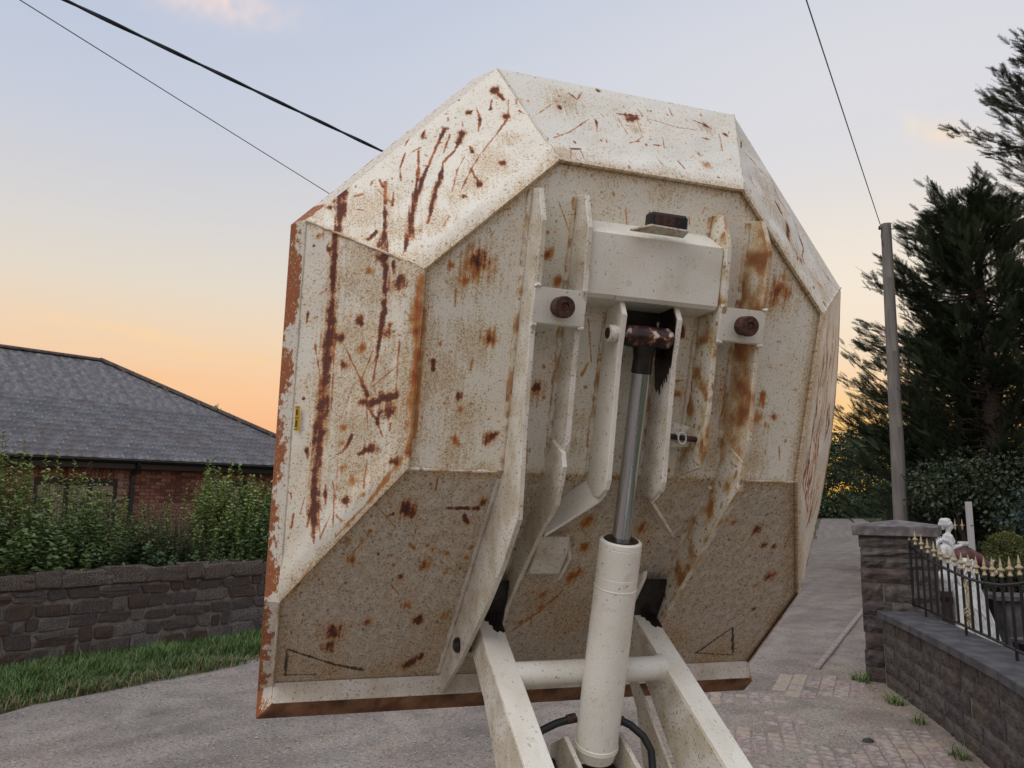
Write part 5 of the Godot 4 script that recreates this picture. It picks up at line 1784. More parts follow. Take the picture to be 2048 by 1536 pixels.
func conifer(label: String, at: Vector3, h: float, R: float, n: int, sd: int, c0: Color, c1: Color, y0 := 0.25) -> void:
	var rn := RandomNumberGenerator.new()
	rn.seed = sd
	var t := thing("conifer_tree", label, "tree", at, 0.0, "dark conifers beyond the railing")
	var b := MB.new()
	b.tube([Vector3(0, -0.1, 0), Vector3(0.05, h * 0.35, 0), Vector3(0, h * 0.7, 0.04), Vector3(0, h * 0.96, 0)], [R * 0.09, R * 0.07, R * 0.04, 0.02], 9)
	put("trunk", b, M.bark, t)
	var lump := FastNoiseLite.new()
	lump.seed = sd
	lump.frequency = 0.6
	var limbs := MB.new()
	var xs := []
	var cs := []
	for k in n:
		var f := pow(rn.randf(), 0.85)
		var y := lerpf(y0, h * 0.97, f)
		var prof := pow(1.0 - f, 0.5) * 0.9 + 0.14
		var az := rn.randf() * TAU
		var l := R * prof * rn.randf_range(0.55, 1.05) * (1.0 + 0.85 * lump.get_noise_3d(cos(az) * 1.5, y * 0.75, sin(az) * 1.5))
		if rn.randf() < 0.06: l *= 1.25
		var o := Vector3(cos(az), 0, sin(az))
		var rise := rn.randf_range(0.15, 0.65)
		var droop := rn.randf_range(-0.1, 0.25)
		var p0 := Vector3(0, y, 0)
		var bend := func(s: float) -> Vector3: return p0 + o * l * s + Vector3(0, l * (rise * s * s - droop * s), 0)
		if k % 3 == 0: limbs.tube([p0, bend.call(0.4), bend.call(0.75), bend.call(0.96)], [0.035, 0.022, 0.012, 0.004], 5)
		var m := int(11 + l * 18.0)
		var tone := c0.lerp(c1, rn.randf())
		for i in m:
			var s := lerpf(0.22, 1.0, sqrt(rn.randf()))
			var p: Vector3 = bend.call(s)
			var along: Vector3 = (bend.call(minf(1.0, s + 0.05)) - bend.call(s - 0.05)).normalized()
			var sd2 := along.cross(Vector3.UP).normalized() * rn.randf_range(-0.95, 0.95)
			var dir := (along + sd2 + Vector3(0, rn.randf_range(-0.15, 0.55), 0)).normalized()
			var sz := rn.randf_range(0.14, 0.32) * clampf(R / 2.6, 0.7, 1.2)
			xs.append(Transform3D(Basis.looking_at(-dir, Vector3.UP + Vector3(rn.randfn(), rn.randfn() * 0.3, rn.randfn()) * 0.5) * Basis.from_scale(Vector3.ONE * sz), p + Vector3(rn.randfn(), rn.randfn(), rn.randfn()) * 0.07))
			cs.append(tone.lerp(c0.lerp(c1, rn.randf()), 0.6))
	put("limbs", limbs, M.bark, t)
	copies("crown", spraym, M.needle, xs, cs, t)
func broad_tree(called: String, label: String, at: Vector3, h: float, R: float, n: int, clump: float, sd: int, c0: Color, c1: Color, group: String, to_ground := true) -> void:
	var rn := RandomNumberGenerator.new()
	rn.seed = sd
	var t := thing(called, label, "tree" if called.ends_with("tree") else "bush", at, 0.0, group)
	var b := MB.new()
	var lobes := []
	var count := 9
	for k in count:
		var an := TAU * k / count + rn.randf()
		var y := h * ((0.14 if k % 2 == 0 else rn.randf_range(0.3, 0.8)) if to_ground else rn.randf_range(0.45, 0.82))
		var rr := R * rn.randf_range(0.2, 0.72)
		lobes.append([Vector3(cos(an) * rr, y, sin(an) * rr), R * rn.randf_range(0.38, 0.6), h * rn.randf_range(0.13, 0.22)])
	lobes.append([Vector3(0, h * 0.8, 0), R * 0.45, h * 0.2])
	b.tube([Vector3(0, -0.1, 0), Vector3(0.03, h * 0.3, 0), Vector3(0, h * 0.65, 0)], [h * 0.03, h * 0.022, h * 0.008], 8)
	for q in lobes: b.tube([Vector3(0, h * 0.22, 0), Vector3(0, h * 0.22, 0).lerp(q[0], 0.5) + Vector3(0, h * 0.03, 0), q[0]], [h * 0.013, h * 0.008, h * 0.003], 5)
	put("trunk", b, M.bark, t)
	var xs := []
	var cs := []
	for k in n:
		var q: Array = lobes[rn.randi() % lobes.size()]
		var d := Vector3(rn.randfn(), rn.randfn(), rn.randfn()).normalized() * pow(rn.randf(), 0.45)
		var p: Vector3 = q[0] + Vector3(d.x * q[1], d.y * q[2], d.z * q[1]) * rn.randf_range(0.85, 1.15)
		if p.y < 0.1: p.y = rn.randf_range(0.1, 0.4)
		xs.append(Transform3D(Basis(Vector3(rn.randfn(), rn.randfn(), rn.randfn()).normalized(), rn.randf() * TAU) * Basis.from_scale(Vector3.ONE * clump * rn.randf_range(0.6, 1.2)), p))
		cs.append(c0.lerp(c1, rn.randf()))
	copies("crown", clumpm, M.leaf, xs, cs, t)

func make_plants() -> void:
	leafm = leaf_mesh(0.2)
	leafm_wide = leaf_mesh(0.36)
	spraym = spray_mesh()
	clumpm = clump_mesh()
	var at := func(s: float, back: float) -> Vector3: return WALL0 + WALL_U * s - WALL_M * back
	var turn := atan2(-WALL_U.z, WALL_U.x)
	var dk := Color(0.062, 0.112, 0.032)
	var md := Color(0.135, 0.20, 0.052)
	var lt := Color(0.25, 0.32, 0.08)
	shrub("broad-leaved dark shrub overhanging the mossy coping", at.call(0.15, 0.55), 1.1, 0.7, 0.9, 1.45, 78, 0.085, dk, md, true, 0, turn)
	shrub("fluffy pale shrub with brown seed heads and pink spikes", at.call(-0.2, 1.1), 1.2, 0.8, 1.3, 1.85, 90, 0.075, md, Color(0.11, 0.125, 0.05), false, 2, turn)
	shrub("tall willowy shrub with one shoot rising against the roof", at.call(0.35, 1.5), 0.7, 0.6, 1.5, 2.18, 39, 0.075, md, lt, false, 1, turn)
	shrub("glossy leaved shrub in front of the wide window", at.call(0.95, 0.75), 0.95, 0.7, 0.95, 1.62, 84, 0.08, dk, md, false, 0, turn)
	shrub("leafy shrub with long shoots crossing the wide window", at.call(1.05, 1.35), 0.9, 0.6, 1.4, 1.98, 54, 0.085, md, lt, false, 1, turn)
	shrub("low spreading shrub trailing over the wall top", at.call(1.45, 0.5), 1.1, 0.6, 0.88, 1.22, 75, 0.07, dk, Color(0.038, 0.075, 0.028), true, 0, turn)
	shrub("loose pale shrub below the downpipe with yellowing tips", at.call(1.62, 1.0), 0.9, 0.6, 1.1, 1.5, 66, 0.065, md, Color(0.16, 0.17, 0.04), false, 0, turn)
	shrub("fine twiggy heather-like shrub under the bare brick wall", at.call(2.05, 0.8), 0.85, 0.6, 1.05, 1.46, 111, 0.032, Color(0.062, 0.074, 0.032), Color(0.095, 0.095, 0.048), false, 0, turn)
	shrub("dark small-leaved shrub hugging the coping stones", at.call(2.2, 0.45), 0.9, 0.5, 0.9, 1.2, 90, 0.045, dk, md, false, 0, turn)
	shrub("bright green shrub with soft upright shoots by the gutter end", at.call(2.6, 1.0), 0.9, 0.7, 1.2, 1.76, 90, 0.062, md, lt, false, 0, turn)
	shrub("tallest green shrub rising past the dark gutter", at.call(3.1, 1.2), 0.8, 0.7, 1.4, 2.05, 84, 0.07, md, lt, true, 0, turn)
	shrub("dense deep green shrub close behind the wall end", at.call(3.05, 0.5), 1.1, 0.6, 0.9, 1.6, 84, 0.07, dk, md, true, 0, turn)
	shrub("rounded shrub hidden behind the tipped skip", at.call(4.1, 0.7), 1.2, 0.8, 1.0, 1.9, 90, 0.08, dk, md, true, 0, turn)
	# beyond the railing
	var n0 := Color(0.016, 0.027, 0.012)
	var n1 := Color(0.040, 0.060, 0.020)
	var n2 := Color(0.050, 0.078, 0.026)
	conifer("broad dark conifer with feathery sprays behind the pole", Vector3(10.75, 0, -17.2), 8.7, 3.0, 640, 1, n0, n1)
	conifer("tallest dark conifer, its sprays reaching over the sky", Vector3(13.7, 0, -15.6), 13.4, 3.3, 430, 2, n0, n1, 7.6)
	conifer("lower conifer with thin sprays straying past the pole", Vector3(10.8, 0, -18.4), 6.6, 2.0, 360, 3, n0, Color(0.036, 0.058, 0.022))
	conifer("wide conifer filling the gap behind the tallest one", Vector3(15.5, 0, -20.0), 9.0, 3.4, 240, 4, n0, n1)
	var hg := "bushes and trees along the lane"
	broad_tree("hedge_bush", "dark hedge bush behind the white post", Vector3(8.9, 0, -15.2), 2.7, 1.5, 1500, 0.2, 11, n0, n1, hg)
	broad_tree("hedge_bush", "blackish hedge bush behind the clipped ball", Vector3(10.4, 0, -14.4), 3.0, 1.6, 1500, 0.2, 12, n0, n1, hg)
	broad_tree("hedge_bush", "bluish shrub beside the clipped ball", Vector3(9.1, 0, -12.4), 2.1, 1.1, 1000, 0.16, 13, Color(0.018, 0.04, 0.032), Color(0.03, 0.06, 0.045), hg)
	broad_tree("hedge_bush", "green bush at the foot of the utility pole", Vector3(12.0, 0, -21.5), 2.8, 1.5, 1700, 0.22, 14, dk, md, hg)
	broad_tree("lane_tree", "soft green tree on the bank past the pole", Vector3(17.5, 0, -29.5), 4.4, 2.1, 2600, 0.3, 15, n2, md, hg)
	broad_tree("lane_tree", "olive green tree leaning over the bend", Vector3(23.2, 0, -40.0), 4.6, 2.6, 2400, 0.4, 16, n2, md, hg)
	broad_tree("lane_tree", "dull green tree closing the lane at its bend", Vector3(31.5, 0, -56.0), 5.0, 3.0, 2300, 0.5, 17, n2, md, hg)
	for q in [[30.0, 2.6, 1.6, "low green bush where the lane edge first shows past the skip"], [37.0, 3.0, 2.0, "rounded green bush on the inside of the bend"], [47.0, 3.4, 2.4, "tall green bush on the inside of the bend"], [58.0, 3.8, 2.6, "farthest hedge bush on the inside of the bend"]]:
		var e := lane_edge(q[0])
		broad_tree("hedge_bush", q[3], Vector3(e.x - (q[2] + 0.3) * 0.8542, 0, e.y - (q[2] + 0.3) * 0.52), q[1], q[2], 2200, 0.3, int(q[0]), n2, md, hg)
	for q in [[33.0, -82.0, 9.6, 6.0, "dark spreading tree on the skyline with gaps of sunset"], [40.5, -88.0, 10.8, 5.5, "tall dark skyline tree right at the sunset glow"], [44.5, -86.0, 11.5, 6.0, "dark skyline tree next to the utility pole"], [27.0, -80.0, 8.0, 5.0, "rounded dark tree on the skyline past the skip rim"], [37.5, -70.0, 6.5, 5.0, "dim green tree in front of the skyline trees"], [51.0, -95.0, 12.0, 7.0, "dark skyline tree hidden by the conifers"]]:
		broad_tree("lane_tree", q[4].replace("right at", "at"), Vector3(q[0], 0, q[1]), q[2], q[3], 1900, 0.7, int(q[0] * 7), n1, n2, hg)
	broad_tree("garden_tree", "sparse tree top peeping over the bungalow hip", Vector3(-13.6, 0, -36.0), 6.0, 1.3, 700, 0.3, 61, dk, md, hg, false)
	for q in [[-4.5, -50.0, 7.0, 4.5, "rounded far tree beyond the end of the bungalow"], [3.5, -62.0, 8.5, 5.5, "broad far tree beyond the straight of the lane"], [13.0, -70.0, 8.0, 5.5, "far tree between the skip and the bend"]]:
		broad_tree("far_tree", q[4], Vector3(q[0], 0, q[1]), q[2], q[3], 1500, 0.7, int(q[2] * 11), n0, n2, hg)
	for q in [[8.0, 2.2, "hedge bush where the rubble wall runs out"], [14.0, 2.6, "hedge bush close to the pole beyond the skip"], [21.0, 2.4, "hedge bush halfway up the straight lane"]]:
		var e := lane_edge(q[0])
		broad_tree("hedge_bush", q[2], Vector3(e.x - 1.7, 0, e.y - 1.0), q[1], 1.6, 1200, 0.25, int(q[0]) + 70, dk, md, hg)

# ---------------------------------------------------------------- gate pillar, block wall, railing
func path_at(pts: Array, d: float) -> Array: # point and direction at a length along a line
	for k in pts.size() - 1:
		var l: float = pts[k].distance_to(pts[k + 1])
		if d <= l or k == pts.size() - 2: return [pts[k].lerp(pts[k + 1], d / l), (pts[k + 1] - pts[k]).normalized()]
		d -= l
	return []
const FACE := [Vector2(3.40, -7.30), Vector2(3.33, -6.85), Vector2(3.24, -6.32), Vector2(3.14, -5.80), Vector2(3.03, -5.22), Vector2(2.93, -4.78), Vector2(2.83, -4.37), Vector2(2.60, -3.60)]
func rocky(h: Vector3, sd: int, bump: float) -> ArrayMesh:
	# a rock-faced block: its +z face is split stone
	var rn := RandomNumberGenerator.new()
	rn.seed = sd
	var b := MB.new()
	var nx := 5
	var ny := 3
	var g := []
	for j in ny + 1:
		for i in nx + 1:
			var edge := i == 0 or j == 0 or i == nx or j == ny
			g.append(Vector3(lerpf(-h.x, h.x, i / float(nx)), lerpf(-h.y, h.y, j / float(ny)), h.z - (0.006 if edge else 0.0) + (0.0 if edge else rn.randf_range(-0.2, 1.0) * bump)))
	for j in ny:
		for i in nx:
			b.quad(g[j * (nx + 1) + i], g[j * (nx + 1) + i + 1], g[(j + 1) * (nx + 1) + i + 1], g[(j + 1) * (nx + 1) + i], Vector3(0, 0, 1))
	var f := h.z - 0.006
	b.quad(Vector3(-h.x, -h.y, f), Vector3(h.x, -h.y, f), Vector3(h.x, -h.y, -h.z), Vector3(-h.x, -h.y, -h.z), Vector3.DOWN)
	b.quad(Vector3(-h.x, h.y, f), Vector3(h.x, h.y, f), Vector3(h.x, h.y, -h.z), Vector3(-h.x, h.y, -h.z), Vector3.UP)
	b.quad(Vector3(-h.x, -h.y, f), Vector3(-h.x, h.y, f), Vector3(-h.x, h.y, -h.z), Vector3(-h.x, -h.y, -h.z), Vector3.LEFT)
	b.quad(Vector3(h.x, -h.y, f), Vector3(h.x, h.y, f), Vector3(h.x, h.y, -h.z), Vector3(h.x, -h.y, -h.z), Vector3.RIGHT)
	b.quad(Vector3(-h.x, -h.y, -h.z), Vector3(h.x, -h.y, -h.z), Vector3(h.x, h.y, -h.z), Vector3(-h.x, h.y, -h.z), Vector3(0, 0, -1))
	return b.mesh()
func make_pillar() -> void:
	var t := thing("gate_pillar", "square stone gate pillar with a shallow pyramid cap", "pillar", Vector3(3.30, 0, -7.44))
	t.basis = Basis(Vector3(0.8542, 0, 0.52), Vector3.UP, Vector3(-0.52, 0, 0.8542))  # x along its front, z towards us
	var W := 0.62
	var b := MB.new()
	b.box(Vector3(0.012, -0.1, -W + 0.012), Vector3(W - 0.012, 1.38, -0.012))
	put("mortar_core", b, M.block_mortar, t)
	var y := 0.0
	var hs := [0.145, 0.15, 0.155, 0.155, 0.135, 0.165, 0.135, 0.10, 0.085, 0.115]
	var cut := [0.34, 0.2, 0.40, 0.0, 0.26, 0.19, 0.45, 0.22, 0.0, 0.0]
	for k in hs.size():
		var h: float = hs[k]
		var xs: Array = [0.0, W] if cut[k] == 0.0 else [0.0, cut[k], W]
		for i in xs.size() - 1:
			var hx: float = (xs[i + 1] - xs[i]) * 0.5 - 0.004
			for back in 2:
				var o := obj("block", rocky(Vector3(hx, h * 0.5 - 0.004, W * 0.25), 300 + k * 4 + i * 2 + back, 0.022), M.block[rng.randi() % 4], t)
				o.transform = Transform3D(Basis.IDENTITY if back == 0 else Basis(Vector3.UP, PI), Vector3((xs[i] + xs[i + 1]) * 0.5 + rng.randf_range(-0.006, 0.006), y + h * 0.5, -W * 0.25 if back == 0 else -W * 0.75))
		y += h
	b = MB.new()
	var lo := 1.34
	var hi := 1.435
	b.bevel(Vector3(W * 0.5, (lo + hi) * 0.5, -W * 0.5), Vector3(W * 0.5 + 0.05, (hi - lo) * 0.5, W * 0.5 + 0.05), 0.008)
	var c := [Vector3(-0.043, hi - 0.001, 0.043), Vector3(W + 0.043, hi - 0.001, 0.043), Vector3(W + 0.043, hi - 0.001, -W - 0.043), Vector3(-0.043, hi - 0.001, -W - 0.043)]
	for k in 4: b.face(c[k], c[(k + 1) % 4], Vector3(W * 0.5, hi + 0.052, -W * 0.5), Vector3.UP)
	put("cap", b, M.cap, t)
func make_block_wall() -> void:
	var t := thing("block_wall", "low curved wall of brown-grey stone blocks carrying the railing", "wall", Vector3(FACE[0].x, 0, FACE[0].y))
	var org := t.position
	var total := 0.0
	for k in FACE.size() - 1: total += FACE[k].distance_to(FACE[k + 1])
	var b := MB.new()
	var n := 40
	for i in n:
		var a = path_at(FACE, total * i / n)
		var c = path_at(FACE, total * (i + 1) / n)
		var sa := Vector2(-a[1].y, a[1].x)
		var sc := Vector2(-c[1].y, c[1].x)
		if sa.x < 0.0: sa = -sa
		if sc.x < 0.0: sc = -sc
		var p := [a[0] + sa * 0.014, c[0] + sc * 0.014, c[0] + sc * 0.30, a[0] + sa * 0.30]
		var q := []
		for k in p: q.append(Vector3(k.x, 0, k.y) - Vector3(org.x, 0, org.z))
		var hh := Vector3(0, 0.605, 0)
		var dn := Vector3(0, -0.1, 0)
		b.quad(q[0] + dn, q[1] + dn, q[1] + hh, q[0] + hh, -Vector3(sa.x, 0, sa.y))
		b.quad(q[2] + dn, q[3] + dn, q[3] + hh, q[2] + hh, Vector3(sa.x, 0, sa.y))
		b.quad(q[0] + hh, q[1] + hh, q[2] + hh, q[3] + hh, Vector3.UP)
	put("mortar_core", b, M.block_mortar, t)
	var hs := [0.125, 0.115, 0.13, 0.115, 0.12]
	var y := 0.0
	var sd := 500
	for h in hs:
		var d := rng.randf_range(0.0, 0.06)
		while d < total - 0.1:
			var l := rng.randf_range(0.16, 0.42)
			l = minf(l, total - d)
			if l < 0.08: break
			var f = path_at(FACE, d + l * 0.5)
			var sv := Vector2(-f[1].y, f[1].x)
			if sv.x < 0.0: sv = -sv
			var o := obj("block", rocky(Vector3(l * 0.5 - 0.004, h * 0.5 - 0.004, 0.06), sd, 0.010), M.block[[0, 0, 1, 3, 2][rng.randi() % 5]], t)
			sd += 1
			var zz := -Vector3(sv.x, 0, sv.y)
			var p := Vector3(f[0].x, y + h * 0.5, f[0].y) - org - zz * (0.062 + rng.randf_range(-0.004, 0.003))
			o.transform = Transform3D(Basis(Vector3.UP.cross(zz), Vector3.UP, zz), p)
			d += l
		y += h
	# coping slabs
	var d := 0.02
	while d < total - 0.05:
		var l := minf(0.86, total - d)
		var f = path_at(FACE, d + l * 0.5)
		var a = path_at(FACE, d)
		var e = path_at(FACE, d + l)
		var dr: Vector2 = (e[0] - a[0]).normalized()
		var sv := Vector2(-dr.y, dr.x)
		if sv.x < 0.0: sv = -sv
		var zz := -Vector3(sv.x, 0, sv.y)
		b = MB.new()
		b.bevel(Vector3.ZERO, Vector3(l * 0.5 - 0.002, 0.032, 0.185), 0.006)
		var o := put("coping_slab", b, M.coping, t)
		var m: Vector2 = (a[0] + e[0]) * 0.5
		o.transform = Transform3D(Basis(Vector3.UP.cross(zz), Vector3.UP, zz), Vector3(m.x, 0.638, m.y) - org - zz * 0.15)
		d += l
const RAIL := [Vector2(3.71, -7.46), Vector2(3.60, -6.85), Vector2(3.47, -6.2), Vector2(3.32, -5.55), Vector2(3.16, -4.9), Vector2(2.98, -4.2), Vector2(2.85, -3.75)]
func rail_top(z: float) -> float:
	var k := [[-7.6, 1.33], [-7.45, 1.307], [-7.15, 1.242], [-6.85, 1.185], [-6.5, 1.142], [-6.2, 1.117], [-5.85, 1.098], [-5.55, 1.097], [-5.2, 1.117], [-4.9, 1.157], [-4.5, 1.235], [-4.2, 1.305], [-3.6, 1.4]]
	for i in k.size() - 1:
		if z >= k[i][0] and z <= k[i + 1][0]: return lerpf(k[i][1], k[i + 1][1], (z - k[i][0]) / (k[i + 1][0] - k[i][0]))
	return 1.3
func make_railing() -> void:
	var t := thing("railing", "black iron railing with gold spear heads and a dipping top rail", "railing", Vector3(RAIL[0].x, 0.67, RAIL[0].y))
	var org := t.position
	var total := 0.0
	for k in RAIL.size() - 1: total += RAIL[k].distance_to(RAIL[k + 1])
	var top := []
	var low := []
	for i in 61:
		var f = path_at(RAIL, total * i / 60.0)
		top.append(Vector3(f[0].x, rail_top(f[0].y), f[0].y) - org)
		low.append(Vector3(f[0].x, 0.735, f[0].y) - org)
	var b := MB.new()
	b.tube(top, 0.0115, 8)
	put("top_rail", b, M.iron, t)
	b = MB.new()
	b.tube(low, 0.0105, 8)
	put("bottom_rail", b, M.iron, t)
	var fin := MB.new()
	fin.turned(Vector3.ZERO, Vector3(0, 0.128, 0), [[0.0, 0.012], [0.06, 0.016], [0.12, 0.012], [0.24, 0.008], [0.30, 0.014], [0.36, 0.024], [0.42, 0.023], [0.47, 0.012], [0.55, 0.009], [0.60, 0.0105], [1.0, 0.0012]], 10)
	var fm := fin.mesh()
	var d := 0.10
	var k := 0
	while d < total - 0.05:
		var f = path_at(RAIL, d)
		var y := rail_top(f[0].y)
		var x := Vector3(f[0].x, 0, f[0].y) - Vector3(org.x, 0, org.z)
		b = MB.new()
		var foot := 0.0 if k % 6 == 3 else 0.055
		b.rod(x + Vector3(0, foot, 0), x + Vector3(0, y + 0.055 - 0.67, 0), 0.0098, -1.0, 8)
		var bar := put("bar", b, M.iron, t)
		var o := obj("spear_head", fm, M.gold, bar)
		o.position = x + Vector3(0, y + 0.05 - 0.67, 0)
		d += 0.158
		k += 1
	# gilded scroll panel hung between the bars
	var f = path_at(RAIL, 1.615)
	var c := Vector3(f[0].x, 0, f[0].y) - Vector3(org.x, 0, org.z)
	var u := Vector3(f[1].x, 0, f[1].y)
	var fy := rail_top(f[0].y) - 0.67
	b = MB.new()
	for s in [-1.0, 1.0]:
		var p := []
		for i in 30:
			var q := i / 29.0
			var an: float = q * TAU * 1.2
			var r := 0.038 * (1.0 - q * 0.62)
			p.append(c + u * (s * (0.034 - r * cos(an) * 0.95 + 0.004)) + Vector3(0, fy - 0.055 + r * sin(an), 0))
		b.tube(p, 0.0055, 6)
		p = []
		for i in 30:
			var q := i / 29.0
			var an: float = q * TAU * 1.2
			var r := 0.034 * (1.0 - q * 0.62)
			p.append(c + u * (s * (0.030 - r * cos(an) * 0.95 + 0.004)) + Vector3(0, 0.105 - r * sin(an), 0))
		b.tube(p, 0.0055, 6)
		b.tube([c + u * s * 0.012 + Vector3(0, fy - 0.07, 0), c + u * s * 0.03 + Vector3(0, fy - 0.13, 0), c + u * s * 0.022 + Vector3(0, fy - 0.19, 0), c + u * s * 0.012 + Vector3(0, fy - 0.215, 0)], 0.0065, 6)
	for s in 4:
		var p := []
		for i in 20:
			var q := i / 19.0
			var an: float = q * PI * 1.6 + s * PI / 2.0
			var r := 0.004 + 0.03 * sin(PI * q)
			p.append(c + u * (cos(an) * r) + Vector3(-u.z, 0, u.x) * (sin(an) * r) + Vector3(0, lerpf(fy - 0.20, 0.13, q), 0))
		b.tube(p, 0.006, 6)
	put("gilt_scroll", b, M.gold, t).set_meta("label", "gilded scroll and twisted basket ornament")

# ---------------------------------------------------------------- kerb and setts
func make_paving() -> void:
	var kerb := Node3D.new()
	kerb.name = numbered("kerb")
	add_child(kerb)
	tag(kerb, "", "", "", "structure")
	var a := Vector2(3.02, -7.90)
	var e := Vector2(5.6, -12.48)
	var dr := (e - a).normalized()
	var n := 7
	for k in n:
		var p := a.lerp(e, (k + 0.5) / n)
		var b := MB.new()
		b.bevel(Vector3.ZERO, Vector3(a.distance_to(e) / n * 0.5 - 0.004, 0.06, 0.032), 0.008)
		var o := put("kerb_stone", b, M.kerb, kerb)
		o.transform = Transform3D(Basis(Vector3(dr.x, 0, dr.y), Vector3.UP, Vector3(dr.x, 0, dr.y).cross(Vector3.UP)), Vector3(p.x, -0.015 + rng.randf_range(-0.003, 0.003), p.y))
	var pave := Node3D.new()
	pave.name = numbered("pavement")
	add_child(pave)
	tag(pave, "", "", "", "structure")
	var wear := FastNoiseLite.new()
	wear.seed = 12
	wear.frequency = 1.1
	var ms := []
	for k in 4:
		var b := MB.new()
		b.bevel(Vector3.ZERO, Vector3(0.043 + 0.002 * k, 0.03, 0.041 + 0.0015 * k), 0.007)
		ms.append(b.mesh())
	var f := Vector2(0.27, -0.963)
	var x := Vector2(0.963, 0.27)
	var cnt := 0
	for i in range(-9, 9):
		for j in range(-5, 19):
			var p := Vector2(2.13, -5.14) + x * (i * 0.103 + rng.randf_range(-0.003, 0.003)) + f * (j * 0.1 + rng.randf_range(-0.003, 0.003))
			if p.x > 3.0 - (p.y + 5.2) * 0.18 - 0.12: continue
			var w := wear.get_noise_2d(p.x * 1.3, p.y * 1.3)
			var keep := w > (-0.45 if j < 4 else (-0.05 if j < 9 else 0.12))
			if not keep or cnt >= 250: continue
			var o := obj("sett", ms[rng.randi() % 4], M.sett[rng.randi() % 3], pave)
			var up := 0.0145 + 0.007 * w + rng.randf_range(-0.002, 0.003)
			o.transform = Transform3D(Basis(Vector3(x.x, 0, x.y), Vector3.UP, Vector3(x.x, 0, x.y).cross(Vector3.UP)) * Basis(Vector3(1, 0, 0), rng.randf_range(-0.03, 0.03)), Vector3(p.x, up - 0.03 + 0.004, p.y))
			cnt += 1
	# broader stones by the kerb end
	for i in 6:
		for j in 4:
			var p := Vector2(2.30, -6.93) + Vector2(0.93, 0.05) * (i * 0.145) + Vector2(0.42, -0.9) * (j * 0.24)
			if j > 2 and i > 3: continue
			var b := MB.new()
			b.bevel(Vector3.ZERO, Vector3(0.062, 0.03, rng.randf_range(0.10, 0.113)), 0.008)
			var o := put("sett", b, M.sett[2 if i < 2 else rng.randi() % 3], pave)
			var d3 := Vector3(0.423, 0, -0.906)
			o.transform = Transform3D(Basis(d3.cross(Vector3.UP), Vector3.UP, -d3) * Basis(Vector3(1, 0, 0), rng.randf_range(-0.02, 0.02)), Vector3(p.x, -0.012 + rng.randf_range(-0.004, 0.005), p.y))
	# a loose stone
	var b := MB.new()
	for k in 10:
		var a0 := TAU * k / 10.0
		var a1 := TAU * (k + 1) / 10.0
		var p0 := Vector3(cos(a0) * 0.045, 0, sin(a0) * 0.028)
		var p1 := Vector3(cos(a1) * 0.045, 0, sin(a1) * 0.028)
		b.quad(p0, p1, p1 * 0.7 + Vector3(0, 0.02, 0), p0 * 0.7 + Vector3(0, 0.018, 0), p0)
		b.face(p0 * 0.7 + Vector3(0, 0.018, 0), p1 * 0.7 + Vector3(0, 0.02, 0), Vector3(0.005, 0.026, 0), Vector3.UP)
	var st := put("loose_stone", b, M.block[1])
	st.position = Vector3(2.48, 0.014, -5.62)
	tag(st, "loose dark stone lying on the worn setts", "stone")

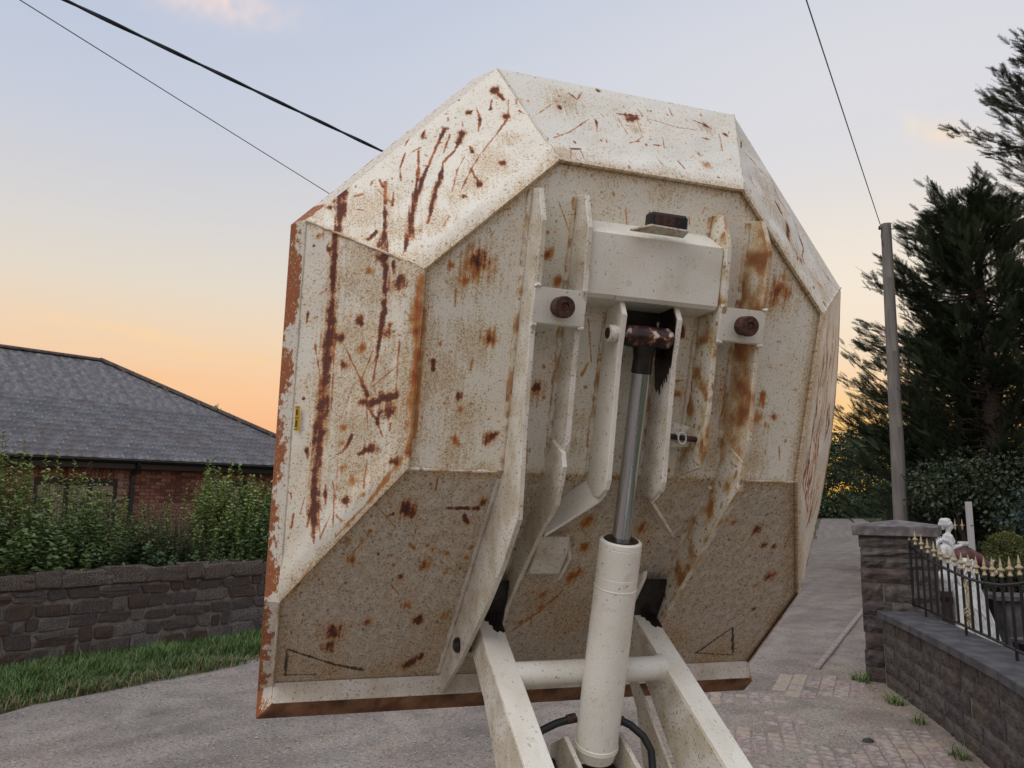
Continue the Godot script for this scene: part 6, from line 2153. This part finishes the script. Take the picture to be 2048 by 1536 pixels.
# ---------------------------------------------------------------- figures: tapered limbs blended into one skin
func skin(limbs: Array, cell: float, k := 0.02) -> MB:
	var lo := Vector3.ONE * 9e9
	var hi := -lo
	for q in limbs:
		for p in [q[0], q[1]]:
			var r := Vector3.ONE * (maxf(q[2], q[3]) + cell * 3.0)
			lo = lo.min(p - r)
			hi = hi.max(p + r)
	var nx := int((hi.x - lo.x) / cell) + 2
	var ny := int((hi.y - lo.y) / cell) + 2
	var nz := int((hi.z - lo.z) / cell) + 2
	var f := PackedFloat32Array()
	f.resize(nx * ny * nz)
	f.fill(1.0)
	for q in limbs:
		var a: Vector3 = q[0]
		var d: Vector3 = q[1] - a
		var l2 := maxf(1e-9, d.length_squared())
		var pad := Vector3.ONE * (maxf(q[2], q[3]) + k + cell * 2.0)
		var i0 := ((a.min(q[1]) - pad - lo) / cell).floor().max(Vector3.ZERO)
		var i1 := ((a.max(q[1]) + pad - lo) / cell).ceil().min(Vector3(nx - 1, ny - 1, nz - 1))
		for z in range(int(i0.z), int(i1.z) + 1):
			for y in range(int(i0.y), int(i1.y) + 1):
				for x in range(int(i0.x), int(i1.x) + 1):
					var p := lo + Vector3(x, y, z) * cell
					var t := clampf((p - a).dot(d) / l2, 0.0, 1.0)
					var s := (p - a - d * t).length() - lerpf(q[2], q[3], t)
					var i := (z * ny + y) * nx + x
					var o := f[i]
					var h := maxf(k - absf(o - s), 0.0) / k
					f[i] = minf(o, s) - h * h * k * 0.25
	var at := {}
	var v := PackedVector3Array()
	for z in nz - 1:
		for y in ny - 1:
			for x in nx - 1:
				var i := (z * ny + y) * nx + x
				var c := [f[i], f[i + 1], f[i + nx], f[i + nx + 1], f[i + nx * ny], f[i + nx * ny + 1], f[i + nx * ny + nx], f[i + nx * ny + nx + 1]]
				var neg := 0
				for q in c: neg += 1 if q < 0.0 else 0
				if neg == 0 or neg == 8: continue
				var sum := Vector3.ZERO
				var m := 0
				for e in [[0, 1], [2, 3], [4, 5], [6, 7], [0, 2], [1, 3], [4, 6], [5, 7], [0, 4], [1, 5], [2, 6], [3, 7]]:
					var s: float = c[e[0]]
					var u: float = c[e[1]]
					if (s < 0.0) == (u < 0.0): continue
					var w := s / (s - u)
					sum += Vector3(e[0] & 1, (e[0] >> 1) & 1, e[0] >> 2).lerp(Vector3(e[1] & 1, (e[1] >> 1) & 1, e[1] >> 2), w)
					m += 1
				at[i] = v.size()
				v.append(lo + (Vector3(x, y, z) + sum / m) * cell)
	var sx := 1
	var sy := nx
	var sz := nx * ny
	var tris := PackedInt32Array()
	for i in at:
		for e in [[sx, sy, sz], [sy, sz, sx], [sz, sx, sy]]:
			if (f[i] < 0.0) == (f[i + e[0]] < 0.0): continue
			var q := [i, i - e[1], i - e[1] - e[2], i - e[2]]
			if not (at.has(q[1]) and at.has(q[2]) and at.has(q[3])): continue
			if f[i] < 0.0: tris.append_array([at[q[0]], at[q[2]], at[q[1]], at[q[0]], at[q[3]], at[q[2]]])
			else: tris.append_array([at[q[0]], at[q[1]], at[q[2]], at[q[0]], at[q[2]], at[q[3]]])
	var nn := PackedVector3Array()
	nn.resize(v.size())
	for j in range(0, tris.size(), 3):
		var k2 := (v[tris[j + 2]] - v[tris[j]]).cross(v[tris[j + 1]] - v[tris[j]])
		for o in 3: nn[tris[j + o]] += k2
	var b := MB.new()
	for j in tris: b.v.append(v[j]); b.n.append(nn[j].normalized())
	return b
func V(x: float, y: float, z: float) -> Vector3: return Vector3(x, y, z)
func make_garden() -> void:
	# standing woman holding out a bowl, in profile
	var t := thing("woman_statue", "white statue of a standing woman holding out a bowl", "statue", Vector3(5.02, 0.03, -9.0), -0.25)
	var b := MB.new()
	b.bevel(V(0, 0.24, 0), V(0.13, 0.24, 0.13), 0.015)
	b.bevel(V(0, 0.02, 0), V(0.21, 0.03, 0.21), 0.01)
	put("plinth", b, M.coping, t)
	var y := 0.48
	b = skin([[V(0, y + 0.04, 0), V(0, y + 0.5, 0), 0.095, 0.068], [V(0.02, y + 0.03, 0.03), V(0.02, y + 0.4, 0.02), 0.07, 0.06], [V(0, y + 0.5, 0), V(-0.005, y + 0.6, 0), 0.072, 0.052], [V(-0.005, y + 0.6, 0), V(0, y + 0.72, 0), 0.052, 0.066], [V(0.03, y + 0.70, 0.035), V(0.03, y + 0.69, -0.035), 0.034, 0.034], [V(0, y + 0.755, 0.07), V(0, y + 0.755, -0.07), 0.034, 0.034], [V(0.0, y + 0.76, 0), V(0.012, y + 0.84, 0), 0.027, 0.025], [V(0.01, y + 0.895, 0), V(0.022, y + 0.865, 0), 0.052, 0.04], [V(0.055, y + 0.868, 0), V(0.062, y + 0.86, 0), 0.012, 0.008], [V(0.0, y + 0.755, 0.085), V(0.0, y + 0.63, 0.10), 0.030, 0.024], [V(0.0, y + 0.63, 0.10), V(0.12, y + 0.665, 0.06), 0.023, 0.016], [V(0.0, y + 0.755, -0.085), V(0.01, y + 0.63, -0.10), 0.030, 0.024], [V(0.01, y + 0.63, -0.10), V(0.12, y + 0.665, -0.03), 0.023, 0.016]], 0.0115, 0.022)
	put("body", b, M.statue, t)
	b = skin([[V(-0.012, y + 0.915, 0), V(-0.02, y + 0.90, 0), 0.052, 0.05], [V(-0.062, y + 0.905, 0), V(-0.07, y + 0.89, 0), 0.028, 0.024], [V(-0.06, y + 0.94, 0.01), V(-0.05, y + 0.95, 0), 0.02, 0.018], [V(0.02, y + 0.94, 0.0), V(0.0, y + 0.945, 0.02), 0.024, 0.024], [V(-0.055, y + 0.855, 0), V(-0.04, y + 0.84, 0), 0.016, 0.014]], 0.011, 0.012)
	put("hair", b, M.statue, t)
	b = MB.new()
	b.turned(V(0.15, y + 0.655, 0.015), V(0.15, y + 0.705, 0.015), [[0.0, 0.02], [0.15, 0.05], [0.6, 0.058], [1.0, 0.056], [1.0, 0.048], [0.6, 0.045]], 20)
	put("bowl", b, M.statue, t)
	b = MB.new()
	for k in 14:
		var an := TAU * k / 14.0
		b.tube([V(cos(an) * 0.068, y + 0.52, sin(an) * 0.068), V(cos(an) * 0.084, y + 0.3, sin(an) * 0.084), V(cos(an + 0.1) * 0.105, y + 0.03, sin(an + 0.1) * 0.105)], [0.008, 0.013, 0.014], 5)
	put("robe_folds", b, M.statue, t)
	# seated, draped figure with long hair, from behind
	t = thing("seated_statue", "large white statue of a seated draped figure with wavy hair", "statue", Vector3(4.20, 0.03, -7.25), 0.3)
	t.scale = Vector3(0.8, 1.04, 0.8)
	b = skin([[V(0, 0.08, 0), V(0.02, 0.3, 0), 0.2, 0.19], [V(0.02, 0.3, 0), V(-0.01, 0.62, 0), 0.19, 0.15], [V(-0.01, 0.62, 0), V(-0.02, 0.78, 0.0), 0.15, 0.13], [V(-0.14, 0.76, 0), V(0.10, 0.74, 0), 0.065, 0.065], [V(-0.02, 0.80, 0), V(-0.01, 0.92, -0.01), 0.06, 0.055], [V(-0.01, 0.99, -0.02), V(0, 0.95, -0.03), 0.088, 0.075], [V(0.10, 0.74, 0.02), V(0.20, 0.52, 0.0), 0.06, 0.05], [V(0.20, 0.52, 0), V(0.22, 0.32, -0.08), 0.05, 0.045], [V(-0.14, 0.75, 0.02), V(-0.19, 0.5, 0.05), 0.06, 0.055], [V(-0.19, 0.5, 0.05), V(-0.05, 0.36, 0.12), 0.05, 0.04], [V(0.05, 0.3, 0.0), V(0.24, 0.2, -0.1), 0.14, 0.09], [V(-0.05, 0.3, 0.08), V(0.1, 0.27, 0.17), 0.12, 0.08], [V(0.24, 0.2, -0.1), V(0.25, 0.05, -0.12), 0.085, 0.06]], 0.0155, 0.05)
	put("body", b, M.statue, t)
	b = MB.new()
	for k in 16:
		var an := lerpf(-0.35, PI + 0.35, k / 15.0)
		var p := []
		for i in 13:
			var q := i / 12.0
			var r := 0.085 + 0.05 * q
			p.append(V(cos(an) * r + 0.024 * sin(q * 17.0 + k * 1.7) - 0.01, 1.065 - q * 0.40 - 0.06 * (1.0 - sin(an)) * (1.0 - q), sin(an) * r * 0.85 + 0.01))
		b.tube(p, 0.014, 6)
	put("hair", b, M.statue, t)
	b = MB.new()
	for k in 9:
		var x := -0.15 + k * 0.035
		b.tube([V(x - 0.03, 0.72 - absf(x) * 0.2, 0.125), V(x + 0.02, 0.55, 0.15), V(x + 0.07, 0.36, 0.185), V(x + 0.1, 0.14, 0.2)], [0.008, 0.016, 0.02, 0.02], 6)
	b.tube([V(-0.16, 0.7, 0.09), V(-0.02, 0.63, 0.155), V(0.12, 0.52, 0.14), V(0.2, 0.46, 0.06)], 0.022, 7)
	put("drapery", b, M.statue, t)
	b = skin([[V(-0.1, 0.04, 0.05), V(0.2, 0.04, -0.05), 0.16, 0.16], [V(-0.15, 0.1, -0.1), V(0.1, 0.1, -0.15), 0.1, 0.1]], 0.03, 0.05)
	put("rock_base", b, M.coping, t)
	# white figure with a crested, domed top
	t = thing("domed_statue", "white garden statue with a rounded crested top", "statue", Vector3(4.52, 0.03, -8.2), 0.2)
	b = MB.new()
	b.turned(V(0, 0, 0), V(0, 0.72, 0), [[0.0, 0.11], [0.08, 0.11], [0.12, 0.07], [0.85, 0.06], [0.92, 0.09], [1.0, 0.09]], 16)
	put("pedestal", b, M.brick_dark, t)
	b = skin([[V(0, 0.73, 0), V(0, 0.82, 0), 0.06, 0.075], [V(-0.07, 0.86, 0), V(0.07, 0.86, 0), 0.055, 0.055], [V(0, 0.9, 0), V(0, 1.0, 0), 0.045, 0.045], [V(0, 1.10, 0), V(0.01, 1.12, 0), 0.08, 0.078]], 0.012, 0.03)
	put("body", b, M.statue, t)
	b = MB.new()
	var crest := []
	for k in 17:
		var an := lerpf(0.1, PI - 0.1, k / 16.0)
		crest.append(V(cos(an) * 0.105, 1.13 + sin(an) * 0.105, 0))
	b.tube(crest, 0.022, 8)
	for k in 15:
		var an := lerpf(0.15, PI - 0.15, k / 14.0)
		b.rod(V(cos(an) * 0.10, 1.13 + sin(an) * 0.10, 0), V(cos(an) * 0.148, 1.13 + sin(an) * 0.142, 0), 0.011, 0.007, 6)
	put("crest", b, M.statue, t)
	# brown animal figure
	t = thing("animal_statue", "glossy brown and white animal figure with lowered head", "statue", Vector3(5.52, 0.03, -9.6), -0.2)
	b = skin([[V(-0.22, 0.94, 0), V(0.02, 0.97, 0), 0.13, 0.125], [V(0.02, 0.97, 0), V(0.14, 0.95, 0.0), 0.12, 0.085], [V(0.14, 0.94, 0.0), V(0.24, 0.86, 0.01), 0.08, 0.065], [V(0.24, 0.86, 0.01), V(0.31, 0.81, 0.02), 0.06, 0.042], [V(-0.26, 0.9, 0.07), V(-0.28, 0.55, 0.08), 0.06, 0.03], [V(-0.26, 0.9, -0.07), V(-0.25, 0.55, -0.08), 0.06, 0.03], [V(0.04, 0.9, 0.07), V(0.05, 0.55, 0.08), 0.05, 0.026], [V(0.04, 0.9, -0.07), V(0.07, 0.55, -0.08), 0.05, 0.026]], 0.0165, 0.04)
	put("body", b, M.brown_coat, t)
	b = skin([[V(0.285, 0.826, 0.035), V(0.33, 0.795, 0.03), 0.043, 0.036]], 0.01, 0.02)
	put("muzzle", b, M.pale_coat, t)
	b = skin([[V(0.20, 0.935, 0.05), V(0.235, 0.895, 0.062), 0.013, 0.012]], 0.006, 0.01)
	put("blaze", b, M.pale_coat, t)
	b = skin([[V(0.30, 0.90, 0.03), V(0.325, 0.935, 0.04), 0.022, 0.012]], 0.006, 0.01)
	put("ear", b, M.pale_coat, t)
	# planter box below it, bench and table
	t = thing("planter", "dark green box planter under the brown animal figure", "planter", Vector3(5.52, 0.03, -9.6), -0.2)
	b = MB.new()
	b.bevel(V(0.02, 0.255, 0), V(0.3, 0.255, 0.18), 0.01)
	put("box", b, M.pipe, t)
	b = MB.new()
	b.bevel(V(0.02, 0.53, 0), V(0.33, 0.02, 0.2), 0.008)
	put("rim_board", b, M.timber, t)
	t = thing("garden_bench", "grey bench on carved stone legs behind the railing", "bench", Vector3(6.25, 0.03, -9.0), -0.15)
	b = MB.new()
	b.bevel(V(0.1, 0.56, 0), V(0.85, 0.03, 0.2), 0.008)
	put("seat", b, M.timber, t)
	for s in [-0.55, 0.65]:
		b = MB.new()
		b.slab([V(s - 0.09, 0, 0.15), V(s + 0.09, 0, 0.15), V(s + 0.06, 0.18, 0.15), V(s + 0.10, 0.40, 0.15), V(s + 0.08, 0.53, 0.15), V(s - 0.08, 0.53, 0.15), V(s - 0.10, 0.40, 0.15), V(s - 0.06, 0.18, 0.15)], V(0, 0, -0.3), 0.01)
		put("leg", b, M.coping, t)
	t = thing("garden_table", "low dark table with a grey board top inside the railing", "table", Vector3(4.35, 0.03, -6.45), 0.35)
	for k in 3:
		b = MB.new()
		b.bevel(V(0.35, 0.50, -0.16 + k * 0.16), V(0.48, 0.02, 0.077), 0.006)
		put("board", b, M.timber, t)
	for s in [[-0.08, -0.2], [-0.08, 0.2], [0.78, -0.2], [0.78, 0.2]]:
		b = MB.new()
		b.bevel(V(s[0], 0.24, s[1]), V(0.03, 0.24, 0.03), 0.004)
		put("leg", b, M.iron, t)
	b = MB.new()
	b.bevel(V(0.35, 0.44, 0.21), V(0.42, 0.035, 0.012), 0.003)
	b.bevel(V(0.35, 0.44, -0.21), V(0.42, 0.035, 0.012), 0.003)
	put("apron", b, M.iron, t)
	# clipped ball
	t = thing("topiary_ball", "round clipped topiary ball, yellowish green on top", "bush", Vector3(6.95, 0.03, -11.0))
	b = MB.new()
	b.tube([V(0, 0, 0), V(0.01, 0.4, 0), V(0, 0.75, 0)], [0.04, 0.035, 0.03], 8)
	put("trunk", b, M.bark, t)
	var xs := []
	var cs := []
	for k in 4200:
		var d := Vector3(rng.randfn(), rng.randfn(), rng.randfn()).normalized()
		var r := 0.30 * pow(rng.randf(), 0.12) * (1.0 + 0.02 * sin(d.x * 9.0 + d.y * 7.0))
		xs.append(Transform3D(Basis.looking_at(-(d + Vector3(rng.randfn(), rng.randfn(), rng.randfn()) * 0.5).normalized(), Vector3(0.3, 1, 0.2)) * Basis.from_scale(Vector3.ONE * rng.randf_range(0.02, 0.036)), V(0, 0.92, 0) + d * r))
		cs.append(Color(0.075, 0.10, 0.022).lerp(Color(0.17, 0.165, 0.04), rng.randf()))
	copies("crown", leafm_wide, M.leaf, xs, cs, t)
	# white post
	t = thing("white_post", "slim white timber post in front of the dark hedge", "post", Vector3(7.05, 0.03, -12.0), 0.1)
	b = MB.new()
	b.bevel(V(0, 0.82, 0), V(0.036, 0.82, 0.036), 0.006)
	put("shaft", b, M.white_wood, t)
	b = MB.new()
	b.bevel(V(0, 1.28, 0.038), V(0.018, 0.006, 0.004), 0.001)
	put("hinge", b, M.iron, t)
	# far pair of gilded rail tips
	for k in 2:
		t = thing("gilt_finial_bar", ["thin gilt tipped bar beside the white post", "thin gilt tipped bar one step off the white post"][1 - k], "railing bar", Vector3(6.25 + k * 0.1, 0.03, -11.0), 0.0, "gilt tipped bars by the white post")
		b = MB.new()
		b.rod(V(0, 0, 0), V(0, 1.26, 0), 0.007, -1.0, 6)
		put("bar", b, M.iron, t)
		b = MB.new()
		b.turned(V(0, 1.25, 0), V(0, 1.40, 0), [[0.0, 0.008], [0.4, 0.016], [0.5, 0.01], [1.0, 0.002]], 8)
		b.rod(V(-0.03, 1.31, 0), V(0.03, 1.31, 0), 0.007, -1.0, 6)
		put("tip", b, M.gold, t)

# ---------------------------------------------------------------- poles and wires
func utility_pole(label: String, foot: Vector3, top: Vector3) -> void:
	var t := thing("utility_pole", label, "pole", foot)
	var b := MB.new()
	var d := top - foot
	b.turned(V(0, -0.2, 0), d, [[0.0, 0.15], [0.3, 0.135], [0.995, 0.104], [1.0, 0.098]], 22)
	put("shaft", b, M.pole, t)
	b = MB.new()
	var o := d * 0.985
	b.rod(o + V(-0.16, 0, 0.02), o + V(0.16, 0, 0.02), 0.012)
	b.turned(o + V(-0.15, -0.02, 0.02), o + V(-0.15, 0.06, 0.02), [[0.0, 0.02], [0.4, 0.03], [0.7, 0.018], [1.0, 0.02]], 10)
	put("hook", b, M.iron, t)
	b = MB.new()
	b.tube([o + V(-0.12, 0.0, 0.05), o + V(-0.15, -0.18, 0.06), o + V(-0.13, -0.3, 0.05), o + V(-0.11, -0.4, 0.04)], 0.008, 6)
	put("drop_wire", b, M.black_cable, t)
func cable(label: String, a: Vector3, c: Vector3, r: float, sag: float, m: Material, twist := false) -> void:
	var t := thing("overhead_cable", label, "cable", (a + c) * 0.5)
	var b := MB.new()
	var n := 60 if not twist else 150
	if twist:
		for k in 2:
			var p := []
			for i in n + 1:
				var f := float(i) / n
				var an := f * 60.0 + k * PI
				p.append(a.lerp(c, f) - V(0, sag * 4.0 * f * (1.0 - f), 0) + V(0.5, cos(an), 0.5 * 0.0) * V(0.0, r * 0.55, 0.0) + V(sin(an) * r * 0.4, 0, sin(an) * r * 0.4) - (a + c) * 0.5)
			b.tube(p, r, 7)
	else:
		var p := []
		for i in n + 1:
			var f := float(i) / n
			p.append(a.lerp(c, f) - V(0, sag * 4.0 * f * (1.0 - f), 0) - (a + c) * 0.5)
		b.tube(p, r, 6)
	put("wire", b, m, t)

func _ready() -> void:
	rng.seed = 2024
	# camera
	var cam := Camera3D.new()
	cam.name = "camera"
	var pitch := deg_to_rad(8.5)
	var roll := deg_to_rad(0.5)
	var fwd := Vector3(0, sin(pitch), -cos(pitch))
	var r0 := Vector3(1, 0, 0)
	var u0 := r0.cross(fwd)
	var rt := r0 * cos(roll) + u0 * sin(roll)
	var up := u0 * cos(roll) - r0 * sin(roll)
	cam.transform = Transform3D(Basis(rt, up, -fwd), EYE)
	cam.fov = rad_to_deg(2.0 * atan(768.0 / 1540.0))
	cam.near = 0.05
	cam.far = 1200.0
	add_child(cam)
	cam.current = true
	# sky and light
	var we := WorldEnvironment.new()
	we.name = "world_environment"
	var env := Environment.new()
	env.background_mode = Environment.BG_SKY
	var sky := Sky.new()
	var pm := PanoramaSkyMaterial.new()
	pm.panorama = make_sky()
	sky.sky_material = pm
	env.sky = sky
	env.tonemap_mode = Environment.TONE_MAPPER_LINEAR
	env.tonemap_exposure = 1.1
	env.sdfgi_enabled = true
	env.ssao_enabled = true
	env.ssil_enabled = true
	we.environment = env
	add_child(we)
	var unseen_soft_light := DirectionalLight3D.new()  # unseen soft light above and behind the camera, not the sunset; brightens the skip
	unseen_soft_light.name = "unseen_soft_light"
	unseen_soft_light.light_energy = 0.44
	unseen_soft_light.light_angular_distance = 50.0
	unseen_soft_light.light_color = Color(1.0, 0.965, 0.92)
	unseen_soft_light.shadow_enabled = true
	var az := deg_to_rad(-140.0)
	var el := deg_to_rad(52.0)
	unseen_soft_light.look_at_from_position(Vector3.ZERO, -Vector3(sin(az) * cos(el), sin(el), -cos(az) * cos(el)), Vector3.UP)
	add_child(unseen_soft_light)
	make_materials()
	make_ground()
	make_house()
	make_rubble_wall()
	make_pillar()
	make_block_wall()
	make_paving()
	make_plants()
	make_grass()
	make_gravel()
	make_dumper()
	make_railing()
	make_garden()
	utility_pole("tall weathered wooden utility pole in front of the conifers", Vector3(7.97, 0, -16.0), Vector3(8.08, 7.62, -16.0))
	utility_pole("weathered utility pole standing beyond the raised skip", Vector3(1.1, 0, -17.4), Vector3(1.1, 8.0, -17.4))
	cable("thick twisted black cable crossing the sky above the bungalow", Vector3(-9.4, 8.1, -4.83), Vector3(1.1, 7.8, -17.4), 0.019, 0.02, M.black_cable, true)
	cable("thin grey wire crossing the sky below the thick black cable", Vector3(-8.31, 7.16, -1.02), Vector3(1.1, 5.35, -17.4), 0.006, 0.02, M.grey_wire)
	cable("single grey wire rising from the top of the utility pole", Vector3(7.96, 7.56, -15.98), Vector3(-0.97, 7.66, -0.9), 0.0085, 0.05, M.grey_wire)
